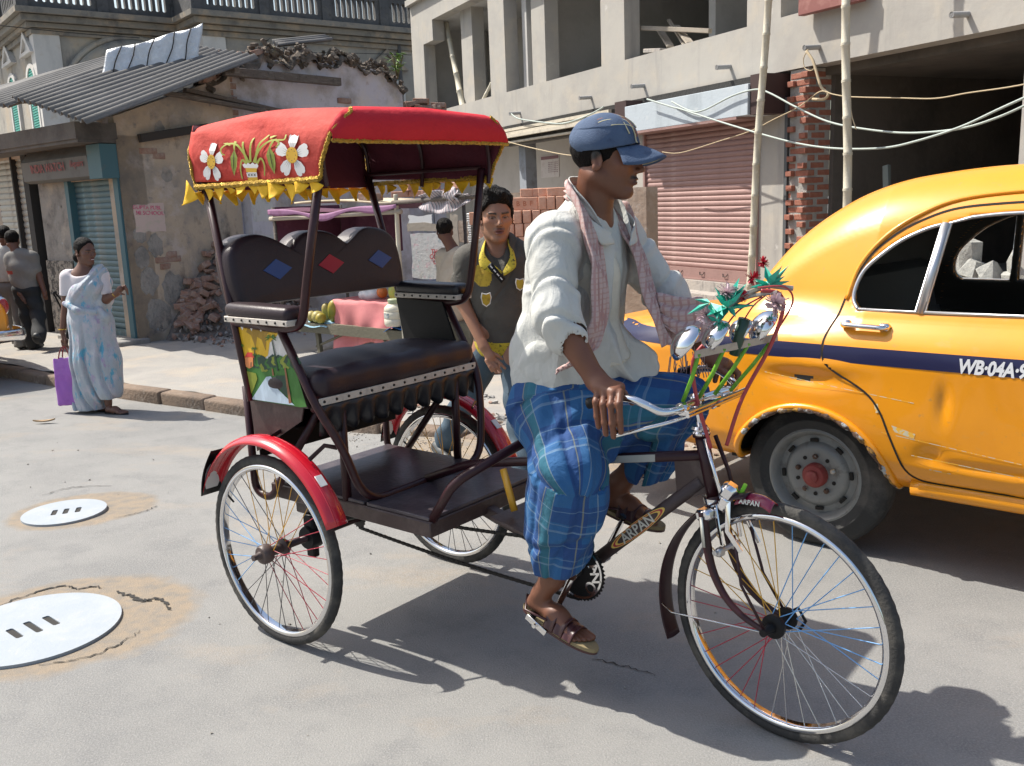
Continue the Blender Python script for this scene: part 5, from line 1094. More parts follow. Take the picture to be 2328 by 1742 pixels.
b = MB(); b.box((.0, 0, .90), (.42, .78, .012)); b.bb((-.20, -.36, .66), (-.195, .36, .92)); b.bb((-.20, -.36, .80), (.05, .36, .806)); b.build('seat_box', m_blackp, rk)
for s_ in (-1, 1): b = MB(); b.prism([(-.15, .70), (-.165, .905), (.15, .905), (.13, .85)], .006, basis((0, s_ * .40, 0), (1, 0, 0), (0, 0, 1))); b.build('side_plate', m_mar2, rk)
# --- floor deck
b = MB(); b.box((.22, 0, .516), (.86, .63, .056), None, 0, .004); dk = b.build('deck_frame', m_mar2, rk)
for x0, x1 in ((-.20, .318), (.332, .640)): b = MB(); b.bb((x0, -.308, .5445), (x1, .308, .5575), 0, .002); b.build('deck_board', m_deck, rk)
b = MB(); b.box((-.02, 0, .46), (.16, .58, .05), None, 0, .006); b.build('axle_bearer', m_mar2, rk)
b = MB(); b.tube([(0, -.50, .36), (0, .50, .36)], .013, 10); b.build('rear_axle', m_mar, rk, True)
for s_ in (-1, 1):
    b = MB(); b.box((.0, s_ * .30, .385), (.055, .035, .13), None, 0, .006); b.lathe([(0, -.03), (.042, -.03), (.046, -.02), (.046, .02), (.042, .03), (0, .03)], 20, basis((0, s_ * .30, .36), (1, 0, 0), (0, 0, 1))); b.box((.0, s_ * .30, .305), (.045, .03, .05), None, 0, .005); b.tube([(-.0, s_ * .28, .42), (.0, s_ * .28, .48)], .01, 6); b.build('axle_bearing', m_blackp, rk, 40)
b = MB(); b.tube([(.02, -.24, .40), (.30, -.16, .49)], .012, 8); b.build('axle_stay', m_blackp, rk, True)
b = MB(); b.box((.845, 0, .437), (.50, .042, .042), Euler((0, math.radians(15.5), 0)), 0, .004); b.build('keel_tube', m_mar2, rk)
for s_ in (-1, 1): rtube([(.638, s_ * .29, .545), (.756, s_ * .30, .70), (.945, s_ * .04, .845)], .0165, 'saddle_stay', fr=.06)
rtube([(.335, 0, .565), (.55, 0, .655), (.66, 0, .677), (1.505, 0, .828)], .0165, 'top_tube', fr=.15)
rtube([(.765, -.06, .685), (.825, -.08, .55)], .015, 'striped_strut', m_spy, sq=.5)
b = MB(); b.box((.87, .02, .515), (.20, .34, .012), Euler((0, .2, 0)), 0, .002); b.box((.90, .15, .55), (.02, .02, .09)); b.build('step_plate', m_mar2, rk)
# --- cycle front half
rtube([(1.07, 0, .385), (.975, 0, .82), (.97, 0, .87)], .0155, 'seat_tube', fr=.03)
b = MB(); b.tube([(1.06, 0, .372), (1.49, 0, .745)], .0215, 12, sq=.8); dt = b.build('down_tube', m_mar2, rk, True)
b = MB(); b.prism([(1.40, .815), (1.50, .835), (1.52, .715), (1.41, .675)], .014, basis((0, .007, 0), (1, 0, 0), (0, 0, 1))); b.build('gusset_plate', m_mar2, rk)
ddv = np.array([.43, 0, .373]); ddv /= np.linalg.norm(ddv); dn = np.array([-ddv[2], 0, ddv[0]])
m_dec = mat('decal_yellow', (.68, .46, .10), .5); m_decr = mat('decal_red', (.38, .03, .05), .5); m_decs = mat('decal_silver', (.55, .55, .50), .4, .4)
def decal(c, rx, ry, m, y, nm, r0=0.0):
    loops = [[(rx * math.cos(a), ry * math.sin(a)) for a in np.linspace(0, 2 * PI, 40, endpoint=False)]]
    if r0: loops.append([(rx * r0 * math.cos(a), ry * r0 * math.sin(a)) for a in np.linspace(0, 2 * PI, 40, endpoint=False)])
    v, f = curve_mesh(loops, .0012); b = MB(); b.add(v, f, 0, basis((c[0], y, c[2]), ddv, dn)); return b.build(nm, m, dt, None)
cc = np.array([1.275, 0, .5585]); decal(cc, .128, .0195, m_decr, -.0185, 'decal'); decal(cc, .130, .021, m_dec, -.0190, 'decal', .93); decal(cc, .110, .0165, m_dec, -.0192, 'decal', .9); decal(cc, .098, .015, m_mar2, -.0194, 'decal')
v, f = text_mesh('ARPAN', .047, .0014, 0, .0006, 1.0); b = MB(); b.add(v, f, 0, basis((cc[0], -.0204, cc[2] - .001), ddv, dn)); b.build('brand_lettering', m_decs, dt, None)
b = MB(); b.bb((1.10, -.0185, .712), (1.34, -.0165, .735)); b.v[0] = b.v[0] + np.c_[np.zeros(8), np.zeros(8), (b.v[0][:, 0] - 1.10) * .178 + .032]; b.build('decal', m_decs, rk, None)
b = MB(); b.tube([(1.489, 0, .885), (1.531, 0, .70)], .021, 14); b.tube([(1.486, 0, .900), (1.489, 0, .884)], .026, 14); b.tube([(1.530, 0, .706), (1.534, 0, .690)], .026, 14); hd_ = b.build('head_tube', m_mar, rk, True)
b = MB(); b.lathe([(.0, .0), (.027, 0), (.030, .006), (.026, .012), (.030, .018), (.024, .026), (0, .026)], 18, basis((1.487, 0, .890), (1, 0, 0), (0, 1, 0), (-.22, 0, 1))); b.lathe([(0, 0), (.03, 0), (.031, .02), (.0, .02)], 18, basis((1.533, 0, .682), (1, 0, 0), (0, 1, 0), (-.22, 0, 1))); b.build('headset', m_chrome, rk, 40)
b = MB(); b.prism([(.017 * math.cos(a), .028 * math.sin(a)) for a in np.linspace(0, 2 * PI, 20)], .002, basis((1.53, -.008, .79), (.6, -.8, 0), (-.15, 0, 1), (.8, .6, 0))); b.build('head_badge', m_dec, rk, None)
# saddle
b = MB(); b.grid(lambda u, v: (.985 + .115 * u, v * (.085 * (1 - sst(-.2, 1, u)) + .028), .905 - .028 * v * v - .008 * u * u + .02 * (u < -.6) * (-.6 - u)), np.linspace(-1, 1, 16), np.linspace(-1, 1, 11), .03); b.build('saddle', m_lead, rk, True)
# --- drive: chainring, cranks, pedals, chain
BB = np.array([1.075, 0, .384]); ly = -.062
ring = []
for i in range(88): a = i * 2 * PI / 88; r = .1035 if i % 2 else .0965; ring.append((r * math.cos(a), r * math.sin(a)))
holes = [[(.088 * math.cos(a), .088 * math.sin(a)) for a in np.linspace(.75, 5.9, 40)] + [(.045 * math.cos(a), .045 * math.sin(a)) for a in np.linspace(5.9, .75, 30)]]
circ = lambda cx, cz, r, n=18: [(cx + r * math.cos(a), cz + r * math.sin(a)) for a in np.linspace(0, 2 * PI, n, endpoint=False)]
lets = [circ(.068 * math.cos(a), .068 * math.sin(a), .014) for a in (2.2, 3.1, 4.0)]
v, f = curve_mesh([ring] + lets, .005); b = MB(); b.add(v, f, 0, basis((BB[0], ly, BB[2]), (1, 0, 0), (0, 0, 1))); cr = b.build('chainring', m_blackp, rk)
v, f = curve_mesh([circ(0, 0, .093, 48), circ(0, 0, .086, 48)], .002); b = MB(); b.add(v, f, 0, basis((BB[0], ly - .0035, BB[2]), (1, 0, 0), (0, 0, 1)))
for ch, a in (('S', .92), ('A', .38), ('N', -.12)):
    v, f = text_mesh(ch, .05, .002, 0, .0012); M = basis((BB[0] + .067 * math.cos(a), ly - .0035, BB[2] + .067 * math.sin(a)), (math.cos(a - 1.2), 0, math.sin(a - 1.2)), (math.cos(a + .37), 0, math.sin(a + .37))); b.add(v, f, 0, M)
v, f = curve_mesh([circ(.067 * math.cos(-.78), .067 * math.sin(-.78), .021), circ(.067 * math.cos(-.78), .067 * math.sin(-.78), .013)], .002); b.add(v, f, 0, basis((BB[0], ly - .0035, BB[2]), (1, 0, 0), (0, 0, 1)))
b.build('chainring_lettering', m_rim, cr, None)
b = MB(); b.tube([(BB[0], -.10, BB[2]), (BB[0], .10, BB[2])], .013, 12); b.lathe([(.02, -.034), (.024, -.034), (.024, .034), (.02, .034)], 18, basis(BB, (1, 0, 0), (0, 0, 1)), closed=True); b.build('bottom_bracket', m_chrome, rk, True)
ca = math.atan2(.205 - BB[2], .985 - BB[0]); CR = .175
PR = np.array([BB[0] + CR * math.cos(ca), -.105, BB[2] + CR * math.sin(ca)]); PL = np.array([BB[0] - CR * math.cos(ca), .105, BB[2] - CR * math.sin(ca)])
for P_, y in ((PR, -.088), (PL, .088)):
    b = MB(); b.tube([(BB[0], y, BB[2]), (P_[0], y * 1.12, P_[2])], [.0125, .0095], 8, sq=.7); b.lathe([(0, -.016), (.019, -.016), (.019, .016), (0, .016)], 16, basis((BB[0], y, BB[2]), (1, 0, 0), (0, 0, 1))); b.lathe([(0, -.012), (.014, -.012), (.014, .012), (0, .012)], 14, basis((P_[0], y * 1.12, P_[2]), (1, 0, 0), (0, 0, 1))); b.build('crank', m_chrome, rk, 40)
def pedal(P_, s_, tilt):
    p = thing('pedal', P_ + np.array([0, s_ * .055, 0]), (0, tilt, 0)); p.parent = rk
    b = MB(); b.tube([(0, -s_ * .055, 0), (0, s_ * .055, 0)], .008, 8)
    for y in (-.042, .042): b.box((0, y, 0), (.088, .004, .022), None, 0, .001)
    b.build('pedal_cage', m_chrome, p); b = MB()
    for x in (-.03, .03): b.box((x, 0, 0), (.022, .080, .024), None, 0, .004)
    b.build('pedal_rubber', m_blackp, p)
pedal(PR, -1, math.radians(28)); pedal(PL, 1, math.radians(10))
def chain_run(a, c, nm):
    L = np.linalg.norm(c - a); n = int(L / .0127); P = [a + (c - a) * i / n + np.array([0, 0, -.010 * math.sin(PI * i / n)]) for i in range(n + 1)]
    b = MB()
    for i, (p, q_) in enumerate(zip(P, P[1:])):
        d = (q_ - p); d /= np.linalg.norm(d); b.box((p + q_) / 2, (.0155, .0095 if i % 2 else .006, .0105), Matrix(basis((0, 0, 0), d, (0, 1, 0), None)[:3, :3].tolist()))
    return b.build(nm, m_chain, rk, None)
SPK = np.array([.0, ly, .36]); RS = .038
chain_run(SPK + np.array([0, 0, -RS]), np.array([BB[0], ly, BB[2] - .098]), 'chain'); chain_run(SPK + np.array([0, 0, RS]), np.array([BB[0], ly, BB[2] + .098]), 'chain')
b = MB(); b.prism([((.040 if i % 2 else .034) * math.cos(i * PI / 18), (.040 if i % 2 else .034) * math.sin(i * PI / 18)) for i in range(36)], .005, basis((0, ly + .002, .36), (1, 0, 0), (0, 0, 1))); b.build('sprocket', m_chain, rk, None)
# --- front fork and mudguard (turned with the wheel)
b = MB(); b.box((.028, 0, .662), (.05, .135, .034), Euler((0, -.2, 0)), 0, .008); b.build('fork_crown', m_chrome, fk)
for s_ in (-1, 1):
    b = MB(); P = spline([(.026, s_ * .055, .672), (.040, s_ * .056, .58), (.062, s_ * .058, .50), (.105, s_ * .058, .43), (.165, s_ * .057, .385), (fx, s_ * .056, .36)], 6); b.tube(P, np.linspace(.0155, .0085, len(P)), 10); b.build('fork_blade', m_mar, fk, True)
    b = MB(); b.tube([(.125, s_ * .045, .62), (.16, s_ * .06, .48), (fx, s_ * .063, .365)], .0045, 6); b.build('mudguard_stay', m_mar, fk, True)
    b = MB(); b.tube([(.055, s_ * .035, .69), (.075, s_ * .050, .64), (.085, s_ * .045, .58)], .011, 6, sq=.35); b.tube([(.095, s_ * .028, .71), (.11, s_ * .055, .63), (.15, s_ * .048, .575)], .009, 6, sq=.35); b.build('brake_arm', m_chrome, fk, True)
b = MB(); b.tube([(.070, -.062, .555), (.075, .062, .555)], .008, 8); b.box((.076, -.04, .555), (.02, .03, .026), None, 0, .004); b.box((.076, .04, .555), (.02, .03, .026), None, 0, .004); b.build('brake_bridge', m_dullm, fk)
b = MB(); b.box((.085, -.01, .735), (.05, .055, .05), Euler((0, .5, .3)), 0, .012); b.box((.078, -.012, .70), (.035, .05, .05), Euler((0, .4, 0)), 0, .008); b.build('lamp_bracket', m_chrome, fk)
b = MB(); b.box((.115, .012, .735), (.012, .018, .05), Euler((0, .4, .4)), 0, .002); b.build('green_tape', mat('lime_tape', (.22, .62, .03), .5), fk)
b = MB(); b.grid(lambda u, v: (fx + .392 * math.cos(u) * (1 - .0 * v) , .033 * v, .36 + (.392 - .012 * v * v) * math.sin(u)), np.linspace(math.radians(103), math.radians(203), 36), np.linspace(-1, 1, 9), .002); b.build('front_mudguard', m_mar, fk, True)
b = MB(); b.grid(lambda u, v: (.115 + .115 * u, .030 * v * (1 - .1 * u), .728 - .022 * v * v + .022 * math.sin(u * 2.2) - .02 * u * u), np.linspace(0, 1, 14), np.linspace(-1, 1, 9), .002); vz = b.build('mudguard_visor', mat('visor_maroon', (.23, .012, .045), .2, 0, [((.4, .1, .12), 30, .66, .8)], None, coat=.6), fk, True)
v, f = text_mesh('ARPAN', .02, .001, 0, .0004, 1.05); b = MB(); b.add(v, f, 0, basis((.165, -.0305, .722), (1, 0, .05), (.03, .35, 1))); b.build('brand_lettering', m_decs, vz, None)
b = MB(); b.tube([(.031, -.073, .66), (.042, -.074, .57)], .006, 6, sq=.3); b.build('fork_sticker', m_decs, fk, True)
b = MB(); b.tube([(fx, -.062, .36), (fx - .34, -.04, .31), (fx - .385, -.03, .325)], .0028, 6); b.build('wire_stay', m_steel, fk, True)
b = MB(); b.tube([(fx - .005, .075, .37), (fx + .025, .078, .395), (fx + .05, .078, .36), (fx + .03, .078, .325)], .005, 6); b.build('axle_hook', m_blackp, fk, True)
for s_ in (-1, 1): b = MB(); b.tube([(.0 + .012, s_ * .028, .885), (.055, s_ * .035, .78), (.095, s_ * .03, .66)], .0075, 6, sq=.55); b.build('brake_strut', m_chrome if s_ < 0 else m_mar, fk, True)
# --- handlebar with its rod brakes
hb = thing('handlebar', (0, 0, 0)); hb.parent = rk
b = MB(); b.tube([(1.488, 0, .90), (1.472, 0, .995)], .0125, 12); b.lathe([(0, -.02), (.02, -.02), (.02, .02), (0, .02)], 14, basis((1.472, 0, .995), (1, 0, 0), (0, 0, 1))); b.build('stem', m_chrome, hb, True)
def bar(s_): return [(1.478, 0, .995), (1.50, s_ * .10, 1.0), (1.508, s_ * .17, 1.0), (1.485, s_ * .225, 1.002), (1.445, s_ * .245, 1.022), (1.40, s_ * .255, 1.036), (1.34, s_ * .262, 1.030), (1.27, s_ * .270, 1.012)]
for s_ in (-1, 1):
    b = MB(); b.tube(spline(bar(s_), 6), .0115, 10); b.build('bar', m_chrome, hb, True)
    b = MB(); b.tube(spline(bar(s_), 6)[36:], .0165, 10); b.build('grip', m_blackp, hb, True)
    b = MB(); b.tube(spline([(1.53, s_ * .05, .985), (1.49, s_ * .16, .965), (1.42, s_ * .22, .945), (1.335, s_ * .25, .917)], 5), .0058, 7); b.tube([(1.53, s_ * .05, .985), (1.535, -s_ * .02, .98)], .0058, 7); b.build('brake_lever', m_chrome, hb, True)
    b = MB(); b.box((1.505, s_ * .145, .995), (.036, .026, .034), None, 0, .005); b.box((1.522, s_ * .09, .99), (.02, .03, .018), None, 0, .003); b.build('clamp', m_chrome, hb)
b = MB(); b.tube([(1.535, -.17, .985), (1.535, .17, .985)], .0062, 8); b.tube([(1.545, -.19, 1.0), (1.545, .19, 1.0)], .0055, 8); b.build('brake_rod', m_chrome, hb, True)
# --- row of bells, their green stems, red hoses and the plastic flowers
m_grn = mat('green_rod_paint', (.13, .36, .02), .4, 0, [((.25, .5, .06), 30, .5, .75)]); m_hose = mat('red_hose', (.36, .045, .05), .45); m_pl = mat('pale_bracket', (.42, .37, .31), .4, .4, [((.25, .22, .2), 14, .5, .7)])
bl = thing('bell_rack', (0, 0, 0)); bl.parent = rk
q0, q1 = np.array([1.545, -.125, 1.155]), np.array([1.655, .125, 1.172]); dq = (q1 - q0) / np.linalg.norm(q1 - q0)
b = MB(); b.box((q0 + q1) / 2, (np.linalg.norm(q1 - q0) + .03, .004, .022), Matrix(basis((0, 0, 0), dq, np.cross(UZ, dq))[:3, :3].tolist()), 0, .001); b.build('rack_bar', m_pl, bl)
for i, t_ in enumerate((0, .33, .66, 1.0)):
    p = q0 + (q1 - q0) * t_; b = MB(); bt = np.array([1.482 + .05 * t_, -.10 + .2 * t_, 1.008]); b.tube([p, (p + bt) / 2 + np.array([.004, 0, 0]), bt], .0062, 8); b.build('green_stem', m_grn, bl, True)
for i, (t_, r, tilt) in enumerate(((-.03, .056, .2), (.36, .052, .5), (.70, .040, .35), (1.0, .054, .55))):
    p = q0 + (q1 - q0) * t_ + np.array([-.03, -.012, .035]); nrm = np.array([-.62, -.50, .62 - .2 * i * 0]); M = basis(p, (nrm[1], -nrm[0], 0), np.cross(nrm, (nrm[1], -nrm[0], 0)), nrm)
    b = MB(); b.lathe([(r, -.012), (r * 1.02, -.006), (r, -.002), (r * .9, .010), (r * .66, .021), (r * .34, .028), (0, .030)], 26, M); b.build('bell', m_chrome, bl, True)
b = MB(); p = q0 + (q1 - q0) * .55 + np.array([-.0, 0, .0]); b.tube([p + np.array([-.02, 0, -.03]), p + np.array([.01, .0, .075])], [.015, .017], 12); b.build('horn_tube', mat('dark_green_tube', (.02, .055, .035), .35), bl, True)
hs = [spline([(1.535, -.03, .86), (1.50, -.055, 1.02), (1.508, -.085, 1.13), (1.545, -.05, 1.19), (1.575, -.02, 1.225)], 6), spline([(1.56, .02, .86), (1.59, .06, 1.0), (1.655, .10, 1.15), (1.70, .08, 1.26), (1.70, .05, 1.31), (1.66, .02, 1.32)], 6)]
for P in hs: b = MB(); b.tube(P, .0058, 8); b.build('red_hose', m_hose, bl, True)
b = MB(); b.tube(spline([(1.66, .13, 1.19), (1.72, .1, 1.28), (1.72, .04, 1.33), (1.66, .0, 1.33)], 6), .0028, 6); b.tube(spline([(1.60, .0, 1.20), (1.63, .03, 1.27), (1.67, .05, 1.31)], 6), .0022, 6); b.tube(spline([(1.57, -.06, 1.19), (1.60, 0, 1.26), (1.65, .05, 1.30)], 6), .0025, 6); b.build('wire', m_hose, bl, True)
m_fl = mat('plastic_leaf_green', (.03, .42, .31), .5); m_flr = mat('plastic_flower_red', (.42, .01, .03), .5); m_flp = mat('tinsel_white_pink', (.62, .48, .52), .4)
gar = thing('plastic_flowers', (0, 0, 0)); gar.parent = rk
def leaves(c, n, L, seed, nm='leaf_spray'):
    q2 = random.Random(seed); b = MB()
    for i in range(n):
        a, e = q2.uniform(0, 6.28), q2.uniform(-.5, 1.1); d = np.array([math.cos(a) * math.cos(e), math.sin(a) * math.cos(e), math.sin(e)]); s_ = np.cross(d, (0, 0, 1)) ; s_ /= np.linalg.norm(s_); l_ = L * q2.uniform(.6, 1.15); w_ = l_ * .20; c_ = np.array(c)
        up_ = np.cross(s_, d) * .006
        b.add([c_, c_ + d * l_ * .4 + s_ * w_ + up_, c_ + d * l_, c_ + d * l_ * .4 - s_ * w_ + up_, c_ + d * l_ * .4 - up_], [(0, 1, 4), (1, 2, 4), (2, 3, 4), (3, 0, 4)])
    return b.build(nm, m_fl, gar, None)
leaves((1.585, -.03, 1.275), 15, .085, 1); leaves((1.67, .06, 1.33), 13, .075, 2); leaves((1.56, -.04, 1.235), 5, .06, 3); leaves((1.66, .10, 1.27), 5, .06, 4); leaves((1.545, -.055, 1.29), 4, .09, 9)
def pom(c, r, m, seed, nm, n=60):
    q2 = random.Random(seed); b = MB(); c_ = np.array(c)
    for i in range(n):
        d = np.array([q2.gauss(0, 1) for _ in range(3)]); d /= np.linalg.norm(d); s_ = np.cross(d, (.3, .5, .8)); s_ /= np.linalg.norm(s_); rr = r * q2.uniform(.75, 1.1)
        b.add([c_ - s_ * r * .09, c_ + s_ * r * .09, c_ + d * rr + s_ * r * .13, c_ + d * rr * 1.05, c_ + d * rr - s_ * r * .13], [(0, 1, 2, 3, 4)])
    return b.build(nm, m, gar, None)
pom((1.655, .045, 1.395), .018, m_flr, 5, 'red_flower'); pom((1.622, .05, 1.352), .021, m_flr, 6, 'red_flower'); pom((1.615, .0, 1.305), .017, m_flr, 7, 'red_flower'); pom((1.70, .03, 1.285), .034, m_flp, 8, 'tinsel_rosette', 90); pom((1.575, -.015, 1.315), .032, m_flp, 9, 'tinsel_rosette', 80); pom((1.535, -.06, 1.255), .03, m_flp, 10, 'tinsel_rosette', 60); pom((1.55, -.05, 1.208), .024, m_flp, 12, 'tinsel_rosette', 50); pom((1.55, -.05, 1.208), .015, m_flr, 13, 'red_flower', 40)
b = MB(); b.tube(spline([(1.56, -.05, 1.22), (1.58, -.03, 1.27), (1.62, .02, 1.30), (1.70, .04, 1.315)], 5), .006, 6); b.tube([(1.60, -.01, 1.30), (1.66, .06, 1.33), (1.72, .10, 1.32)], .008, 6); b.build('flower_stalk', m_pl, gar, True)
# --- seat, arm pads, side panels, backrest
def pad(c, d, rx, nm, m, parent, R=None, puff=.010):
    b = MB(); v, f = bev_box(d, rx, 3); v = v.copy(); e = np.array(d) / 2; k_ = (1 - (v[:, 0] / e[0]) ** 2) * (1 - (v[:, 1] / e[1]) ** 2); v[:, 2] += np.where(v[:, 2] > 0, puff * np.clip(k_, 0, 1), 0)
    if R is not None: v = v @ np.array(R.to_matrix()).T
    b.add(v + np.array(c), f); return b.build(nm, m, parent, True)
ss = Solid((-.25, -.45, .84), (.34, .45, 1.10), .010)
ss.box((.045, 0, .972), (.205, .415, .052), .045, 0, R=np.array(Euler((0, math.radians(-4), 0)).to_matrix())); ss.ell((.03, 0, .985), (.20, .42, .062), .05); ss.disp(lambda X, Y, Z: .0035 * np.sin(16 * Y + 5 * X) * np.cos(9 * X) + .002 * np.sin(40 * Y), .03)
ss.build('seat_cushion', m_lea, rk)
b = MB(); b.box((.243, 0, .930), (.006, .822, .026), None, 0, .001); tb = b.build('seat_trim', m_trim, rk)
b = MB()
for i in range(15): b.lathe([(.0055, 0), (.004, .004), (0, .005)], 8, basis((.246, -.39 + .78 * i / 14, .930), (0, 1, 0), (0, 0, 1)))
b.build('stud', m_stud, tb, None)
b = MB(); b.grid(lambda u, v: (.246 - .018 * v + .012 * math.sin(u * 2 * PI * 11) * v, -.41 + .82 * u, .915 - (.095 + .012 * math.sin(u * 2 * PI * 11 + 1)) * v), np.linspace(0, 1, 133), np.linspace(0, 1, 5), .002); b.build('seat_frill', m_lead, rk, True)
for s_ in (-1, 1):
    ap = pad((.003, s_ * .428, 1.238), (.36, .095, .05), .020, 'arm_pad', m_lea if s_ < 0 else m_lead, rk, Euler((0, .012, 0)), .008)
    b = MB(); b.bb((-.178, s_ * .428 - .047, 1.198), (.184, s_ * .428 + .047, 1.219), 0, .002); bd = b.build('pad_band', m_trim, rk)
    b = MB()
    for i in range(8): b.lathe([(.005, 0), (.004, .003), (0, .004)], 8, basis((-.165 + .335 * i / 7, s_ * .428 - .047, 1.209), (1, 0, 0), (0, 0, 1)))
    b.build('stud', m_stud, bd, None)
    for i in range(3): b = MB(); b.add([(-.15 + .055 * i, -.434 if s_ < 0 else .424, 1.19), (-.115 + .055 * i, -.434 if s_ < 0 else .424, 1.19), (-.125 + .055 * i, -.437 if s_ < 0 else .427, 1.165)], [(0, 1, 2)]); b.build('fringe_tag', MATS['white_plate'], bd, None)
    b = MB(); b.prism([(-.134, .90), (.192, .905), (.082, 1.185), (-.186, 1.192)], .010, basis((0, s_ * .41, 0), (1, 0, 0), (0, 0, 1))); pn = b.build('side_panel', m_mar2 if s_ < 0 else m_blackp, rk)
    if s_ < 0: panel = pn
# the painted landscape on the near panel (flat paint on the board)
PY = -.4212
pm = lambda n_, c: mat('paint_' + n_, c, .55, 0, [(tuple(min(1, q_ * 1.35 + .02) for q_ in c), 26, .5, .75, (1, 1, .35))])
p_y, p_w, p_g, p_dg, p_lg, p_r, p_b, p_o, p_br, p_sh = pm('yellow', (.66, .40, .012)), pm('white', (.60, .58, .55)), pm('green', (.03, .14, .015)), pm('dark_green', (.008, .045, .025)), pm('light_green', (.20, .24, .02)), pm('red', (.5, .03, .02)), pm('river', (.40, .50, .58)), pm('orange', (.58, .20, .06)), pm('brown', (.22, .09, .035)), pm('shade_gold', (.33, .19, .01))
def pp(loops, m, L, nm): return sprite(loops, 'Z4', PY, .0006 * L, m, nm, panel)
pp([[(1522, 722), (1826, 745), (1845, 850), (1880, 945), (1900, 1030), (1560, 1010)]], p_w, 1, 'painted_sky')
pp([[(1522, 722), (1800, 742), (1790, 800), (1740, 850), (1730, 930), (1660, 985), (1560, 990)]], p_y, 2, 'painted_sky')
pp([[(1600, 745), (1770, 748), (1720, 800), (1715, 900), (1690, 830), (1660, 810), (1650, 880), (1620, 800), (1590, 780)]], p_sh, 3, 'painted_cloud')
pp([[(1560, 1005), (1640, 985), (1905, 1010), (1980, 1262), (1940, 1265), (1625, 1215)]], p_g, 3, 'painted_grass')
q = random.Random(8)
for i in range(15):
    cx, cy = 1655 + i * 18, 985 + q.uniform(-25, 20); r = q.uniform(26, 40); pp([[(cx + r * math.cos(a) * (1 + .18 * math.sin(5 * a + i)), cy + r * 1.1 * math.sin(a) * (1 + .15 * math.sin(7 * a))) for a in np.linspace(0, 6.28, 15, endpoint=False)]], (p_dg, p_g, p_dg, p_lg)[i % 4], 4 + .1 * i, 'painted_tree')
pp([[(1722, 1068), (1752, 1064), (1790, 1140), (1905, 1252), (1628, 1212), (1680, 1130)]], p_b, 6.2, 'painted_river')
pp([[(1590, 1030), (1655, 1045), (1665, 1080), (1640, 1150), (1620, 1190), (1600, 1120)]], p_lg, 6.3, 'painted_bush'); pp([[(1780, 1060), (1850, 1060), (1880, 1180), (1840, 1190), (1800, 1130)]], p_dg, 6.4, 'painted_bush')
pp([[(1585, 945), (1637, 940), (1638, 1000), (1612, 1015), (1588, 1000)]], p_o, 6.5, 'painted_house'); pp([[(1580, 945), (1600, 910), (1632, 912), (1645, 945), (1610, 940)]], p_r, 6.6, 'painted_roof'); pp([[(1620, 975), (1630, 972), (1630, 1003), (1618, 1008)]], p_br, 6.6, 'painted_door')
pp([[(1838, 1010), (1848, 1010), (1885, 1235), (1868, 1240)], [(1757, 1015), (1765, 1015), (1773, 1060), (1762, 1060)]], p_br, 6.7, 'painted_trunk')
pp([[(1756, 830), (1762, 830), (1802, 1030), (1792, 1030)]], p_dg, 6.8, 'painted_palm')
for cx, cy, sc in ((1752, 812, 1.0), (1645, 885, .55), (1560, 865, .5), (1648, 925, .45)):
    fr_ = []
    for a in np.linspace(-.4, 3.6, 7): ex, ey = 42 * sc * math.cos(a), -30 * sc * math.sin(a) + 6 * sc; fr_.append([(cx - 3 * sc, cy), (cx + ex * .5, cy + ey * .6 - 6 * sc), (cx + ex, cy + ey + 8 * sc), (cx + ex * .5, cy + ey * .6 + 5 * sc)])
    pp(fr_, p_g, 7 + sc, 'painted_palm')
    if sc < 1: pp([[(cx - 2, cy), (cx + 2, cy), (cx + 6, cy + 60), (cx, cy + 60)]], p_dg, 6.9, 'painted_palm')
# backrest: three humps, leaning back
def bx(z): return -.185 - .20 * (z - 1.22)
prof = [(-.418, 1.245), (-.428, 1.32), (-.424, 1.42), (-.405, 1.462), (-.36, 1.492), (-.29, 1.503), (-.23, 1.488), (-.185, 1.462), (-.148, 1.445), (-.105, 1.475), (-.06, 1.497), (0, 1.503), (.06, 1.494), (.105, 1.472), (.150, 1.445), (.19, 1.472), (.24, 1.496), (.29, 1.503), (.36, 1.490), (.405, 1.46), (.424, 1.42), (.428, 1.32), (.418, 1.245)]
P = spline(prof, 5); cy_, cz_ = 0.0, 1.36
b = MB(); n = len(P); lay = [(.030, .975), (.041, .955), (.045, .93), (.045, .45)]; front = [(.0, 1.0)] + lay
rings = [(-.055, .985), (-.045, 1.0), (.030, 1.0)] + [(a, c) for a, c in ((.040, .985), (.046, .955), (.048, .90), (.048, .3))]
v = []
for dx, sc in rings:
    for y, z in P: zz_ = cz_ + (z - cz_) * sc; v.append((bx(zz_) + dx, y * sc, zz_))
f = [(i * n + j, i * n + (j + 1) % n, (i + 1) * n + (j + 1) % n, (i + 1) * n + j)[::-1] for i in range(len(rings) - 1) for j in range(n)] + [tuple(range(n)), tuple((len(rings) - 1) * n + j for j in range(n - 1, -1, -1))]
b.add(v, f); br_ = b.build('backrest', m_lea, rk, 50)
for cyy, m in ((-.228, mat('blue_patch', (.025, .07, .24), .5, 0, (), (160, .1))), (.034, mat('crimson_patch', (.36, .006, .03), .5, 0, (), (160, .1))), (.30, MATS['blue_patch'])):
    b = MB(); z0 = 1.368; b.prism([(-.066, 0), (0, -.039), (.066, 0), (0, .039)], .004, basis((bx(z0) + .0475, cyy, z0), (0, 1, 0), (-.2, 0, 1), None)); b.build('diamond_patch', m, br_, None)
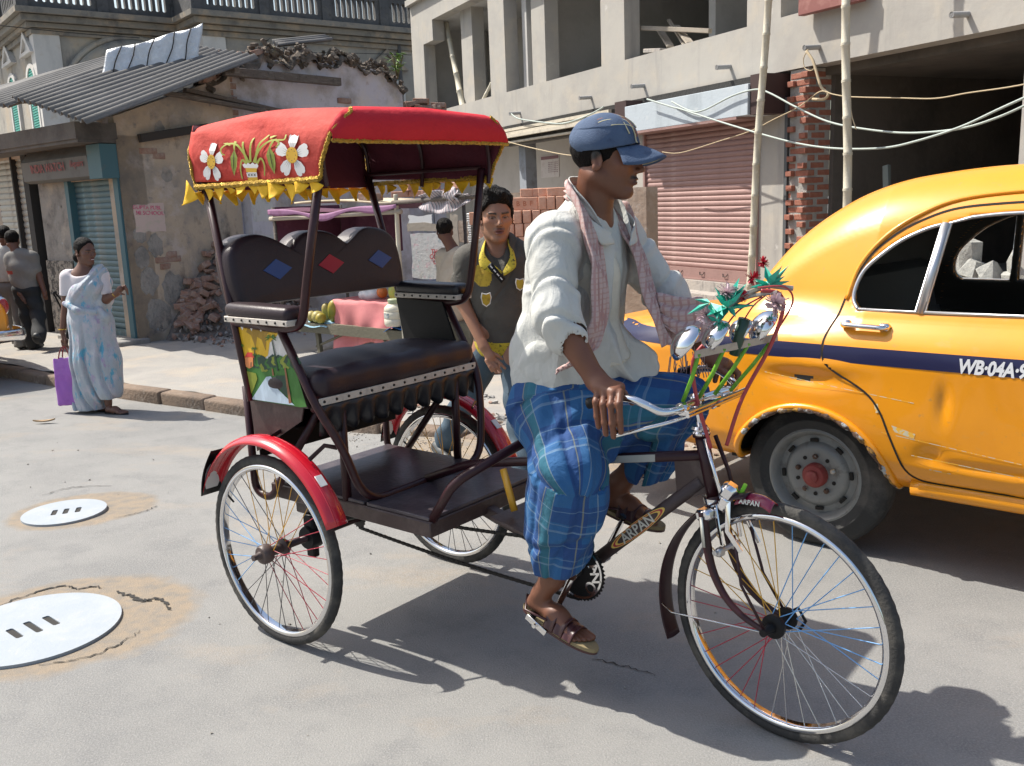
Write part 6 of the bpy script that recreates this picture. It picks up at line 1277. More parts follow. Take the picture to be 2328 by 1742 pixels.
# --- canopy
cn = thing('canopy', (0, 0, 0)); cn.parent = rk
XR, XF, ZB, ZT = -.345, .43, 1.680, 1.905
def side_y(x, z): return -(.424 + .010 * math.sin(PI * min(max((z - 1.68) / .2, 0), 1)) - .085 * sst(1.80, 1.915, z) ** 1.3)
def cx_r(z): return XR - .014 * (z - 1.68) / .2 + .0
def cx_f(z): return np.interp(z, [1.68, 1.74, 1.785, 1.84, 1.885, 1.91], [.352, .375, .405, .435, .440, .425])
# cross-section of the cloth from near hem over the roof to the far hem
cs = [(-.424, 1.680), (-.431, 1.72), (-.434, 1.76), (-.432, 1.80), (-.426, 1.835), (-.410, 1.866), (-.382, 1.890), (-.345, 1.903), (-.25, 1.911), (-.12, 1.916), (0, 1.918), (.12, 1.916), (.25, 1.911), (.345, 1.903), (.382, 1.890), (.410, 1.866), (.426, 1.835), (.432, 1.80), (.434, 1.76), (.431, 1.72), (.424, 1.680)]
CSP = spline(cs, 3)
def cloth(u, v):
    y, z = CSP[int(round(v))]; xr, xf = cx_r(z), cx_f(min(z, 1.905)); x = xr + (xf - xr) * u
    if z > 1.86: z += .012 * math.sin(PI * u) - .006 * math.sin(2 * PI * u + 1); z -= .012 * (abs(2 * u - 1) ** 6)
    z += .024 * (1 - u) ** 1.5 * math.exp(-((abs(y) - .40) / .06) ** 2)
    wv = .0035 * math.sin(14 * u + 3 * z * 20) + .002 * math.sin(31 * u)
    y += (-1 if y < 0 else 1) * wv * (abs(y) > .38); return (x, y, z)
b = MB(); b.grid(cloth, np.linspace(0, 1, 28), range(len(CSP)), .003, 0, 1); b.build('cloth', [m_can, m_cin], cn, True)
def backp(u, v): y = -.424 + .848 * u; z = 1.668 + .235 * v; return (cx_r(z) + .002 + .010 * math.sin(9 * u + 2 * v) * (1 - v), y * (1 - .05 * sst(.75, 1, v)), z)
b = MB(); b.grid(backp, np.linspace(0, 1, 30), np.linspace(0, 1, 8), .003, 0, 1); b.build('back_panel', [m_cin, m_can], cn, True)
def frontp(u, v):
    y = -.432 + .864 * u; zt = np.interp(abs(y), [0, .33, .385, .415, .432], [1.916, 1.904, 1.888, 1.86, 1.83]); zb = 1.797 + .006 * math.sin(PI * u) - .004 * math.sin(5 * u); z = zb + (zt - zb) * v
    return (cx_f(z) + .004 + .022 * (1 - v) ** .8 - .03 * max(0, v - .6) + .006 * math.sin(7 * u) * (1 - v), y, z)
b = MB(); b.grid(frontp, np.linspace(0, 1, 40), np.linspace(0, 1, 8), -.003, 0, 1); b.build('front_valance', [m_val, m_val], cn, True)
b = MB(); bow = [(0, y * .955, z - .022) for y, z in CSP]
for x in (-.325, .0, .36): b.tube([(x, p[1], p[2]) for p in bow], .009, 8)
for y in (-.40, .40): b.tube([(-.32, y, 1.72), (.33, y, 1.72)], .008, 8)
b.build('bow', m_mar, cn, True)
def tinsel(P, nm='tinsel_braid', r=.0075): P = np.array(P); b = MB(); q2 = np.random.RandomState(3); n_ = len(P) * 4; t = np.linspace(0, len(P) - 1, n_); Q = np.stack([np.interp(t, range(len(P)), P[:, i]) for i in range(3)], 1); Q += q2.normal(0, .0010, Q.shape); b.tube(Q, r * (1 + .25 * q2.rand(n_)), 6); return b.build(nm, m_gold, cn, None)
for s_ in (-1, 1):
    tinsel([(cx_r(1.68) + (cx_f(1.68) - cx_r(1.68)) * u, s_ * .428, 1.682) for u in np.linspace(0, 1, 24)], r=.009)
    tinsel([(cx_f(z) + .003, -side_y(0, z) * s_ * 1.0, z) for z in np.linspace(1.68, 1.90, 16)], r=.006)
    tinsel([(cx_r(z) - .003, -side_y(0, z) * s_, z) for z in np.linspace(1.68, 1.90, 16)], r=.005)
tinsel([frontp(u, 0) for u in np.linspace(0, 1, 40)], r=.0065)
pm_ = []
for k in range(3):
    b = MB(); b.grid(lambda u, v: ((u * (1 - v * (1 - .05)) * .036) + .010 * (k - 1) * v, .010 * math.sin(3 * v + k) * v * (1 + .6 * u), -.068 * v * (1 + .1 * k)), np.linspace(-1, 1, 5), np.linspace(0, 1, 6), .0015); pm_.append(b.mesh('pennant', m_penn, True))
q = random.Random(2)
for s_ in (-1, 1):
    for i in range(11):
        x = -.335 + .67 * i / 10; link('pennant', pm_[i % 3], cn, (x, s_ * .428, 1.676), (q.uniform(-.5, .5), q.uniform(-.15, .4), q.uniform(-.4, .4)), (q.uniform(.8, 1.25), 1, q.uniform(.4, .85)))
for i in range(15): y = -.40 + .8 * i / 14; link('pennant', pm_[i % 3], cn, (-.345, y, 1.668), (q.uniform(-.2, .2), q.uniform(-.3, .3), PI / 2 + q.uniform(-.2, .2)), (1, 1, q.uniform(.5, .85)))
link('pennant', pm_[1], cn, (-.36, -.43, 1.675), (.2, .9, .2), 1.2)
# painted flowers on the near side of the canopy
m_pw, m_pyl, m_pgr, m_pol, m_pbk = mat('flower_white', (.70, .68, .66), .7), mat('flower_centre', (.62, .36, .03), .7), mat('stem_green', (.30, .33, .05), .7), mat('leaf_olive', (.22, .26, .04), .7), mat('outline_black', (.05, .04, .035), .7)
sy = lambda x, z: side_y(x, z) - .0055
def cp(loops, m, L, nm): return sprite(loops, 'Y6', -.432, .0007 * L, m, nm, cn, sy)
def petals(cx, cy, rx, ry, rot=0):
    lp = []; ln = []
    for k in range(5):
        a = -PI / 2 + k * 2 * PI / 5 + rot; pts = []
        for (t, w_) in ((.30, -.10), (.55, -.26), (.85, -.30), (1.0, -.20), (1.03, -.08), (.95, 0), (1.03, .08), (1.0, .20), (.85, .30), (.55, .26), (.30, .10)):
            pts.append((cx + rx * (t * math.cos(a) - w_ * math.sin(a)), cy + ry * (t * math.sin(a) + w_ * math.cos(a))))
        lp.append(pts)
        for w0 in (-.09, 0, .09):
            p = [(.36, w0 * .8 - .008), (.66, w0 * 1.3), (.36, w0 * .8 + .008)]; ln.append([(cx + rx * (t * math.cos(a) - w_ * math.sin(a)), cy + ry * (t * math.sin(a) + w_ * math.cos(a))) for t, w_ in p])
    return lp, ln
for (cx, cy, rx, ry, r0) in ((742, 340, 102, 143, .03), (235, 382, 72, 128, .05)):
    lp, ln = petals(cx, cy, rx, ry, r0); cp(lp, m_pw, 1, 'painted_petal'); cp(ln, m_pbk, 2, 'painted_vein'); cp([[(cx + rx * .36 * math.cos(a), cy + ry * .36 * math.sin(a)) for a in np.linspace(0, 6.28, 18, endpoint=False)]], m_pyl, 3, 'painted_centre')
    cp([[(cx + rx * .24 * math.cos(a) + 3 * math.cos(t), cy + ry * .24 * math.sin(a) + 3 * math.sin(t)) for t in np.linspace(0, 6.28, 6, endpoint=False)] for a in np.linspace(0, 6.28, 8, endpoint=False)], m_pbk, 4, 'painted_dot')
def stroke(pts, w0, w1):
    P = spline(pts, 6); T = np.gradient(P, axis=0); T /= np.linalg.norm(T, axis=1)[:, None]; N_ = np.c_[-T[:, 1], T[:, 0]]; w_ = np.linspace(w0, w1, len(P))[:, None]; return [np.concatenate([P[i:i + 2] + N_[i:i + 2] * w_[i:i + 2], (P[i:i + 2] - N_[i:i + 2] * w_[i:i + 2])[::-1]]).tolist() for i in range(len(P) - 1)]
S_ = []
for pts in ([(470, 390), (440, 330), (390, 275), (330, 270), (295, 300), (300, 330), (320, 340)], [(500, 385), (540, 300), (600, 250), (650, 245), (690, 240), (685, 205), (670, 200)], [(480, 385), (480, 280), (490, 190), (500, 165)], [(460, 390), (430, 280), (420, 200), (440, 165), (460, 160)], [(510, 390), (530, 280), (570, 220), (590, 160), (575, 145)], [(590, 230), (640, 205), (700, 155)], [(380, 265), (345, 220), (330, 190)], [(520, 395), (545, 360), (565, 400), (560, 470)], [(455, 400), (430, 370), (415, 420), (420, 490)], [(620, 250), (600, 300), (600, 330)], [(375, 275), (380, 310)], [(350, 275), (300, 260), (285, 245), (300, 240)], [(630, 240), (660, 265), (640, 290)]): S_ += stroke(pts, 7, 3.5)
cp(S_, m_pgr, 1.5, 'painted_stem')
def leafp(x0, y0, x1, y1, w_): d = np.array([x1 - x0, y1 - y0]); n_ = np.array([-d[1], d[0]]) / np.linalg.norm(d) * w_; a = np.array([x0, y0]); return [tuple(a), tuple(a + d * .3 + n_), tuple(a + d * .65 + n_ * .8), (x1, y1), tuple(a + d * .65 - n_ * .8), tuple(a + d * .3 - n_)]
cp([leafp(380, 305, 372, 470, 22), leafp(598, 285, 625, 460, 26), leafp(310, 168, 350, 225, 20), leafp(705, 150, 610, 210, 18)], m_pol, 2, 'painted_leaf')
cp([leafp(378, 310, 372, 460, 2), leafp(600, 295, 623, 450, 2)], m_pbk, 3, 'painted_vein')
cp([[(475, 190), (480, 160), (510, 148), (528, 160), (522, 190), (500, 200)]], m_pw, 2.5, 'painted_bud')
cp([[(440, 420), (430, 400), (445, 392), (455, 400), (465, 388), (480, 398), (495, 386), (508, 398), (522, 392), (530, 408), (520, 424)], [(450, 448), (515, 448), (516, 478), (455, 480)], [(455, 508), (520, 505), (522, 524), (458, 527)]], m_pw, 3, 'painted_vase'); cp([[(447, 420), (520, 420), (514, 448), (452, 448)], [(456, 480), (516, 478), (518, 505), (456, 508)]], m_pyl, 3, 'painted_vase'); cp([stroke([(452, 449), (515, 448)], 1.5, 1.5)[0], stroke([(455, 480), (516, 478)], 1.5, 1.5)[0]] + [s2 for x in (466, 484, 502) for s2 in stroke([(x - 6, 456), (x + 6, 472)], 1.6, 1.6)[:6] + stroke([(x + 6, 456), (x - 6, 472)], 1.6, 1.6)[:6]], m_pbk, 4, 'painted_line')
# ------------------------------------------------------------------ people
def skin(nm, rough=.5): return mat(nm, (.2, .1, .06), rough, 0, [((.05, .02, .012), 55, .70, .9)], (150, .06), attr='tint')
class Pose:
    def __init__(s, o, yaw=0.0, pitch=0.0, roll=0.0, k=1.0):
        s.o = np.array(o, float); s.R = np.array(Euler((roll, pitch, yaw), 'XYZ').to_matrix()); s.k = k
    def __call__(s, x, y, z): return s.o + s.R @ (np.array([x, y, z], float) * s.k)
    def inv(s, X, Y, Z):
        P = np.stack([X - s.o[0], Y - s.o[1], Z - s.o[2]], 0); return (s.R.T @ P.reshape(3, -1)).reshape(P.shape) / s.k
def head_sdf(S, H, neck=None, nr=.056, female=False, open_mouth=0.0):
    k = H.k; E_ = lambda c, r, kk=.02, op='u', R=None: S.ell(H(*c), np.array(r) * k, kk * k, op, H.R if R is None else H.R @ R)
    C_ = lambda a, b, ra, rb, kk=.02, op='u': S.cap(H(*a), H(*b), ra * k, rb * k, kk * k, op)
    w = .93 if female else 1.0
    if neck is not None: S.cap(H(-.028, 0, -.045), neck, nr * k, nr * 1.12 * k, .03)
    E_((-.014, 0, .036), (.098, .076 * w, .083), .0); E_((.034, 0, -.022), (.060, .060 * w, .078), .03)
    for y in (-1, 1):
        C_((-.022, y * .050 * w, -.052), (.055, y * .016, -.098), .021, .019, .03)
        E_((.052, y * .044 * w, -.020), (.026, .022, .018), .025)
    E_((.070, 0, -.100), (.019, .022, .016), .02)
    E_((.078, 0, .020), (.016, .050 * w, .011), .022)
    for y in (-1, 1): E_((.097, y * .032, .000), (.017, .0165, .0105), .012, 's')
    for y in (-1, 1): E_((.0755, y * .0315, .000), (.0118, .0125, .0115), .003)
    C_((.087, 0, .012), (.112, 0, -.029), .0075, .0105, .010)
    for y in (-1, 1): E_((.099, y * .0115, -.034), (.0105, .0085, .008), .008)
    E_((.084, 0, -.060), (.014, .026, .016), .012)
    E_((.0955, 0, -.0590), (.0085, .0215, .0058), .006); E_((.0935, 0, -.0700 - .5 * open_mouth), (.0085, .0185, .0065), .006)
    E_((.102, 0, -.0645 - .25 * open_mouth), (.010, .022, .0022 + .4 * open_mouth), .003, 's')
    for y in (-1, 1):
        Re = np.array(Euler((0, -.22, y * .35)).to_matrix())
        E_((-.018, y * .080 * w, -.004), (.020, .008, .033), .008, 'u', Re); E_((-.012, y * .0885 * w, -.002), (.010, .006, .019), .004, 's', Re); E_((-.022, y * .080 * w, -.028), (.010, .008, .012), .006)
def face_paint(H, base, lip, brow, stubble=0.0, scalp=None, moust=0.0, scale=1.0, iris=(.03, .015, .01), bindi=False):
    base, lip, brow = np.array(base), np.array(lip), np.array(brow)
    def P(X, Y, Z, G):
        x, y, z = H.inv(X, Y, Z); c = np.tile(base, (len(X), 1)).astype(float); ay = np.abs(y); hd = (x ** 2 + y ** 2 + z ** 2) < .17 ** 2
        def m(v, e=.004): return np.clip(.5 - v / e, 0, 1)[:, None] * hd[:, None]
        def put(mask, col): nonlocal c; c = c * (1 - mask) + np.array(col) * mask
        n = wave(X, Y, Z, 60, 3); c = c * (1 + .07 * n[:, None])
        put(m(np.hypot((ay - .045) / 1.2, z + .02) - .02, .03) * (x > .04)[:, None] * .25, base * np.array([1.25, 1.0, .95]))
        if stubble: put(m(np.maximum(z + .048, -.02 - x), .03) * stubble, base * .45)
        if scalp is not None: put(m(np.maximum(-(z - .0 - .55 * (x + .02)), x - .075), .012), scalp)
        put(m(np.maximum(np.abs(z - .0205 - .10 * (ay - .03)) - .0045, np.maximum(.012 - ay, ay - .050)), .004) * (x > .06)[:, None], brow)
        eye = np.sqrt(((ay - .0315) / .0125) ** 2 + ((z + .0008) / .0042) ** 2) - 1
        put(m(eye, .5) * (x > .06)[:, None], (.24, .19, .165)); put(m(np.hypot(ay - .0315, z) - .0075, .002) * m(eye, .5) * (x > .06)[:, None], iris)
        put(m(np.abs(np.sqrt(((ay - .0315) / .015) ** 2 + ((z - .001) / .0075) ** 2) - 1) - .12, .15) * (x > .06)[:, None] * (z > -.004)[:, None], brow * 1.2)
        put(m(np.sqrt((y / .024) ** 2 + ((z + .0645) / .0125) ** 2) - 1, .35) * (x > .07)[:, None], lip)
        put(m(np.maximum(np.abs(z + .0645) - .0016, ay - .022), .003) * (x > .07)[:, None], lip * .35)
        if moust: put(m(np.maximum(np.abs(z + .050 + .12 * ay) - .0055, ay - .030), .004) * (x > .06)[:, None] * moust, brow)
        put(m(np.hypot(ay - .010, z + .040) - .004, .004) * (x > .085)[:, None], base * .3)
        if bindi: put(m(np.hypot(y, z - .03) - .004, .002) * (x > .05)[:, None], (.35, .02, .03))
        return np.clip(c, .004, 1)
    return P
def fingers(S, tips, r0=.0088, r1=.0066, k=.006):
    for P in tips: S.path([np.array(p, float) for p in P], list(np.linspace(r0, r1, len(P))), k)
def foot(S, heel, toe, up, side, w=.045, h=.032, k=.02):
    """bare foot from heel to toe tip; side = +1 when the big toe is on the +lateral side"""
    heel, toe, up = np.array(heel, float), np.array(toe, float), np.array(up, float); d = toe - heel; L = np.linalg.norm(d); d /= L; lt = np.cross(up, d)
    S.cap(heel + d * .03 + up * .028, heel + d * .5 * L + up * .030, .029, .030, k); S.cap(heel + d * .45 * L + up * .028, heel + d * .72 * L + up * .016 + lt * side * .012, .030, .019, k); S.cap(heel + d * .45 * L + up * .024, heel + d * .70 * L + up * .014 - lt * side * .022, .026, .016, k)
    for i in range(5):
        o = side * (.026 - .0145 * i); l_ = (1.0, .985, .955, .92, .875)[i]; r = .0115 if i == 0 else .0080 - .0004 * i
        S.cap(heel + d * (.70 * L) + up * .014 + lt * o * .95, heel + d * (l_ * L - r) + up * (r * .95) + lt * o, r * 1.15, r, .006)
    return d, lt
def ribbon(b, path, widths, wdirs, thick=.005, folds=3, amp=.006, n=8, seed=0, mi=0):
    P = spline(path, n); k = len(path); t = np.linspace(0, k - 1, len(P)); W = np.interp(t, range(k), widths); D = np.stack([np.interp(t, range(k), [d[i] for d in wdirs]) for i in range(3)], 1); D /= np.linalg.norm(D, axis=1)[:, None]
    T = np.gradient(P, axis=0); T /= np.linalg.norm(T, axis=1)[:, None]; Nn = np.cross(T, D)
    def fn(u, v): i = int(round(u)); return P[i] + D[i] * W[i] * v + Nn[i] * amp * math.sin(folds * PI * v + seed + .12 * i) + Nn[i] * amp * .4 * math.sin(.5 * i + 3 * v)
    b.grid(fn, range(len(P)), np.linspace(-1, 1, 6 * folds + 1), thick, mi); return P
# --- the driver, in the rickshaw's axes
m_skin = skin('dark_brown_skin'); SKD = (.155, .060, .032)
m_shirt = mat('cream_white_cotton', (.50, .505, .48), .9, 0, [((.43, .425, .39), 4, .48, .72), ((.35, .33, .29), 7, .66, .85)], (240, .16)); fine_bump(m_shirt, 15, .5, (1, 1, .55))
def plaid(nm, base, lines, coords=None, rough=.85):
    m = mat(nm, base, rough, 0, (), (300, .1)); nt = m.node_tree; bs = nt.nodes['Principled BSDF']; co = nt.nodes.new('ShaderNodeTexCoord').outputs['Object']
    if coords:
        at = nt.nodes.new('ShaderNodeAttribute'); at.attribute_name = coords; co = at.outputs['Vector']
    c = tuple(base)
    for (vec, period, width, off, col, fac) in lines:
        d = nt.nodes.new('ShaderNodeVectorMath'); d.operation = 'DOT_PRODUCT'; d.inputs[1].default_value = vec; nt.links.new(co, d.inputs[0])
        ad = nt.nodes.new('ShaderNodeMath'); ad.operation = 'ADD'; ad.inputs[1].default_value = off + 50 * period; nt.links.new(d.outputs['Value'], ad.inputs[0])
        ns = nt.nodes.new('ShaderNodeTexNoise'); ns.inputs['Scale'].default_value = 7; nt.links.new(co, ns.inputs['Vector']); nm_ = nt.nodes.new('ShaderNodeMath'); nm_.operation = 'MULTIPLY_ADD'; nm_.inputs[1].default_value = period * (.12 if coords else .35); nt.links.new(ns.outputs['Fac'], nm_.inputs[0]); nt.links.new(ad.outputs[0], nm_.inputs[2])
        mo = nt.nodes.new('ShaderNodeMath'); mo.operation = 'MODULO'; mo.inputs[1].default_value = period; nt.links.new(nm_.outputs[0], mo.inputs[0])
        cm = nt.nodes.new('ShaderNodeMath'); cm.operation = 'LESS_THAN'; cm.inputs[1].default_value = width; nt.links.new(mo.outputs[0], cm.inputs[0])
        ml = nt.nodes.new('ShaderNodeMath'); ml.operation = 'MULTIPLY'; ml.inputs[1].default_value = fac; nt.links.new(cm.outputs[0], ml.inputs[0]); c = mixc(nt, c, tuple(col), ml.outputs[0])
    nt.links.new(c, bs.inputs['Base Color']); return m
hx, hz_ = (1, 0, 0), (0, 1, 0)
m_lungi = plaid('blue_plaid_cotton', (.016, .095, .245), [(hx, .13, .05, 0, (.010, .045, .17), .75), (hz_, .16, .06, .03, (.010, .045, .17), .65), (hx, .26, .035, .08, (.02, .13, .13), .6), (hx, .13, .0032, .055, (.26, .31, .31), .45), (hx, .13, .004, .095, (.26, .25, .12), .5), (hz_, .16, .006, .10, (.16, .24, .34), .45), (hz_, .16, .004, .125, (.16, .24, .34), .35), (hz_, .08, .003, .02, (.16, .26, .36), .5)], 'tint')
fine_bump(m_lungi, 16, .4)
m_towel = plaid('checked_pink_towel', (.48, .36, .34), [((1, .2, 0), .020, .006, 0, (.34, .16, .16), .6), ((0, 0, 1), .016, .005, 0, (.40, .24, .22), .55)], None)
m_denim = mat('blue_denim', (.050, .082, .150), .85, 0, [((.075, .115, .19), 12, .45, .75), ((.03, .05, .10), 30, .55, .75)], (260, .25))
m_st1, m_st2 = mat('pale_stitching', (.50, .46, .30), .8), mat('rust_stitching', (.30, .12, .06), .8)
m_hair = mat('black_hair', (.008, .0065, .006), .6, 0, (), (90, .9, (1, 1, .25)), spec=.12)
m_sandal = mat('oxblood_leather', (.055, .017, .017), .35, 0, [((.10, .05, .045), 14, .6, .8)]); m_sole = mat('worn_sole', (.24, .19, .10), .85, 0, [((.15, .11, .06), 16, .5, .7)])
rider = thing('person', RK.w(0, 0), RK.a, 'driver in denim cap, cream shirt, checked towel and blue plaid lungi pedalling the rickshaw', 'person')
HR = Pose(np.array([1.185, 0, 1.702]) + np.array([math.cos(.436), math.sin(.436), 0]) * -.012, math.radians(25), math.radians(4), 0, .96)
S = Solid((.84, -.36, .17), (1.50, .36, 1.86), .005)
head_sdf(S, HR, (1.115, 0, 1.52), .058)
S.ell((1.055, 0, 1.36), (.105, .155, .17), .03); S.cap((1.095, -.135, 1.485), (1.095, .135, 1.485), .055, .055, .05); S.ell((.98, 0, 1.08), (.10, .14, .20), .05); S.cap((.99, -.05, .95), (.99, .05, .95), .10, .10, .05)
S.path([(1.10, -.185, 1.455), (1.160, -.262, 1.25), (1.195, -.252, 1.20), (1.282, -.244, 1.075)], [.050, .044, .043, .029], .02); S.path([(1.10, .185, 1.455), (1.225, .268, 1.24), (1.385, .262, 1.075)], [.050, .043, .029], .02)
# right hand closed over the grip, fingers hanging outside it
S.box((1.335, -.262, 1.062), (.044, .030, .017), .014, .02, R=np.array(Euler((.35, .12, -.06)).to_matrix())); S.cap((1.285, -.244, 1.075), (1.31, -.255, 1.067), .030, .026, .02)
fingers(S, [[(1.380, -.272, 1.056), (1.392, -.298, 1.030), (1.394, -.298, .985), (1.388, -.284, .945)], [(1.358, -.278, 1.058), (1.369, -.304, 1.026), (1.372, -.303, .972), (1.366, -.288, .930)], [(1.334, -.280, 1.058), (1.343, -.304, 1.024), (1.346, -.302, .972), (1.340, -.287, .934)], [(1.311, -.278, 1.057), (1.316, -.299, 1.028), (1.318, -.297, .985), (1.314, -.284, .952)], [(1.325, -.236, 1.056), (1.362, -.226, 1.044), (1.395, -.234, 1.020)]], .0108, .0086)
S.box((1.41, .266, 1.06), (.042, .030, .017), .014, .02, R=np.array(Euler((-.35, .15, .06)).to_matrix()))
fingers(S, [[(1.450, .276, 1.048), (1.462, .300, 1.02), (1.460, .290, .985)], [(1.428, .282, 1.05), (1.436, .304, 1.02), (1.434, .292, .98)], [(1.405, .282, 1.05), (1.411, .304, 1.02), (1.409, .292, .98)], [(1.385, .28, 1.05), (1.388, .30, 1.022), (1.386, .29, .99)], [(1.41, .24, 1.05), (1.445, .232, 1.036), (1.47, .24, 1.02)]], .0108, .0086)
S.path([(.98, -.10, .93), (1.15, -.205, .775), (1.09, -.165, .58), (1.035, -.152, .385), (.985, -.155, .315)], [.085, .058, .050, .036, .034], .03); S.path([(.98, .10, .94), (1.345, .150, .95), (1.22, .145, .76), (1.105, .142, .635), (1.085, .142, .605)], [.085, .060, .050, .036, .034], .03)
up1 = np.array([.20, 0, .98]); up2 = np.array([.08, 0, 1.0])
foot(S, (.925, -.150, .262), (1.185, -.168, .197), up1 / np.linalg.norm(up1), 1); foot(S, (1.035, .145, .552), (1.275, .125, .525), up2 / np.linalg.norm(up2), -1)
bp_ = face_paint(HR, SKD, (.085, .030, .026), np.array((.008, .006, .005)), .35, (.014, .010, .008), .9)
S.build('body', m_skin, rider, paint=bp_)
def lung_uv(X, Y, Z, G):
    out = np.zeros((len(X), 3)); best = np.full(len(X), 9.0); P = np.stack([X, Y, Z], 1)
    for s_, ch_ in ((-1, [(.98, -.05, 1.06), (1.01, -.09, .93), (1.155, -.21, .77), (1.10, -.18, .62), (1.045, -.15, .38)]), (1, [(.98, .05, 1.06), (1.0, .09, .955), (1.345, .145, .945), (1.27, .145, .76), (1.21, .145, .60)])):
        acc = 0.0
        for a, c in zip(ch_, ch_[1:]):
            a, c = np.array(a), np.array(c); d = c - a; L_ = np.linalg.norm(d); d /= L_; t = np.clip((P - a) @ d, 0, L_); q_ = P - a - t[:, None] * d; r = np.linalg.norm(q_, axis=1)
            e1 = np.array([0, 1.0, 0]) - d * d[1]; e1 /= np.linalg.norm(e1); e2 = np.cross(d, e1); u = np.arctan2(q_ @ e1, q_ @ e2) * .11 + .4 * s_; m = r < best
            best = np.where(m, r, best); out[m, 0] = u[m] + 1; out[m, 1] = (acc + t)[m] + .15 * s_; acc += L_
    return out
# lungi
S = Solid((.80, -.34, .36), (1.56, .34, 1.12), .0065)
S.cap((1.015, -.05, .98), (1.015, .05, .98), .128, .128, .05); S.cap((.98, -.07, .93), (.98, .07, .93), .118, .118, .05)
S.path([(1.01, -.09, .93), (1.155, -.21, .77)], [.108, .092], .10); S.path([(1.15, -.205, .77), (1.12, -.185, .64), (1.068, -.152, .50), (1.052, -.148, .43)], [.090, .088, .080, .068], .09); S.cap((1.10, -.10, .88), (1.17, -.17, .70), .06, .05, .10); S.path([(1.10, -.04, .94), (1.27, .05, .905)], [.10, .075], .07)
S.path([(1.04, -.13, .90), (1.085, -.17, .78), (1.06, -.16, .68), (1.04, -.15, .55)], [.065, .060, .062, .066], .06)
S.path([(.98, .09, .95), (1.34, .145, .955)], [.115, .078], .06); S.path([(1.34, .145, .945), (1.265, .145, .78), (1.222, .145, .67)], [.074, .056, .052], .05); S.path([(1.12, .12, .90), (1.18, .14, .74)], [.085, .05], .07)
S.path([(1.08, .0, .92), (1.17, .02, .82)], [.11, .05], .08)
def folds(X, Y, Z):
    U = lung_uv(X, Y, Z, None); u, v = U[:, 0], U[:, 1]; w_ = wave(X, Y, Z, 7, 5)
    return .011 * crease(21 * u + 1.5 * w_ + 3 * v, .30) * np.clip(v / .2, .3, 1) - .008 * crease(21 * u + 1.7 + 1.5 * w_ + 3 * v, .4) + .007 * crease(13 * v + 6 * u + 1.8 * w_, .22) * (w_ > -.2) - .004 * crease(13 * v + 6 * u + 1.8 * w_ + .6, .3) + .004 * wave(X, Y, Z, 20, 6)
S.disp(folds)
S.apply(lambda X, Y, Z: np.maximum(Z - (.415 + .25 * (X - 1.0) * 0 + .012 * np.sin(30 * Y)), Y) + 0 * X, (.8, -.34, .3), (1.56, 0, .43), .0, 's', .1)
S.apply(lambda X, Y, Z: np.maximum(np.maximum(Z - (.665 + .012 * np.sin(25 * X)), -Y + .02), .0 * X - .0 + (1.05 - X)), (.8, .02, .3), (1.56, .34, .68), .0, 's', .1)
for a, c, r in (((1.052, -.148, .50), (1.045, -.15, .38), .058), ((1.235, .145, .74), (1.20, .145, .60), .055)): S.cap(a, c, r - .012, r - .010, .004, 's')
S.build('lungi', m_lungi, rider, paint=lung_uv)
# shirt
S = Solid((.78, -.38, .92), (1.42, .38, 1.66), .0045)
S.cap((1.002, 0, 1.00), (1.002, 0, 1.10), .165, .165, .0, flat=((0, 1, 0), .86)); S.cap((1.005, 0, 1.08), (1.055, 0, 1.37), .155, .150, .06, flat=((0, 1, 0), .80)); S.cap((1.09, -.150, 1.482), (1.09, .150, 1.482), .070, .070, .06); S.cap((1.075, 0, 1.46), (1.105, 0, 1.57), .105, .066, .05, flat=((0, 1, 0), .85))
for s_ in (-1, 1):
    e = (1.160, -.262, 1.262) if s_ < 0 else (1.222, .266, 1.27); c = (1.184, -.258, 1.222) if s_ < 0 else (1.262, .268, 1.205)
    S.path([(1.09, s_ * .180, 1.462), e, c], [.079, .066, .058], .04); d = np.array(c) - np.array(e); d /= np.linalg.norm(d)
    S.cap(np.array(c) - d * .022, np.array(c) + d * .018, .063, .060, .006)
S.cap((1.17, .05, 1.12), (1.24, .07, 1.07), .075, .06, .06)
def sf(X, Y, Z):
    ln = lambda w: np.clip(w, 0, 1); w1, w2 = wave(X, Y, Z, 6, 9), wave(X, Y, Z, 9, 4); arm = ln((np.abs(Y) - .13) / .06); low = ln((1.46 - Z) / .12)
    p1 = 13 * (X * .95 + Y * .75 + Z * .18) + 1.1 * w1; p2 = 21 * (Z * .8 - X * .55 - np.abs(Y) * .5) + 1.5 * w2; p3 = 12 * (Z * .7 + X * .8) + 1.6 * w2
    a = (.010 * crease(p1, .26) - .007 * crease(p1 + .75, .35)) * low * (1 - .6 * arm) + (.008 * crease(p2, .22) - .005 * crease(p2 + .6, .3)) * arm * (w1 > -.5) + .006 * crease(p3, .16) * (w1 > .05) * (1 - arm)
    return a * np.clip((Z - .985) / .10, .25, 1) + .003 * wave(X, Y, Z, 16, 9) + .0018 * wave(X, Y, Z, 48, 12)
S.disp(sf)
for s_, e, c in ((-1, (1.150, -.262, 1.262), (1.20, -.256, 1.20)), (1, (1.222, .266, 1.27), (1.285, .268, 1.17))): S.path([e, c], [.040, .053], .004, 's')
S.apply(lambda X, Y, Z: Z - (.978 + .045 * np.clip((X - 1.02) / .25, 0, 1) * np.clip(.5 + Y / .2, 0, 1) + .004 * np.sin(16 * X + 9 * Y)) + 0 * Y, (.78, -.38, .9), (1.42, .38, 1.06), .0, 's', .05)
S.cap((1.005, 0, .90), (1.005, 0, .995), .145, .150, .004, 's', flat=((0, 1, 0), .84))
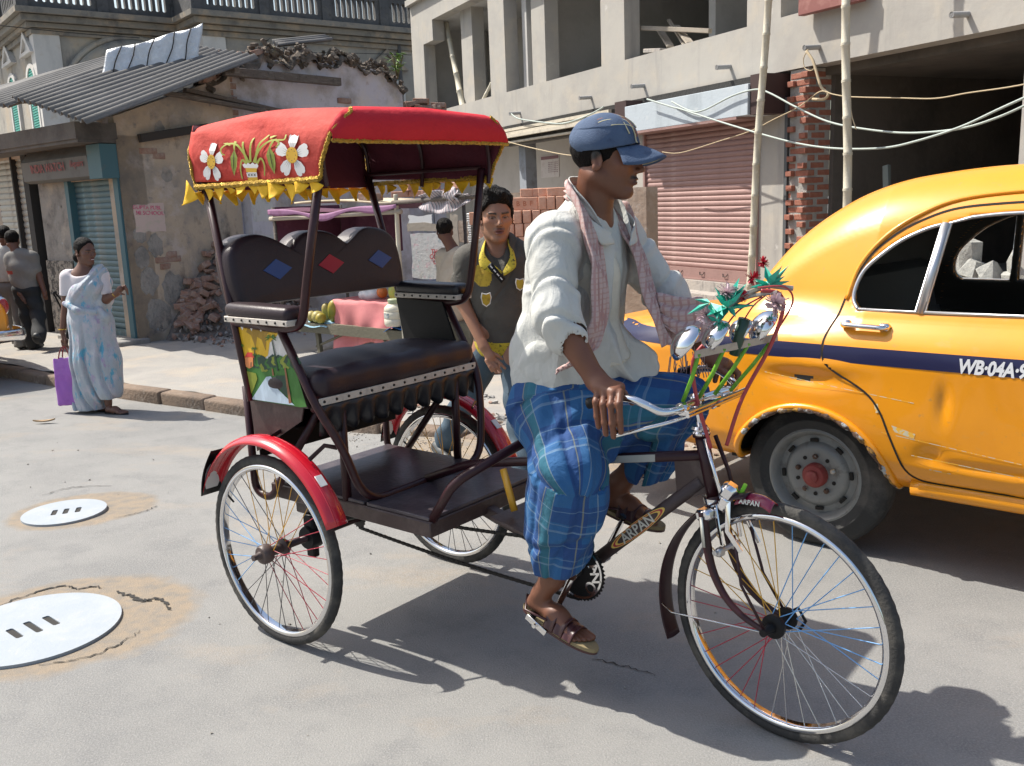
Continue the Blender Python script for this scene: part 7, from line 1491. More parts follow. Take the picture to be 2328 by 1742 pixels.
S.path([(1.20, .025, 1.60), (1.225, .020, 1.50), (1.215, .012, 1.385)], [.062, .046, .006], .012, 's'); S.cap((1.12, 0, 1.56), (1.15, .0, 1.66), .066, .082, .006, 's'); S.path([(1.225, .01, 1.40), (1.235, .01, 1.22), (1.29, .02, 1.06)], [.03, .058, .062], .012, 's')
S.build('shirt', m_shirt, rider)
b = MB()
cl = [(1.205, -.048, 1.468), (1.175, -.072, 1.535), (1.13, -.085, 1.588), (1.08, -.072, 1.622), (1.05, 0, 1.632), (1.08, .072, 1.622), (1.135, .085, 1.588), (1.185, .075, 1.535), (1.222, .055, 1.468)]
ribbon(b, cl, [.012, .024, .026, .025, .024, .025, .026, .024, .012], [(-.1, -.3, 1), (-.1, -.3, .9), (-.1, -.2, 1), (.2, .1, 1), (.3, 0, 1), (.2, -.1, 1), (-.1, .2, 1), (-.1, .3, .9), (-.1, .3, 1)], .004, 1, .003); ribbon(b, [(1.212, -.035, 1.47), (1.195, -.085, 1.485), (1.165, -.105, 1.53)], [.02, .034, .012], [(.1, .3, -.9), (.2, .1, -.9), (.2, 0, -.9)], .004, 1, .002); ribbon(b, [(1.225, .04, 1.46), (1.215, .085, 1.485), (1.18, .10, 1.53)], [.02, .032, .012], [(.1, -.3, -.9), (.2, -.1, -.9), (.2, 0, -.9)], .004, 1, .002)
b.build('collar', m_shirt, rider, True)
V = Solid((1.0, -.16, 1.0), (1.34, .16, 1.50), .006); V.cap((1.005, 0, 1.04), (1.055, 0, 1.37), .150, .143, 0, flat=((0, 1, 0), .80)); V.cap((1.14, .03, 1.10), (1.19, .04, 1.05), .07, .06, .05); V.disp(lambda X, Y, Z: .008 * np.sin(60 * Y + 4 * Z + 2 * np.sin(9 * Z)) + .005 * wave(X, Y, Z, 22, 6)); V.cut((0, 0, 1.425), (-.25, 0, 1)); V.apply(lambda X, Y, Z: Z - (1.085 + .03 * np.sin(26 * Y)) + 0 * X, (1, -.2, 1), (1.4, .2, 1.12), 0, 's', .03); V.build('inner_vest', mat('ecru_vest', (.58, .55, .47), .9, 0, [((.48, .44, .36), 8, .5, .75)], (200, .2)), rider)
b = MB(); yv = (-.25, 1, 0)
ribbon(b, [(1.165, -.235, 1.10), (1.19, -.165, 1.14), (1.215, -.125, 1.24), (1.212, -.115, 1.36), (1.185, -.105, 1.46), (1.145, -.098, 1.555), (1.085, -.082, 1.612), (1.035, 0, 1.615), (1.085, .085, 1.612), (1.145, .105, 1.55), (1.205, .105, 1.45), (1.245, .105, 1.33), (1.285, .115, 1.22), (1.32, .14, 1.14)], [.035, .05, .055, .058, .055, .048, .036, .034, .036, .048, .055, .06, .07, .085], [(.6, .3, .4), (.4, .8, .3), yv, yv, yv, (-.2, 1, -.3), (-.3, .5, -.8), (-.3, 0, -1), (-.3, -.5, -.8), (.1, 1, .3), (-.4, 1, 0), (-.4, 1, 0), (-.3, 1, 0), (-.1, 1, .1)], .006, 4, .009); 
ribbon(b, [(1.285, .11, 1.24), (1.34, .17, 1.20), (1.37, .235, 1.20), (1.385, .30, 1.17)], [.05, .075, .07, .045], [(.3, -.1, -1), (.3, -.2, -1), (.3, -.2, -1), (.2, -.1, -1)], .005, 3, .008); tw = b.build('towel', m_towel, rider, True)
b = MB(); q = random.Random(4)
for i in range(22): x = 1.30 + .004 * i; b.tube([(x, .15 + .004 * i, 1.085 + .03 * math.sin(i)), (x + q.uniform(-.01, .01), .15 + .004 * i, 1.05), (x + q.uniform(-.015, .015), .15 + .004 * i, 1.02 + q.uniform(-.02, .02))], .0016, 4)
b.build('frayed_threads', m_towel, tw, True)
# cap, hair
S = Solid((1.02, -.14, 1.66), (1.42, .26, 1.86), .004)
CH = HR; S.ell(CH(-.006, 0, .052), (.106, .091, .083), 0, 'u', CH.R); S.ell(CH(-.012, 0, .045), (.100, .083, .072), .002, 's', CH.R)
S.apply(lambda X, Y, Z: (CH.inv(X + 0 * Y + 0 * Z, Y + 0 * X + 0 * Z, Z + 0 * X + 0 * Y)[2] - (.030 + .30 * (CH.inv(X + 0 * Y + 0 * Z, Y + 0 * X + 0 * Z, Z + 0 * X + 0 * Y)[0]) * .55)) * .95, (1.02, -.14, 1.66), (1.42, .26, 1.79), 0, 's', .05)
S.disp(lambda X, Y, Z: .0035 * wave(X, Y, Z, 28, 4) + .003 * np.sin(70 * (Z * .8 + X * .25)) * (Z < 1.79))
S.build('cap', m_denim, rider)
b = MB(); ch = lambda x, y, z: CH(x, y, z)
def brim(u, v): a = u * 1.12; r0, r1 = .088, .088 + .080 * math.cos(a * .88) ** .7; r = r0 + (r1 - r0) * v; x, y = r * math.cos(a) * (1.0 + .10 * v), .080 / .088 * r * math.sin(a) * (1 - .06 * v); return ch(x, y, .044 - .40 * (x - .09) * v * .55 - 4.6 * y * y * (.5 + .5 * v) - .012 * v + .0)
b.grid(brim, np.linspace(-1, 1, 25), np.linspace(0, 1, 9), .004); cb = b.build('cap_brim', m_denim, rider, True)
for m, lst in ((m_st1, [[(.10, -.045), (.06, -.035), (.02, -.06), (-.02, -.075)], [(.03, -.03), (.06, -.055), (.075, -.06)], [(.085, .02), (.05, -.02), (.0, -.03)], [(.02, -.078), (.05, -.062), (.085, -.03)]]), (m_st2, [[(.095, -.035), (.055, -.028), (.015, -.05), (-.025, -.066)], [(.08, .025), (.045, -.01), (-.005, -.02)], [(-.01, -.05), (.03, -.04), (.07, .0)]])):
    b = MB()
    for L in lst:
        Q = spline([(p[0], p[1], 0) for p in L], 6); out = []
        for x, y, _ in Q: e = max(0, 1 - ((x + .006) / .111) ** 2 - (y / .0955) ** 2); out.append(ch(x, y, .052 + .0872 * math.sqrt(e)))
        b.tube(out, .0019, 5)
    for vv in ((.25, .93) if m is m_st1 else (.32,)): b.tube([np.array(brim(u, vv)) + np.array([0, 0, .0012]) for u in np.linspace(-.95, .95, 20)], .0018, 5)
    b.tube([np.array(brim(.08 if m is m_st1 else .14, v)) + np.array([0, 0, .0012]) for v in np.linspace(.05, .95, 8)], .0018, 5); b.build('stitching', m, cb, True)
S = Solid((1.04, -.12, 1.60), (1.30, .22, 1.80), .004)
S.ell(HR(-.016, 0, .036), (.0975, .0765, .082), 0, 'u', HR.R); S.apply(lambda X, Y, Z: (lambda q_: np.maximum(-(q_[2] + .030 - .95 * np.maximum(q_[0] + .01, 0) - .25 * np.minimum(q_[0] + .03, 0)), q_[0] - .062))(HR.inv(X + 0 * Y + 0 * Z, Y + 0 * X + 0 * Z, Z + 0 * X + 0 * Y)), (1.0, -.2, 1.5), (1.4, .3, 1.9), 0, 'i', .2)
S.disp(lambda X, Y, Z: .0015 * wave(X, Y, Z, 160, 2)); S.build('hair', m_hair, rider)
for nm_, hl_, to, upv, sd in (('r', (.905, -.150, .250), (1.215, -.170, .180), up1, 1), ('l', (1.02, .145, .538), (1.29, .125, .512), up2, -1)):
    hl_, to = np.array(hl_), np.array(to); upv = upv / np.linalg.norm(upv); d = to - hl_; L = np.linalg.norm(d); d /= L; lt = np.cross(upv, d); M = basis(hl_, d, lt, upv)
    out = [(L * (.5 + .5 * math.cos(a)), (.040 + .010 * math.cos(a)) * math.sin(a)) for a in np.linspace(0, 2 * PI, 28, endpoint=False)]
    sd_ = thing('sandal', (0, 0, 0)); sd_.parent = rider
    b = MB(); b.prism(out, .012, M); b.build('sole', m_sole, sd_); b = MB(); b.prism([(x * .995, y * 1.03) for x, y in out], .007, M @ np.array(Matrix.Translation((0, 0, -.008)))); b.build('heel', m_sandal, sd_)
    b = MB()
    for f0, f1, hh_ in ((.40, .52, .062), (.52, .64, .052), (.64, .76, .043)):
        pa = [hl_ + d * L * (f0 + f1) / 2 + lt * .044 * s2 + upv * (.006 if abs(s2) == 1 else hh_ if s2 == 0 else hh_ * .78) for s2 in (-1, -.62, 0, .62, 1)]; ribbon(b, pa, [.020] * 5, [d + lt * .12 * k_ for k_ in (-1, -.5, 0, .5, 1)], .004, 1, .0025)
    b.tube([hl_ + d * .12 * L + lt * .036 + upv * .02, hl_ + d * .03 * L + upv * .05, hl_ + d * .12 * L - lt * .036 + upv * .02, hl_ + d * .42 * L - lt * .042 + upv * .035], .0045, 6); b.build('strap', m_sandal, sd_, True)
# ------------------------------------------------------------------ people on foot (x right, y away, z up, origin between the feet)
def person(x, y, z, lab): return thing('person', (x, y, z), 0, lab, 'person')
def hair_cap(S, H, r=(.1025, .081, .090), c=(-.018, 0, .042), front=.055, low=-.02, slope=.9, amp=.003, f=120):
    S.ell(H(*c), np.array(r) * H.k, 0, 'u', H.R)
    S.apply(lambda X, Y, Z: (lambda q_: np.maximum(-(q_[2] - low - slope * np.maximum(q_[0] + .02, 0)), q_[0] - front) * H.k)(H.inv(X + 0 * Y + 0 * Z, Y + 0 * X + 0 * Z, Z + 0 * X + 0 * Y)), H.o - .2, H.o + .2, .006, 'i', .1)
    S.disp(lambda X, Y, Z: amp * wave(X, Y, Z, f, 2))
# young man striding past behind the rickshaw
yx, yy_ = -.16, 5.32
ym = person(yx, yy_, 0, 'young man in dark polo shirt with yellow collar and jeans walking behind the rickshaw')
SKM = (.30, .145, .085); m_skm = skin('brown_skin')
HY = Pose((.105, -.02, 1.500), math.radians(-80), math.radians(2), math.radians(0), 1.16)
L = lambda X, Z, Y=0: (X - yx, Y, Z)
S = Solid((-.40, -.55, -.0), (.55, .52, 1.70), .006)
head_sdf(S, HY, (.105, .03, 1.315), .056, False, .006)
S.ell((.115, .03, 1.12), (.16, .10, .26), .04); S.cap((-.045, .03, 1.275), (.27, .03, 1.275), .055, .055, .05); S.cap((.06, .03, .86), (.17, .03, .86), .11, .11, .05)
S.path([L(-.235, 1.262, .02), L(-.262, 1.03, .0), L(-.150, .785, -.12)], [.052, .042, .027], .02); S.path([L(.165, 1.262, .02), L(.235, 1.03, .02), L(.30, .80, -.05)], [.05, .042, .027], .02)
S.cap(L(-.155, .80, -.115), L(-.118, .73, -.14), .026, .030, .02, flat=((.3, 1, 0), 1.5))
fingers(S, [[L(-.10, .725, -.135), L(-.062, .69, -.15), L(-.035, .662, -.15)], [L(-.115, .715, -.14), L(-.08, .675, -.155), L(-.06, .645, -.155)], [L(-.128, .71, -.145), L(-.10, .668, -.16), L(-.085, .64, -.155)], [L(-.14, .71, -.145), L(-.12, .675, -.16), L(-.11, .65, -.155)], [L(-.11, .755, -.13), L(-.075, .735, -.135), L(-.05, .712, -.13)]], .0105, .0082)
fingers(S, [[(.46, -.05, .79), (.48, -.06, .72)]], .03, .02)
S.path([(.05, .04, .84), (-.10, .16, .46), (-.28, .36, .12)], [.085, .06, .04], .03); S.path([(.17, .02, .84), (.19, -.14, .48), (.21, -.34, .10)], [.085, .06, .04], .03)
S.build('body', m_skm, ym, paint=face_paint(HY, SKM, (.20, .075, .06), np.array((.012, .009, .007)), .22, None, .35))
m_polo = mat('washed_black_polo', (.062, .057, .048), .85, 0, [((.09, .083, .07), 6, .45, .75)], (200, .2)); m_ylw = mat('yellow_print_cotton', (.52, .40, .03), .8, 0, [((.05, .045, .01), 75, .55, .62)], (200, .1)); m_mus = mat('mustard_print', (.46, .32, .03), .8, 0, [((.30, .2, .02), 30, .5, .65)])
fine_bump(m_polo, 12, .4)
S = Solid((-.42, -.24, .62), (.55, .30, 1.42), .006)
S.ell((.115, .03, 1.10), (.195, .128, .34), .0); S.cap((.115, .03, .80), (.115, .03, 1.15), .165, .175, .06, flat=((0, 1, 0), 1.35)); S.cap((-.055, .03, 1.265), (.285, .03, 1.265), .074, .074, .06); S.cap((.105, .03, 1.28), (.105, .03, 1.345), .085, .066, .03)
S.path([L(-.225, 1.262, .02), L(-.255, 1.10, .01)], [.082, .078], .04); S.path([L(.165, 1.262, .02), L(.215, 1.10, .02)], [.082, .078], .04)
S.disp(lambda X, Y, Z: .009 * crease(10 * (X * .8 + Z * .6) + 1.6 * wave(X, Y, Z, 6, 3), .25) - .005 * crease(10 * (X * .8 + Z * .6) + .7 + 1.6 * wave(X, Y, Z, 6, 3), .3) + .006 * crease(12 * (X * .9 - Z * .5) + 2 * wave(X, Y, Z, 5, 8), .2) + .003 * wave(X, Y, Z, 16, 3))
S.cut((0, 0, .715), (0, 0, -1)); S.cap(L(-.255, 1.10, .01), L(-.262, 1.0, .0), .055, .06, .004, 's'); S.cut(L(-.26, 1.058, 0), (0, 0, -1)) if False else None
S.apply(lambda X, Y, Z: np.maximum(Z - 1.055 - .0 * Y, X + .105), (-.42, -.3, .9), (-.10, .3, 1.06), 0, 's', .02); S.cap((.105, -.02, 1.33), (.105, -.04, 1.40), .06, .075, .004, 's'); S.path([(.105, -.075, 1.33), (.118, -.115, 1.24), (.128, -.13, 1.17)], [.05, .028, .006], .006, 's')
def ymi(P):
    b_ = (P[:, 2] < .80) | ((P[:, 0] < -.03) & (P[:, 2] < 1.115) & (P[:, 2] > 1.04) & (P[:, 0] < -.06)); y2 = (P[:, 1] < 0) & (np.hypot((P[:, 0] - .02) / .8, P[:, 2] - 1.19) < .062 + .012 * np.sin(17 * P[:, 0] + 23 * P[:, 2])) ; return np.where(b_, 1, np.where(y2, 2, 0))
yshirt = S.build('polo_shirt', [m_polo, m_ylw, m_mus], ym, mi=ymi)
b = MB(); ribbon(b, [(.125, -.128, 1.19), (.03, -.115, 1.255), (.02, -.06, 1.325), (.045, .05, 1.365), (.105, .075, 1.375), (.165, .05, 1.365), (.185, -.06, 1.325), (.19, -.115, 1.255), (.135, -.128, 1.19)], [.012, .036, .034, .03, .028, .03, .034, .036, .012], [(-.2, -.3, -1), (-.5, -.5, -.9), (-.5, -.3, -.9), (-.3, .4, -.9), (0, .5, -.9), (.3, .4, -.9), (.5, -.3, -.9), (.5, -.5, -.9), (.2, -.3, -1)], .004, 1, .002); b.build('collar', m_ylw, yshirt, True)
def badge(cx, cz, yv_, s, m1, m2):
    o = [(-.8, 1), (0, .82), (.8, 1), (1, .3), (.75, -.7), (0, -1.15), (-.75, -.7), (-1, .3)]; b = MB(); b.prism([(x * s, z * s * 1.25) for x, z in o], .004, basis((cx, yv_, cz), (1, .12, 0), (0, -.12, 1))); o_ = b.build('shield_badge', m1, yshirt); b = MB(); b.prism([(x * s * .82, z * s * 1.05) for x, z in o], .004, basis((cx, yv_ - .003, cz), (1, .12, 0), (0, -.12, 1))); b.build('badge_face', m2, o_)
m_wh = MATS['white_paint']; badge(.035, 1.055, -.150, .030, m_wh, m_mus); badge(.225, 1.13, -.125, .026, m_wh, m_mus)
b = MB(); b.grid(lambda u, v: (.06 + .075 * u + .012 * v, -.142 + .022 * abs(u - .5), 1.245 - .095 * u + .012 * v), np.linspace(0, 1, 10), np.linspace(-1, 1, 3), .004); pk = b.build('dark_placket', m_blackp, yshirt, True); b = MB()
for i in range(4): u = .15 + .23 * i; b.box((.06 + .075 * u, -.1475 + .022 * abs(u - .5), 1.245 - .095 * u), (.018, .003, .006), Euler((0, .9, 0)))
b.build('white_dashes', m_wh, pk, None)
m_jean = mat('blue_jeans', (.045, .075, .105), .85, 0, [((.09, .13, .165), 4, .5, .75), ((.03, .05, .07), 10, .55, .75)], (200, .25))
S = Solid((-.46, -.50, .03), (.42, .52, .95), .007)
S.cap((.07, .03, .82), (.16, .03, .82), .098, .098, 0); S.path([(.055, .04, .78), (-.10, .16, .47), (-.265, .34, .13)], [.095, .082, .075], .04); S.path([(.17, .02, .78), (.20, -.14, .47), (.215, -.33, .09)], [.095, .082, .078], .04)
S.disp(lambda X, Y, Z: .008 * np.sin(36 * Z + 4 * np.sin(9 * X + 7 * Y)) * np.clip((.6 - Z) / .3, .2, 1) + .005 * wave(X, Y, Z, 14, 8)); S.cut((0, 0, .055), (0, 0, -1)); S.build('jeans', m_jean, ym)
m_shoe = mat('dark_shoe', (.035, .04, .042), .55)
def shoe(par, heel, toe, m, h=.075, w=.042):
    heel, toe = np.array(heel, float), np.array(toe, float); d = toe - heel; n = np.linalg.norm(d); d /= n; S = Solid(np.minimum(heel, toe) - .09, np.maximum(heel, toe) + .13, .006)
    S.cap(heel + d * .04 + UZ * .04, heel + d * n * .55 + UZ * .042, .044, .04, 0); S.cap(heel + d * n * .5 + UZ * .035, heel + d * (n - .035) + UZ * .028, .042, .033, .03); S.apply(lambda X, Y, Z: -(Z - (heel[2] + (toe[2] - heel[2]) * ((X - heel[0]) * d[0] + (Y - heel[1]) * d[1]) / max(n, .01))) + 0 * X, np.minimum(heel, toe) - .1, np.maximum(heel, toe) + .1, .004, 'i', .1); S.build('shoe', m, par)
shoe(ym, (-.34, .44, .04), (-.24, .22, .0), m_shoe); shoe(ym, (.20, -.30, .01), (.30, -.54, .02), m_shoe)
S = Solid((-.05, -.18, 1.42), (.26, .16, 1.70), .005); hair_cap(S, HY, (.110, .089, .104), (-.014, 0, .046), .084, -.03, 1.0, .009, 60)
S.cap(HY(.05, -.03, .125), HY(.085, .02, .105), .030, .024, .03); S.disp(lambda X, Y, Z: .004 * wave(X, Y, Z, 150, 6)); S.build('hair', m_hair, ym)
b = MB(); 
for k, dx in enumerate((0, .03)): b.tube([(.235 + dx + .052 * math.cos(a), -.20, .62 + .062 * math.sin(a)) for a in np.linspace(0, 2 * PI, 26)], .0055, 7)
bz = tag(b.build('wire_loop', MATS['pale_cable'], None, True, loc=(yx, yy_, 0)), 'coil of pale wire carried by the young man behind the rickshaw', 'wire coil')
b = MB(); b.grid(lambda u, v: (.19 + .12 * u + .01 * math.sin(6 * v), -.19 + .02 * math.sin(9 * u), .80 - .13 * v - .02 * u + .015 * math.sin(7 * u)), np.linspace(0, 1, 9), np.linspace(0, 1, 8), .006); tag(b.build('cloth_bundle', mat('teal_cloth', (.05, .15, .15), .85), None, True, loc=(yx, yy_, 0)), 'bunched teal cloth held low by the young man with the wire coil', 'cloth')
# woman in a pale sari with a purple bag
wx, wy, wz = -3.60, 8.0, -.095
wm = person(wx, wy, wz, 'smiling woman in pale printed sari walking along the kerb with a purple bag')
W = lambda X, Z, Y=0: (X - wx, Y, Z - wz)
HW = Pose((.035, .0, 1.385), math.radians(-32), math.radians(3), 0, .93)
m_skw = skin('deep_brown_skin'); SKW = (.13, .056, .034)
S = Solid((-.34, -.24, -.02), (.48, .24, 1.54), .0055)
head_sdf(S, HW, (.0, .01, 1.215), .048, True, .003)
S.ell((.0, .01, 1.08), (.145, .095, .20), .04); S.cap((-.125, .01, 1.175), (.14, .01, 1.175), .045, .045, .04); S.ell((.0, .01, .86), (.13, .095, .22), .05)
S.path([W(-3.745, 1.085), W(-3.775, .90), W(-3.83, .63, -.03)], [.046, .036, .024], .02); S.path([W(-3.455, 1.085), W(-3.42, .885, -.04), W(-3.30, .935, -.10)], [.045, .036, .023], .02)
S.cap(W(-3.832, .62, -.03), W(-3.822, .555, -.035), .026, .028, .015, flat=((1, 0, 0), 1.6))
fingers(S, [[W(-3.84 + .014 * i, .55, -.05 + .02 * (i % 2)), W(-3.838 + .013 * i, .51, -.05), W(-3.832 + .012 * i, .49, -.035)] for i in range(4)] + [[W(-3.81, .585, -.05), W(-3.80, .55, -.065), W(-3.806, .525, -.06)]], .0085, .0068)
S.cap(W(-3.30, .937, -.10), W(-3.262, .975, -.11), .024, .028, .015)
fingers(S, [[W(-3.245 + .006 * i, .99 - .012 * i, -.10 + .01 * i), W(-3.215 + .004 * i, 1.0 - .018 * i, -.12), W(-3.198, .972 - .015 * i, -.125)] for i in range(4)] + [[W(-3.275, .955, -.125), W(-3.245, .935, -.135), W(-3.225, .93, -.13)]], .0085, .0068)
S.path([(.03, .02, .75), (.0, .03, .40), (-.01, .05, .08)], [.08, .055, .035], .03); S.path([(.06, -.02, .75), (.10, -.06, .40), (.115, -.10, .09)], [.08, .055, .032], .03)
foot(S, W(-3.515, -.085, -.10), W(-3.315, -.09, -.16), (0, 0, 1), 1); foot(S, W(-3.66, -.09, .04), W(-3.47, -.092, -.02), (0, 0, 1), 1)
S.build('body', m_skw, wm, paint=face_paint(HW, SKW, (.15, .045, .04), np.array((.010, .007, .006)), 0, None, 0))
b = MB(); c_ = HW(.100, 0, -.0645); ry_ = HW.R; b.box(c_ + ry_ @ np.array([-.004, 0, 0]), (.010, .026, .005), Matrix(ry_.tolist()), 0, .0015); b.build('teeth', MATS['white_plate'], wm)
m_blouse = mat('white_blouse', (.62, .57, .58), .85, 0, [((.52, .47, .5), 9, .5, .75)], (200, .15)); m_sari = mat('pale_printed_sari', (.36, .40, .44), .85, 0, [((.50, .46, .50), 9, .48, .7), ((.10, .34, .48), 15, .56, .64, (1, 1, .5)), ((.36, .28, .42), 19, .57, .66, (1, 1, .5)), ((.58, .58, .58), 6, .58, .75)], (160, .2))
fine_bump(m_sari, 16, .5, (1.6, 1.6, .35))
S = Solid((-.30, -.2, .95), (.30, .2, 1.32), .0055); S.ell((.0, .01, 1.09), (.158, .108, .17), 0); S.cap((-.13, .01, 1.172), (.145, .01, 1.172), .058, .058, .04); S.path([W(-3.742, 1.085), W(-3.768, .94)], [.062, .058], .03); S.path([W(-3.458, 1.085), W(-3.43, .95, -.02)], [.062, .056], .03); S.cut((0, 0, 1.025), (0, 0, -1)); S.ell((-.02, -.06, 1.235), (.085, .075, .05), .02, 's'); S.disp(lambda X, Y, Z: .003 * wave(X, Y, Z, 30, 3)); S.build('blouse', m_blouse, wm)
S = Solid((-.34, -.34, .0), (.40, .32, 1.30), .0065)
S.cap((.0, .0, .96), (.0, .0, .80), .150, .170, 0, flat=((0, 1, 0), 1.25)); S.path([(.0, .0, .80), (-.02, .0, .45), (-.075, .0, .06)], [.168, .165, .150], .06); S.path([(.05, -.02, .76), (.10, -.05, .45), (.125, -.08, .20)], [.15, .135, .115], .05)
S.path([(-.10, -.02, .98), (-.03, -.05, 1.04), (.08, -.060, 1.10), (.130, .0, 1.205)], [.070, .078, .066, .050], .05); S.path([(.10, -.02, 1.08), (.13, .02, .98)], [.09, .085], .04); S.path([(.135, .0, 1.205), (.12, .11, 1.12), (.08, .12, .9)], [.06, .05, .07], .05)
S.path([(-.15, -.10, .965), (-.03, -.155, .91), (.11, -.13, .885)], [.022, .024, .026], .02); S.path([(.14, -.10, .90), (.18, -.10, .84), (.19, -.09, .80)], [.03, .035, .02], .02)
def sfold(X, Y, Z):
    lo = np.clip((.85 - Z) / .3, 0, 1); hi = np.clip((Z - .93) / .1, 0, 1); return lo * (.020 * crease(24 * X + 5 * Z + 1.5 * np.sin(5 * Z), .3) - .008 * crease(24 * X + 5 * Z + 1.5 * np.sin(5 * Z) + .8, .4)) + hi * (.010 * crease(26 * (X * .75 - Z * .62) + 1, .3) - .006 * crease(26 * (X * .75 - Z * .62) + 1.8, .4)) + .004 * wave(X, Y, Z, 16, 1)
S.disp(sfold); S.apply(lambda X, Y, Z: Z - np.where(X < .06, .035, .135) + 0 * Y, (-.4, -.4, 0), (.4, .4, .14), 0, 's', .02); S.build('sari', m_sari, wm)
S = Solid(HW.o - .16, HW.o + .16, .0045); hair_cap(S, HW, (.103, .080, .090), (-.018, 0, .044), .066, -.03, 1.15, .002, 120); S.ell(HW(-.105, 0, -.055), (.045, .05, .05), .02, 'u', HW.R); S.build('hair', m_hair, wm)
b = MB(); pcs = HW(-.10, .045, -.02); q = random.Random(3)
for i in range(14): b.box(pcs + np.array([q.gauss(0, .010), q.gauss(0, .010), q.gauss(0, .010)]), (.012, .012, .010), Euler((q.random() * 3, q.random() * 3, 0)))
b.build('hair_flower', mat('magenta_flower', (.5, .03, .10), .6), wm, None)
m_goldb = mat('gold_bangle', (.65, .40, .08), .25, 1.0); b = MB(); b.tube([np.array(W(-3.831, .645, -.03)) + .029 * np.array([math.cos(a), math.sin(a), 0]) for a in np.linspace(0, 2 * PI, 20)], .005, 6); b.tube([np.array(W(-3.318, .925, -.095)) + .027 * np.array([.5 * math.cos(a), .3 * math.cos(a) + math.sin(a) * .8, -.5 * math.cos(a) + .2 * math.sin(a)]) for a in np.linspace(0, 2 * PI, 20)], .004, 6); b.build('bangle', m_goldb, wm, True)
for h_, t_ in ((W(-3.53, -.092, -.09), W(-3.295, -.095, -.17)), (W(-3.675, -.094, .045), W(-3.45, -.094, -.025))):
    h_, t_ = np.array(h_), np.array(t_); d = t_ - h_; L_ = np.linalg.norm(d); M = basis(h_ - UZ * .004, d, np.cross(UZ, d)); b = MB(); b.prism([(L_ * (.5 + .5 * math.cos(a)), .040 * math.sin(a)) for a in np.linspace(0, 2 * PI, 20, endpoint=False)], .013, M); p = h_ + d * .55; lt = np.cross(UZ, d / L_); b.tube([p - lt * .036 + UZ * .01, p + d * .12 + UZ * .045, p + lt * .036 + UZ * .01], .010, 6, sq=.4); b.build('sandal', m_blackp, wm, True)
m_bag = mat('purple_plastic', (.33, .10, .46), .3, 0, [((.42, .18, .55), 5, .5, .75)], (16, .5), coat=.3)
bg = thing('carrier_bag', (W(-3.83, 0)[0] + wx, wy, wz), 0, 'shiny purple carrier bag with red handles held by the woman in the sari', 'bag')
S = Solid((-.16, -.12, .05), (.18, .12, .56), .006); S.box((.0, -.03, .29), (.105, .045, .215), .018, 0); S.disp(lambda X, Y, Z: .010 * wave(X, Y, Z, 16, 2) + .004 * wave(X, Y, Z, 40, 7)); S.apply(lambda X, Y, Z: np.maximum(np.maximum(np.abs(X) - .095, np.abs(Y + .03) - .032), .12 - Z), (-.12, -.1, .1), (.12, .06, .6), .004, 's', .02); S.build('bag_body', m_bag, bg)
b = MB()
for y in (-.065, .008): b.tube(spline([(-.05, y, .49), (-.035, y * .8 - .005, .55), (.0, y * .5 - .02, .595), (.03, y * .8 - .005, .55), (.045, y, .49)], 6), .006, 6, sq=.5)
b.build('handle', mat('dark_red_cord', (.25, .03, .03), .6), bg, True)
# two men at the far left, seen from behind
gx, gy = -5.83, 11.4
gm = person(gx, gy, 0, 'man in grey t-shirt and dark trousers walking away on the pavement, seen from behind')
V = lambda X, Z, Y=0: (X - gx, Y, Z)
HG = Pose(V(-5.955, 1.325, .04), math.radians(100), math.radians(10), 0, .95)
S = Solid((-.34, -.45, -.02), (.36, .34, 1.46), .007)
head_sdf(S, HG, V(-5.90, 1.16), .05); S.ell(V(-5.86, 1.0), (.155, .10, .22), .04); S.cap(V(-5.985, 1.13), V(-5.735, 1.13), .05, .05, .04); S.path([V(-5.99, 1.12), V(-5.985, .92, -.02), V(-5.885, .69, -.10)], [.05, .04, .026], .02); S.path([V(-5.725, 1.12), V(-5.68, .90, .0), V(-5.605, .70, -.06)], [.05, .04, .026], .02)
S.cap(V(-5.885, .69, -.10), V(-5.845, .62, -.11), .024, .022, .015, flat=((0, 1, 0), 1.5)); fingers(S, [[V(-5.85 + .008 * i, .63, -.12 + .012 * i), V(-5.825 + .006 * i, .575, -.12 + .012 * i)] for i in range(4)] + [[V(-5.87, .66, -.13), V(-5.845, .62, -.14)]], .009, .007); S.cap(V(-5.605, .70, -.06), V(-5.60, .645, -.07), .026, .028, .015)
fingers(S, [[V(-5.61 + .008 * i, .645, -.09 + .012 * i), V(-5.60 + .006 * i, .61, -.085 + .012 * i)] for i in range(4)] + [[V(-5.585, .66, -.09), V(-5.58, .63, -.095)]], .009, .007)
S.path([V(-5.90, .72), V(-5.87, .40), V(-5.86, .07)], [.08, .055, .035], .03); S.path([V(-5.79, .72), V(-5.70, .42, -.08), V(-5.60, .18, -.34)], [.08, .055, .035], .03)
S.build('body', m_skw, gm, paint=face_paint(HG, SKW, (.1, .04, .03), np.array((.01, .008, .007))))
m_gt = mat('grey_tshirt', (.17, .165, .155), .85, 0, [((.22, .21, .2), 6, .5, .75)], (180, .2)); m_rib = mat('red_cuff', (.3, .04, .03), .8); m_tr = mat('dark_trousers', (.018, .020, .022), .85, 0, [((.03, .032, .035), 6, .5, .75)], (150, .2))
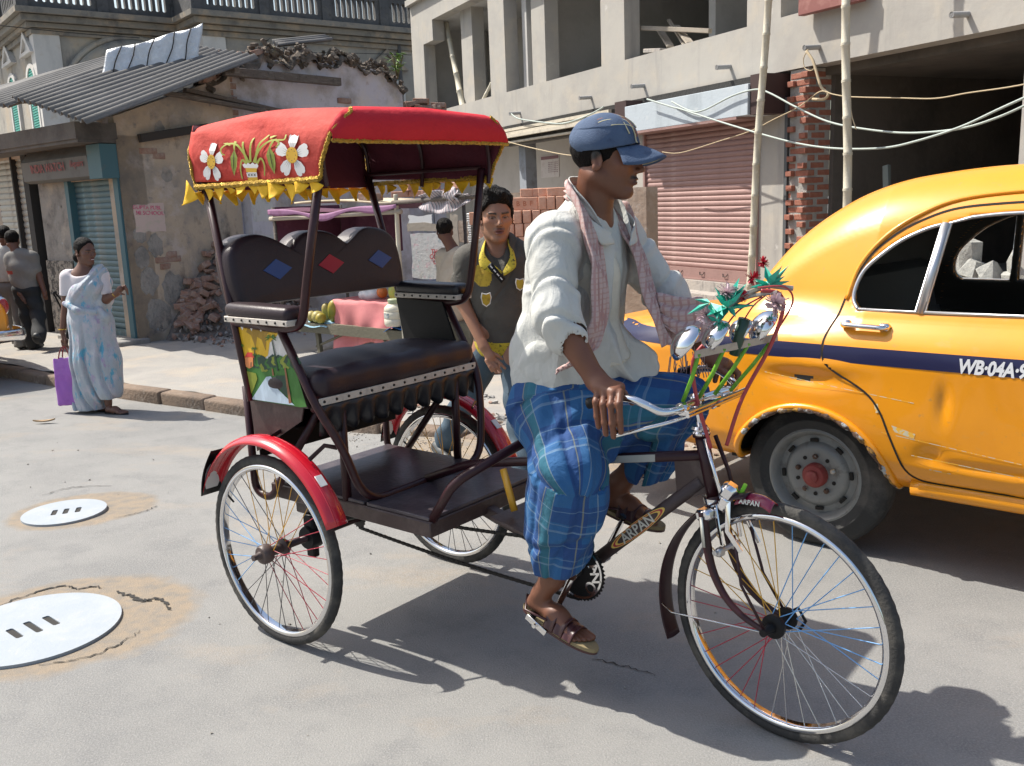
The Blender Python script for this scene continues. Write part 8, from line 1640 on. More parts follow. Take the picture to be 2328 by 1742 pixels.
S = Solid((-.34, -.2, .68), (.36, .2, 1.24), .007); S.ell(V(-5.855, .98), (.175, .115, .26), 0); S.cap(V(-5.845, .78), V(-5.855, .98), .150, .160, .05, flat=((0, 1, 0), 1.3)); S.cap(V(-5.985, 1.13), V(-5.735, 1.13), .066, .066, .05); S.path([V(-5.985, 1.12), V(-5.985, 1.0, -.01)], [.07, .068], .03); S.path([V(-5.73, 1.12), V(-5.70, .99, 0)], [.07, .066], .03); S.disp(lambda X, Y, Z: .006 * np.sin(30 * (Z + .4 * X)) + .005 * wave(X, Y, Z, 14, 3)); S.cut((0, 0, .745), (0, 0, -1)); S.build('t_shirt', [m_gt, m_rib], gm, mi=lambda P: ((P[:, 2] < .972) & (P[:, 0] < -.10) & (P[:, 2] > .93)).astype(int))
S = Solid((-.30, -.48, .02), (.36, .2, .86), .007); S.cap(V(-5.90, .72), V(-5.80, .72), .115, .115, 0); S.path([V(-5.905, .70), V(-5.885, .40), V(-5.865, .05)], [.10, .078, .082], .04); S.path([V(-5.79, .70), V(-5.71, .42, -.08), V(-5.615, .19, -.32)], [.10, .078, .08], .04); S.disp(lambda X, Y, Z: .006 * np.sin(40 * Z + 5 * X) + .004 * wave(X, Y, Z, 18, 3)); S.cut((0, 0, .035), (0, 0, -1)); S.build('trousers', m_tr, gm)
S = Solid(HG.o - .16, HG.o + .16, .006); hair_cap(S, HG, (.106, .084, .094), (-.016, 0, .040), .05, -.06, 1.1, .003, 90); S.build('hair', m_hair, gm)
shoe(gm, V(-5.875, .0, -.03), V(-5.845, .0, .21), m_shoe); shoe(gm, V(-5.62, .20, -.40), V(-5.575, .04, -.30), m_shoe)
tl = thing('hand_trolley', (-5.50, 11.62, 0), .3, 'black folded trolley bag pulled along by the man in the grey t-shirt', 'trolley')
b = MB(); b.tube([(-.10, -.17, .68), (-.02, -.05, .40), (.02, .0, .08)], .009, 6); b.tube([(-.08, -.17, .68), (.06, -.05, .42), (.14, .0, .12)], .009, 6); b.tube([(-.10, -.17, .68), (-.06, -.17, .69)], .014, 6); b.build('handle', m_blackp, tl, True); b = MB(); b.box((.07, 0, .22), (.18, .15, .30), Euler((0, .25, 0)), 0, .03, 2); b.build('bag', m_tr, tl); b = MB()
for y in (-.09, .09): b.lathe([(0, -.015), (.05, -.015), (.05, .015), (0, .015)], 16, basis((.10, y, .05), (1, 0, 0), (0, 0, 1)))
b.build('small_wheels', m_blackp, tl)
hx_, hy_ = -6.12, 11.6
wmn = person(hx_, hy_, 0, 'man in white shirt and grey trousers walking at the far left edge')
U_ = lambda X, Z, Y=0: (X - hx_, Y, Z)
HH = Pose(U_(-6.13, 1.385), math.radians(115), .05, 0, .95)
S = Solid((-.34, -.25, -.02), (.36, .3, 1.52), .008); head_sdf(S, HH, U_(-6.14, 1.22), .05); S.ell(U_(-6.15, 1.05), (.15, .10, .22), .04); S.cap(U_(-6.27, 1.2), U_(-6.04, 1.2), .05, .05, .04); S.path([U_(-6.03, 1.19), U_(-6.0, 1.0), U_(-5.985, .80, -.05)], [.05, .04, .027], .02); S.path([U_(-6.28, 1.19), U_(-6.31, 1.0), U_(-6.32, .80)], [.05, .04, .027], .02); S.cap(U_(-5.985, .80, -.05), U_(-5.975, .73, -.06), .025, .024, .015); fingers(S, [[U_(-5.985 + .008 * i, .73, -.07 + .01 * i), U_(-5.975 + .007 * i, .67, -.07 + .01 * i)] for i in range(4)] + [[U_(-5.96, .76, -.08), U_(-5.955, .71, -.085)]], .009, .007)
S.path([U_(-6.2, .76), U_(-6.22, .4, .1), U_(-6.22, .07, .16)], [.08, .055, .035], .03); S.path([U_(-6.08, .76), U_(-6.05, .4, -.05), U_(-6.05, .07, -.12)], [.08, .055, .035], .03); S.build('body', m_skw, wmn, paint=face_paint(HH, SKW, (.1, .04, .03), np.array((.01, .008, .007))))
S = Solid((-.34, -.2, .72), (.36, .2, 1.32), .008); S.ell(U_(-6.15, 1.03), (.175, .12, .28), 0); S.cap(U_(-6.15, .85), U_(-6.15, 1.05), .155, .16, .05, flat=((0, 1, 0), 1.3)); S.cap(U_(-6.27, 1.2), U_(-6.04, 1.2), .066, .066, .05); S.path([U_(-6.03, 1.19), U_(-6.0, 1.04)], [.07, .066], .03); S.path([U_(-6.28, 1.19), U_(-6.3, 1.04)], [.07, .066], .03); S.disp(lambda X, Y, Z: .008 * wave(X, Y, Z, 12, 3)); S.cut((0, 0, .83), (0, 0, -1)); S.build('shirt', m_shirt, wmn)
S = Solid((-.30, -.3, .02), (.36, .34, .9), .008); S.cap(U_(-6.2, .76), U_(-6.08, .76), .115, .115, 0); S.path([U_(-6.2, .74), U_(-6.22, .4, .1), U_(-6.22, .05, .16)], [.10, .078, .082], .04); S.path([U_(-6.08, .74), U_(-6.05, .4, -.05), U_(-6.05, .05, -.12)], [.10, .078, .082], .04); S.cut((0, 0, .035), (0, 0, -1)); S.build('trousers', m_gt, wmn)
S = Solid(HH.o - .16, HH.o + .16, .007); hair_cap(S, HH, (.106, .084, .094), (-.016, 0, .040), .05, -.05, 1.1, .003, 90); S.build('hair', m_hair, wmn)
shoe(wmn, U_(-6.22, .0, .10), U_(-6.22, .0, .33), m_shoe); shoe(wmn, U_(-6.05, .0, -.18), U_(-6.05, .0, .05), m_shoe)
# ------------------------------------------------------------------ fruit stall on the pavement, its vendor and fruit
SL = Frame((-2.13, 10.13), math.atan2(-.65, .76))
m_mtarp = mat('maroon_tarp', (.10, .025, .055), .7, 0, [((.16, .06, .10), 5, .5, .75)], (30, .4)); m_purp = mat('faded_purple_edge', (.30, .14, .26), .75, 0, [((.22, .09, .17), 7, .5, .75)])
m_table = mat('weathered_table', (.13, .12, .085), .85, 0, [((.20, .18, .13), 6, .5, .75, (.3, 1, 1))], (30, .3)); m_pcloth = mat('salmon_pink_cloth', (.58, .20, .20), .8, 0, [((.50, .15, .16), 5, .5, .75)], (140, .15)); m_btarp = mat('blue_sheet', (.015, .13, .42), .5); m_lbt = mat('pale_blue_sheet', (.30, .50, .62), .6)
st = thing('fruit_stall', SL.w(0, 0), SL.a, 'low fruit stall with a maroon tarpaulin canopy on poles behind the rickshaw seat', 'market stall')
b = MB(); b.bb((-.30, 0, .30), (1.75, 1.0, .345)); b.bb((-.30, -.01, .24), (1.75, .02, .345)); b.build('table_top', m_table, st)
for x in (.0, 1.42):
    for y in (.05, .9): b = MB(); b.box((x, y, .14), (.045, .045, .34), Euler((0, .08 * (1 if x else -1), 0))); b.build('leg', m_table, st)
b = MB(); b.tube([(-.05, .05, .08), (.5, .05, .27)], .014, 6); b.tube([(1.45, .05, .06), (.95, .05, .27)], .014, 6); b.build('brace', m_table, st, True)
bamboo((1.44, -.02, .0), (1.44, -.02, 1.66), .026, .022, None, parent=st, step=.42, name='post')
for x, y in ((-.54, .0), (-.54, .95), (1.44, .95)): b = MB(); b.tube([(x, y, 0), (x - .02, y, 1.60)], .020, 8); b.build('post', m_wood, st, True)
b = MB(); b.tube([(-.60, -.02, 1.475), (1.50, -.02, 1.515)], .026, 8); b.build('front_rail', m_plank, st, True)
b = MB(); b.tube([(1.40, -.03, 1.60), (2.55, -.05, 1.63)], .022, 8); b.build('long_rail', m_wood, st, True)
b = MB()
b.grid(lambda u, v: (-.58 + 2.06 * u, -.05 + 1.05 * v, 1.60 - .055 * math.sin(PI * u) * (1 - .4 * v) - .03 * (1 - u) + .02 * math.sin(11 * u + 4 * v)), np.linspace(0, 1, 24), np.linspace(0, 1, 8), .006); b.grid(lambda u, v: (-.58 + .09 * u * math.sin(3 * v + u) + .02, .95 * v * 1.0, 1.60 - .95 * u), np.linspace(0, 1, 8), np.linspace(0, 1, 6), .005); b.grid(lambda u, v: (-.55 + 1.0 * v, .93 + .03 * math.sin(14 * v), 1.56 - .75 * u * (1 - .35 * v)), np.linspace(0, 1, 8), np.linspace(0, 1, 20), .005); b.build('canopy', m_mtarp, st, True)
b = MB(); b.grid(lambda u, v: (-.58 + 2.06 * u, -.058, 1.605 - .055 * math.sin(PI * u) - .03 * (1 - u) + .02 * math.sin(11 * u) - .055 * v * (1 + .4 * math.sin(17 * u))), np.linspace(0, 1, 40), np.linspace(0, 1, 4), .004); b.build('canopy_edge', m_purp, st, True)
def on_stall(nm, mb, m, lab, cat, grp=None, smooth=True): return tag(mb.build(nm, m, None, smooth, loc=SL.w(0, 0), rot=(0, 0, SL.a)), lab, cat, grp)
b = MB(); b.grid(lambda u, v: (-.15 + 1.45 * u, -.02 + .75 * v, 1.645 - .045 * u + .03 * math.sin(PI * u)), np.linspace(0, 1, 10), np.linspace(0, 1, 4), .02); on_stall('board', b, mat('cream_cardboard', (.56, .47, .33), .85, 0, [((.48, .39, .27), 5, .5, .75)]), 'pale cardboard sheet lying on the stall canopy', 'board')
link('brick', brs[0], None, SL.w(1.0, .05, 1.665), (0, .03, SL.a + .1), label='single brick weighing down the cardboard on the stall canopy', cat='brick')
b = MB(); b.bb((.25, .12, .345), (1.16, .75, .585), 0, .01); on_stall('crate', b, m_table, 'low crate under the pink cloth on the fruit stall', 'crate', None, 40)
b = MB()
def drape(u, v):
    x = .22 + .97 * u + .05 * v * (u - .5) * -1.2
    if v < .25: return (x, .45 - 1.45 * v, .60 + .004 * math.sin(30 * u))
    w_ = (v - .25) / .75; return (x + .05 * w_ * math.sin(3 * u), .085 - .03 * w_ + .022 * math.sin(19 * u + 3 * w_) * w_ - .02 * math.sin(7 * u - 5 * w_), .60 - (.56 - .20 * u + .03 * math.sin(9 * u)) * w_)
b.grid(drape, np.linspace(0, 1, 50), np.linspace(0, 1, 26), .005); on_stall('pink_cloth', b, m_pcloth, 'faded salmon pink cloth hanging down the front of the fruit stall', 'cloth')
b = MB(); b.grid(lambda u, v: (-.28 + .52 * u, -.03 + .6 * v, .352 + .012 * math.sin(9 * u + 4 * v) - .04 * (v < .05)), np.linspace(0, 1, 10), np.linspace(0, 1, 8), .003); on_stall('pale_blue_sheet', b, m_lbt, 'pale blue plastic sheet under the mangoes on the stall', 'plastic sheet')
b = MB(); b.grid(lambda u, v: (1.16 + .55 * u, -.04 + .5 * v, .375 + .07 * u * (1 - v) + .03 * math.sin(8 * u + 3 * v) - .05 * (1 - u) * (1 - v)), np.linspace(0, 1, 12), np.linspace(0, 1, 8), .003); on_stall('blue_sheet', b, m_btarp, 'bright blue plastic sheet by the jar on the stall', 'plastic sheet')
m_pap = mat('papaya_skin', (.34, .26, .03), .5, 0, [((.12, .19, .03), 6, .45, .7)]); m_man = mat('mango_skin', (.38, .30, .10), .5, 0, [((.30, .34, .08), 6, .45, .7)]); m_mel = mat('melon_skin', (.33, .36, .06), .5, 0, [((.45, .26, .05), 9, .5, .7), ((.16, .22, .03), 14, .6, .75)]); m_org = mat('orange_fruit', (.62, .17, .03), .5)
def fruit(nm, c, prof, m, lab, R=(0, 0, 0), grp=None):
    b = MB(); b.lathe(prof, 18, None); o = b.build(nm, m, None, True, loc=SL.w(*c), rot=(R[0], R[1], R[2] + SL.a)); return tag(o, lab, 'fruit', grp)
def egg(r, h, p=1.0): return [(r * math.sin(a) ** .9 * (1 - .18 * p * math.cos(a)), -h / 2 * math.cos(a)) for a in np.linspace(0, PI, 12)]
fruit('papaya', (.20, .12, .47), egg(.065, .27), m_pap, 'long yellow green papaya standing against the pink cloth', (.15, .35, 0)); fruit('mango', (-.10, .06, .405), egg(.06, .15), m_man, 'pale mango lying leftmost on the blue sheet', (1.2, .3, .4), 'mangoes'); fruit('mango', (.03, .05, .41), egg(.065, .16), m_man, 'pale mango lying in front of the tall papaya', (1.4, 0, -.5), 'mangoes'); fruit('mango', (.0, .18, .45), egg(.05, .20), m_man, 'upright pointed yellow mango behind the two lying mangoes', (.1, .1, 0), 'mangoes')
fruit('mango', (.12, .0, .405), egg(.058, .13), m_pap, 'small ripe mango at the foot of the papaya', (1.3, .2, 1.2), 'mangoes'); fruit('melon', (1.10, .25, .70), egg(.105, .20, 0), m_mel, 'round green yellow melon on the pink cloth'); fruit('orange', (.80, .3, .68), egg(.06, .12, 0), m_org, 'orange fruit beside the melon on the stall')
b = MB(); q = Solid((.35, .1, .55), (.85, .6, .80), .012); q.ell((.58, .35, .645), (.17, .13, .075), 0); q.disp(lambda X, Y, Z: .012 * wave(X, Y, Z, 24, 2)); on_stall_ = link('white_sack', q.mesh('white_sack', MATS['white_paint']), None, SL.w(0, 0), (0, 0, SL.a), label='crumpled white bag on the stall beside the orange fruit', cat='bag')
b = MB(); b.lathe([(0, 0), (.095, 0), (.108, .02), (.108, .07), (.102, .075), (.108, .08), (.108, .14), (.102, .145), (.106, .15), (.10, .185), (.07, .215), (.055, .22), (.055, .225)], 24); j_ = thing('jar', SL.w(1.30, .0, .395), SL.a, 'cream plastic jar with a lid on the blue sheet of the stall', 'jar'); b.build('jar_body', mat('cream_plastic', (.56, .53, .43), .45, 0, [((.42, .40, .34), 8, .55, .75)]), j_, 50); b = MB(); b.lathe([(.062, .225), (.064, .262), (.055, .27), (0, .27)], 24); b.build('lid', mat('dull_green_lid', (.28, .32, .20), .5), j_, 50); b = MB(); b.grid(lambda u, v: (.1085 * math.sin(u), -.1085 * math.cos(u), .085 + .05 * v), np.linspace(-.5, .3, 8), [0, 1]); b.build('label', mat('jar_label', (.22, .26, .28), .7, 0, [((.5, .5, .46), 60, .5, .6)]), j_, True)
m_strp = plaid('grey_striped_cloth', (.44, .42, .43), [((1, 0, .4), .030, .010, 0, (.10, .09, .11), .8), ((1, 0, .4), .030, .004, .016, (.36, .14, .16), .7)], None)
b = MB(); b.grid(lambda u, v: (1.80 + .66 * u, -.075 + .02 * math.sin(17 * u + 3 * v) + .05 * math.sin(PI * v), 1.655 - (.05 + .135 * math.sin(PI * (.12 + .80 * u)) ** .8) * v + .03 * math.sin(5 * u) * (1 - v) + .03 * u), np.linspace(0, 1, 44), np.linspace(0, 1, 12), .006)
b.grid(lambda u, v: (2.18 + .16 * u + .02 * math.sin(9 * v), -.10 - .03 * math.sin(PI * v), 1.70 - .10 * v + .02 * math.sin(12 * u)), np.linspace(0, 1, 12), np.linspace(0, 1, 8), .006); on_stall('striped_cloth', b, m_strp, 'grey striped cloth bundled over the stall pole right of the bamboo post', 'cloth')
# vendor sitting behind the post, seen from the back
vd = thing('person', SL.w(1.72, .45), SL.a, 'fruit vendor in a tan shirt seated behind the bamboo post, back turned', 'person')
VH = Pose((-.10, .0, 1.305), math.radians(115), .1, 0, .98)
S = Solid((-.40, -.35, .30), (.40, .40, 1.45), .009); head_sdf(S, VH, (-.02, .02, 1.12), .055); S.ell((.03, .02, .88), (.18, .13, .25), .05); S.cap((-.14, .02, 1.06), (.20, .02, 1.06), .055, .055, .04); S.cap((0, .0, .52), (.05, .3, .48), .13, .09, .05); S.path([(.21, .02, 1.05), (.27, .05, .82), (.15, .22, .68)], [.05, .04, .03], .02); S.path([(-.15, .02, 1.05), (-.21, .06, .82), (-.1, .22, .68)], [.05, .04, .03], .02); S.build('body', m_skw, vd, paint=face_paint(VH, SKW, (.1, .04, .03), np.array((.01, .008, .007))))
S = Solid((-.42, -.35, .40), (.42, .40, 1.20), .009); S.ell((.03, .02, .86), (.205, .155, .30), 0); S.cap((0, .02, .55), (.03, .02, .8), .19, .19, .05); S.cap((-.15, .02, 1.06), (.21, .02, 1.06), .072, .072, .05); S.path([(.21, .02, 1.05), (.28, .05, .80)], [.08, .075], .04); S.path([(-.15, .02, 1.05), (-.22, .06, .80)], [.08, .075], .04); S.disp(lambda X, Y, Z: .010 * wave(X, Y, Z, 11, 3) + .006 * np.sin(26 * (X - Z))); S.build('shirt', mat('tan_shirt', (.46, .39, .30), .85, 0, [((.40, .33, .25), 5, .5, .75)], (160, .2)), vd)
S = Solid(VH.o - .17, VH.o + .17, .007); hair_cap(S, VH, (.106, .084, .094), (-.016, 0, .040), .05, -.06, 1.1, .003, 90); S.build('hair', m_hair, vd); b = MB(); b.bb((-.25, -.1, 0), (.28, .4, .42), 0, .02); tag(b.build('stool_box', m_table, None, 40, loc=SL.w(1.72, .45), rot=(0, 0, SL.a)), 'dark box the fruit vendor sits on', 'box')
# ------------------------------------------------------------------ wall with torn notices behind the stall
m_notice = mat('poster_crusted_wall', (.33, .25, .19), .9, 0, [((.44, .36, .30), 4, .48, .7), ((.16, .11, .09), 6, .56, .75), ((.50, .47, .43), 9, .6, .72), ((.30, .10, .07), 11, .66, .75)], (14, .5))
nw = thing('notice_wall', SL.w(0, 1.9), SL.a, 'stained wall crusted with torn notices between the stall and the young man', 'wall')
b = MB(); b.bb((.9, 0, -.05), (3.05, .22, 1.66)); b.build('wall', m_notice, nw)
pz = lambda k, x, y: SL.Y(k, x, y, 1.87)
for (x0, y0, x1, y1, m, nm) in ((1440, 345, 1750, 700, m_poster, 'notice_board'), (1410, 205, 1590, 275, MATS['white_paint'], 'torn_paper'), (1620, 350, 1700, 440, MATS['white_paint'], 'torn_paper'), (1400, 265, 1750, 335, m_plank, 'board_rail'), (1755, 200, 1790, 700, m_plank, 'board_post'), (1560, 480, 1700, 610, MATS['white_paint'], 'torn_paper'), (1800, 250, 1870, 420, m_notice, 'torn_paper'), (1530, 280, 1600, 330, mat('green_paper', (.06, .25, .12), .8), 'torn_paper')):
    p0, p1 = pz('B', x0, y1), pz('B', x1, y0); sheet(nm, basis((p0[0], -.004 - RND.uniform(.001, .012), p0[2]), (1, 0, 0), (0, 0, 1)), p1[0] - p0[0], p1[2] - p0[2], m, nw, 5, int(x0))
for tx, y in (('THAN', 495), ('CONST', 535), ('LTD', 575)): p = pz('B', 1640, y); v, f = text_mesh(tx, .085, .002, 0, .001); b = MB(); b.add(v, f, 0, basis((p[0], -.022, p[2]), (1, 0, 0), (0, 0, 1))); b.build('notice_lettering', m_red, nw, None)
sh3 = thing('slatted_screen', SL.w(0, 2.6), SL.a, 'bright slatted screen between the notice wall and the young man', 'screen'); p0, p1 = SL.Y('B', 1885, 445, 2.6), SL.Y('B', 1975, 190, 2.6); sl_m = MB().box((0, 0, 0), (p1[0] - p0[0], .02, .03), Euler((.5, 0, 0))).mesh('slat', MATS['white_paint'], None)
for i in range(14): link('slat', sl_m, sh3, ((p0[0] + p1[0]) / 2, 0, p0[2] + (p1[2] - p0[2]) * (i + .5) / 14))
b = MB(); b.bb(((p0[0] + p1[0]) / 2 - .03, -.03, 0), ((p0[0] + p1[0]) / 2 + .03, .03, p1[2])); b.bb((p0[0], .02, -.0), (p1[0], .03, p1[2])); b.build('frame', m_wood, sh3)
# ------------------------------------------------------------------ stacks of new bricks and broken brick heaps
ROWN = 'bottom second third fourth fifth sixth seventh eighth ninth tenth eleventh twelfth thirteenth topmost'.split()
BK = Frame((.02, 8.55), math.radians(-14)); q = random.Random(11)
bst = [MB().box((0, 0, 0), (.242, .112, .072), None, 0, .005).mesh('brick', m_brickn, None)]
b_ = MB(); b_.box((0, 0, 0), (.242, .112, .072), None, 0, .005)
for j, ch in enumerate('BBF'): v, f = text_mesh(ch, .06, .002, 0, .001); b_.add(v, f, 1, basis((-.06 + .06 * j, 0, .0362), (1, 0, 0), (0, 1, 0)))
bst.append(b_.mesh('brick', [m_brickn, mat('brick_frog_shadow', (.42, .15, .08), .9)], None))
nb_ = 0
for r in range(14):
    z = .058 + r * .1145; left = -.33 + .10 * ((r * 7) % 3) * (.4 if r < 12 else 1) + q.uniform(-.03, .03); x = left
    k = 0
    while x < .80:
        if (k == 0 and r % 2 == 0) or (k < 2 and r > 11 and r % 2):
            link('brick', bst[1], None, BK.w(x + .121, q.uniform(-.012, .012), z), (PI / 2, 0, BK.a + q.uniform(-.05, .05)), label='stamped brick at the left end of the %s layer of the pile' % ROWN[r], cat='brick', group='bricks of the %s layer' % ROWN[r]); x += .25
        else:
            link('brick', bst[0], None, BK.w(x + .036, .07 + q.uniform(-.02, .02), z), (PI / 2, 0, BK.a + PI / 2 + q.uniform(-.06, .06)), label='end-on orange brick in the %s layer of the tall pile behind the driver' % ROWN[r], cat='brick', group='bricks of the %s layer' % ROWN[r]); x += .079 + q.uniform(0, .012)
        k += 1
for i in range(12):
    x = -.25 + .085 * i; link('brick', bst[0], None, BK.w(x, .10 + q.uniform(-.02, .02), 1.641), (q.uniform(-.04, .04), 0, BK.a + PI / 2 + q.uniform(-.08, .08)), label='new orange brick laid flat along the top of the tall pile behind the driver', cat='brick', group='flat top bricks') if i > 4 else None
for i, (px_, py_) in enumerate(((1360, 60), (1420, 40), (1480, 55), (1540, 75), (1610, 60), (1680, 55), (1730, 70), (1790, 60), (1420, 90), (1500, 100))):
    p = SL.Y('B', px_, py_, 2.0); link('brick', bst[0], None, SL.w(p[0], 2.0, 1.70 + .075 * (i % 3)), (0, 0, SL.a + q.uniform(-.5, .5)), label='pinkish brick piled on top of the notice wall', cat='brick', group='bricks on the notice wall')
m_brb = [MB(), MB(), MB()]; brk = [brs[0]]
def rock(seed, d, n=14):
    q2 = random.Random(seed); bm = bmesh.new()
    for _ in range(n):
        v = [q2.uniform(-1, 1) for _ in range(3)]; m_ = max(abs(t) for t in v); bm.verts.new([d[i] / 2 * v[i] / m_ * q2.uniform(.82, 1) for i in range(3)])
    bmesh.ops.convex_hull(bm, input=bm.verts[:]); bmesh.ops.delete(bm, geom=[v for v in bm.verts if not v.link_faces], context='VERTS'); bm.verts.index_update(); r_ = (np.array([v.co[:] for v in bm.verts]), [[v.index for v in f.verts] for f in bm.faces]); bm.free(); return r_
rocks = []
for i in range(6):
    d = [(.22, .115, .075), (.15, .11, .075), (.12, .12, .08), (.24, .12, .08), (.10, .08, .07), (.18, .12, .07)][i]; v, f = rock(i, d, 18); b = MB(); b.add(v, f); rocks.append(b.mesh('broken_brick', m_brickd, None))
def heap_h(y, x): return np.interp(y, [.35, .55, 1.0, 1.25, 1.7, 2.1, 2.6], [.05, .42, 1.0, 1.12, .95, .6, .05]) * max(0, 1 - x / (.55 + .25 * (y > 1)))
hp = thing('rubble_mound', SH.w(0, 0), SH.a, 'grey mound of mortar and rubble under the broken bricks by the shop wall', 'rubble', kind='stuff')
b = MB(); b.grid(lambda u, v: (v, u, heap_h(u, v) - .05 + .03 * math.sin(17 * u + 9 * v) - .06 * (v < .01)), np.arange(.3, 2.65, .1), np.arange(0, .95, .08)); b.build('mound', mat('rubble_dirt', (.20, .17, .15), .95, 0, [((.13, .11, .10), 9, .45, .7), ((.30, .26, .22), 20, .55, .7)], (40, .8)), hp, True)
for i in range(130):
    y = q.uniform(.42, 2.3); x = abs(q.gauss(0, .22)); h_ = heap_h(y, x)
    if h_ < .08: continue
    m_ = rocks[q.randrange(6)] if q.random() < .72 else brs[0]
    link('broken_brick', m_, None, SH.w(x + .04, y, h_ + .015), (q.uniform(-.6, .6), q.uniform(-.6, .6), q.uniform(0, 6.28)), label='dusty broken brick in the heap against the stained shop side wall', cat='brick', group='broken bricks heaped by the shop')
b = MB(); q = random.Random(21)
for i in range(900):
    y = q.uniform(.3, 2.9); x = q.uniform(.15, 1.5) ; s_ = q.uniform(.012, .05) * (1.2 if x < .8 else .7)
    if q.random() < (x - .2) / 1.5: continue
    v, f = rock(1000 + i % 40, (s_ * 2, s_ * 1.6, s_ * 1.1), 9); b.add(v @ np.array(Euler((q.random() * 3, q.random() * 3, q.random() * 3)).to_matrix()).T + np.array([x, y, max(heap_h(y, x), .0) + s_ * .3]), f, q.randrange(3))
rb = thing('rubble', SH.w(0, 0), SH.a, 'loose grey debris spilling from the brick heap onto the pavement', 'rubble', kind='stuff'); b.build('debris', [m_plinth, MATS['rubble_dirt'], m_brickd], rb, None)
for k, y0, y1, x1, lab in (('a', .50, 1.02, .30, 'grey concrete block at the foot of the shop side wall, left of the debris'), ('b', 1.95, 2.35, .62, 'grey concrete block right of the debris behind the rickshaw panel')):
    b = MB(); b.bb((.02 if k == 'a' else .35, y0, -.02), (x1, y1, .20), 0, .02); tag(b.build('concrete_block', m_plinth, None, 40, loc=SH.w(0, 0), rot=(0, 0, SH.a)), lab, 'block')
for i, (y, x, s_, lab) in enumerate(((1.75, 1.25, .26, 'rounded buff stone lying in front of the debris near the panel'), (1.1, 1.05, .15, 'flat red brick piece lying at the near edge of the debris'))):
    v, f = rock(70 + i, (s_, s_ * .8, s_ * .6), 26); b = MB(); b.add(v, f); tag(b.build('stone', mat('buff_stone', (.36, .27, .20), .9, 0, [((.26, .20, .16), 9, .5, .7)]) if i == 0 else m_brickd, None, None, loc=SH.w(x, y, s_ * .25), rot=(0, 0, i + .5)), lab, 'stone')
# bricks and rubble along the plinth of the concrete building
m_chunk = mat('concrete_chunk', (.36, .35, .33), .92, 0, [((.24, .23, .22), 12, .45, .7), ((.46, .44, .40), 20, .55, .7)], (30, .6))
for i in range(34):
    s0 = q.uniform(-3.0, .7); lay = 0 if i < 22 else 1; link('brick', bst[0] if q.random() < .6 else rocks[q.randrange(6)], None, FB.w(s0, -.62 - q.uniform(0, .30), .04 + .075 * lay), (q.uniform(-.15, .15), q.uniform(-.15, .15), FB.a + q.uniform(-.7, .7)), label='reddish brick lying loose along the plinth below the rose shutter', cat='brick', group='bricks along the plinth')
for i, (x, y, d) in enumerate((((1745, 690), None, (.30, .22, .42)), ((1800, 620), None, (.26, .20, .30)), ((1845, 745), None, (.24, .2, .2)), ((1950, 760), None, (.26, .2, .2)), ((1780, 790), None, (.2, .2, .14)), ((1900, 790), None, (.2, .2, .14)), ((2150, 740), None, (.34, .2, .42)), ((2080, 790), None, (.2, .2, .14)))):
    lab = ('tall grey concrete chunk leaning on the pile seen through the taxi window', 'pale concrete slab piece at the top of the pile seen through the taxi window', 'rounded grey lump in the middle of the pile seen through the taxi window', 'buff lump right of the middle in the pile seen through the taxi window', 'small grey piece low left in the pile seen through the taxi window', 'small grey piece low centre in the pile seen through the taxi window', 'tall white wedge of concrete at the right, seen through the taxi window', 'small grey piece beside the white wedge seen through the taxi window')[i]
    p = FB.Y('Y1', x[0], x[1], -.9); v, f = rock(200 + i, d, 22); b = MB(); b.add(v, f); tag(b.build('concrete_chunk', m_chunk, None, None, loc=FB.w(p[0], -.9, p[2]), rot=(q.uniform(-.4, .4), q.uniform(-.4, .4), q.uniform(0, 3))), lab, 'rubble chunk')
p = FB.Y('Y1', 1700, 800, -.9); b = MB(); b.grid(lambda u, v: (p[0] - .5 + 2.6 * u, -1.5 + 1.4 * v, (p[2] - .04) * math.sin(PI * v) ** .5 * (1 - .15 * math.sin(9 * u)) ), np.linspace(0, 1, 20), np.linspace(0, 1, 10)); tag(b.build('rubble_bank', MATS['rubble_dirt'], None, True, loc=FB.w(0, 0), rot=(0, 0, FB.a)), 'bank of rubble in front of the garage behind the taxi', 'rubble', kind='stuff')
b = MB()
for i in range(260):
    x = q.uniform(-.9, 2.2); y = edge_y(max(x, .05)) + q.uniform(-.1, 1.3) if x > 0 else 6.6 + q.uniform(.2, 1.2) - .7 * (x + .5); s_ = q.uniform(.012, .04); v, f = rock(1000 + i % 40, (s_ * 2, s_ * 1.5, s_), 9); b.add(v @ np.array(Euler((0, 0, q.random() * 6)).to_matrix()).T + np.array([x, y, s_ * .4]), f, q.randrange(3))
tag(b.build('brick_rubble', [m_brickd, m_chunk, m_dirt], None, None), 'scattered brick crumbs and stones on the dirt strip behind the rickshaw', 'rubble', kind='stuff')
# ruined brick piers between the shop and the concrete building
for i, (u0, u1, vt, lab) in enumerate(((905, 975, 232, 'ruined brick pier with plaster left of the pair behind the canopy'), (975, 1005, 242, 'shorter ruined brick pier right of the pair behind the canopy'))):
    P0, P1 = WORLD.Y('P', u0, vt, 15.5), WORLD.Y('P', u1, vt, 15.5); t = thing('ruined_pier', (P0[0], 15.5, 0), .1, lab, 'pier'); w_ = P1[0] - P0[0]
    b = MB(); b.bb((0, 0, -.1), (w_ - .02, .4, P0[2] - .12)); b.build('masonry', m_plB, t)
    for k in range(9): link('brick', brs[0], t, (w_ * (.15 + .3 * (k % 3)), .1 + .1 * (k % 2), P0[2] - .08 + .05 * (k // 4)), (q.uniform(-.2, .2), q.uniform(-.2, .2), q.uniform(-.5, .5)))
weed(OB.w(23.0, -2.0, zc + .9), 1.3, 90, 'green shrub growing beside the mansion parapet at the concrete corner', 5, .9)

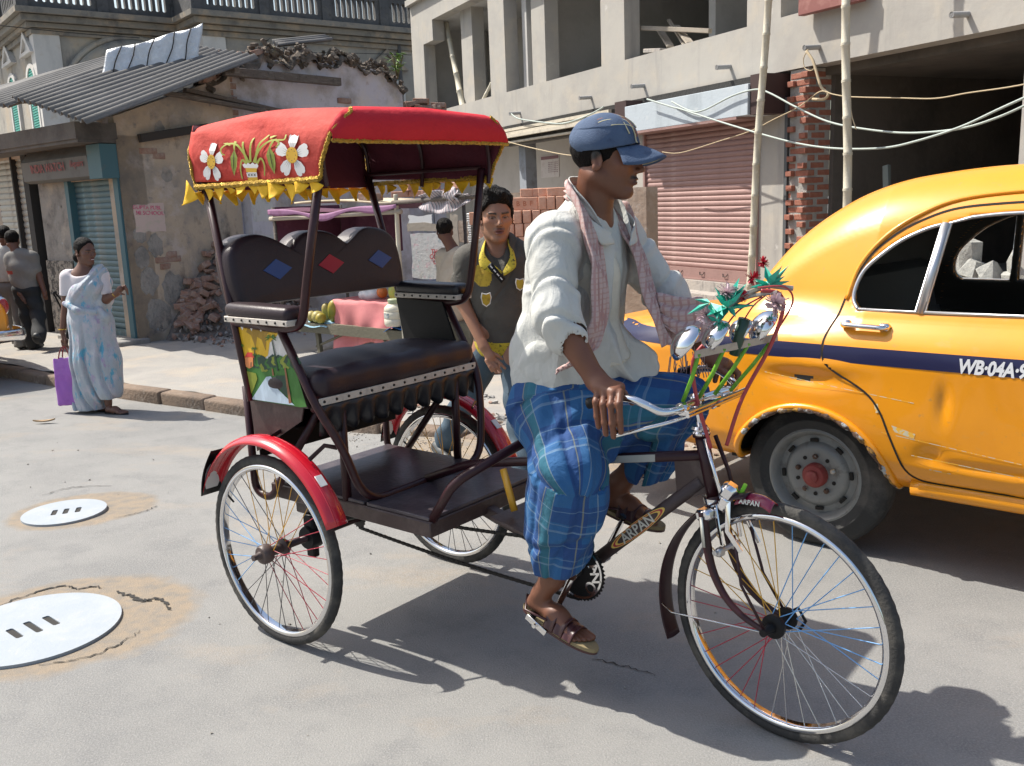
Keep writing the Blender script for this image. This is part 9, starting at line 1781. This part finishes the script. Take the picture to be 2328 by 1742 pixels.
# ------------------------------------------------------------------ pieces that came out of one call become parts of their own
def split_islands(o):
    me = o.data; n = len(me.vertices); par = list(range(n))
    def find(a):
        while par[a] != a: par[a] = par[par[a]]; a = par[a]
        return a
    for e in me.edges:
        a, c = find(e.vertices[0]), find(e.vertices[1])
        if a != c: par[a] = c
    roots = {}
    for i in range(n): roots.setdefault(find(i), []).append(i)
    if len(roots) < 2 or len(roots) > 60: return
    polys = {}
    for p in me.polygons: polys.setdefault(find(p.vertices[0]), []).append(p)
    new = []
    for r, vs in roots.items():
        ps = polys.get(r, [])
        if not ps: continue
        mp = {v: k for k, v in enumerate(vs)}; m2 = bpy.data.meshes.new(me.name); m2.from_pydata([me.vertices[v].co[:] for v in vs], [], [[mp[v] for v in p.vertices] for p in ps])
        for m in me.materials: m2.materials.append(m)
        m2.polygons.foreach_set('material_index', [p.material_index for p in ps]); m2.polygons.foreach_set('use_smooth', [p.use_smooth for p in ps])
        if ps[0].use_smooth: m2.set_sharp_from_angle(angle=math.radians(40))
        m2.update(); new.append(m2)
    o.data = new[0]
    for m2 in new[1:]:
        c = o.copy(); c.data = m2; COL.objects.link(c); c.parent = o.parent
        for ch in []: pass
SPLIT = {'pier', 'inner_column', 'inner_wall', 'shutter_frame', 'back_wall', 'corner_pilaster', 'door_post', 'guide_rail', 'dark_timber_post', 'door_pier', 'front_wall', 'garage_wall', 'purlin', 'pelmet_slat', 'brace', 'small_wheels', 'bangle', 'bow', 'mudguard_stay', 'handle', 'painted_petal', 'painted_leaf', 'painted_vase', 'painted_centre', 'seats', 'brake_arm', 'pedal_cage', 'pedal_rubber', 'brake_rod', 'plinth', 'red_hose', 'wire', 'flower_stalk', 'canopy', 'wall', 'stay', 'bead', 'headset', 'bared_render'}
for o in list(bpy.data.objects):
    if o.type == 'MESH' and o.name.split('.')[0] in SPLIT and o.data.users == 1: split_islands(o)
for o in bpy.data.objects:
    if o.type == 'MESH' and o.name.split('.')[0] in ('stud', 'frayed_threads', 'vent_slot', 'painted_dot', 'painted_vein', 'painted_stem', 'painted_line', 'white_dashes', 'hair_flower'): o['kind'] = 'stuff'
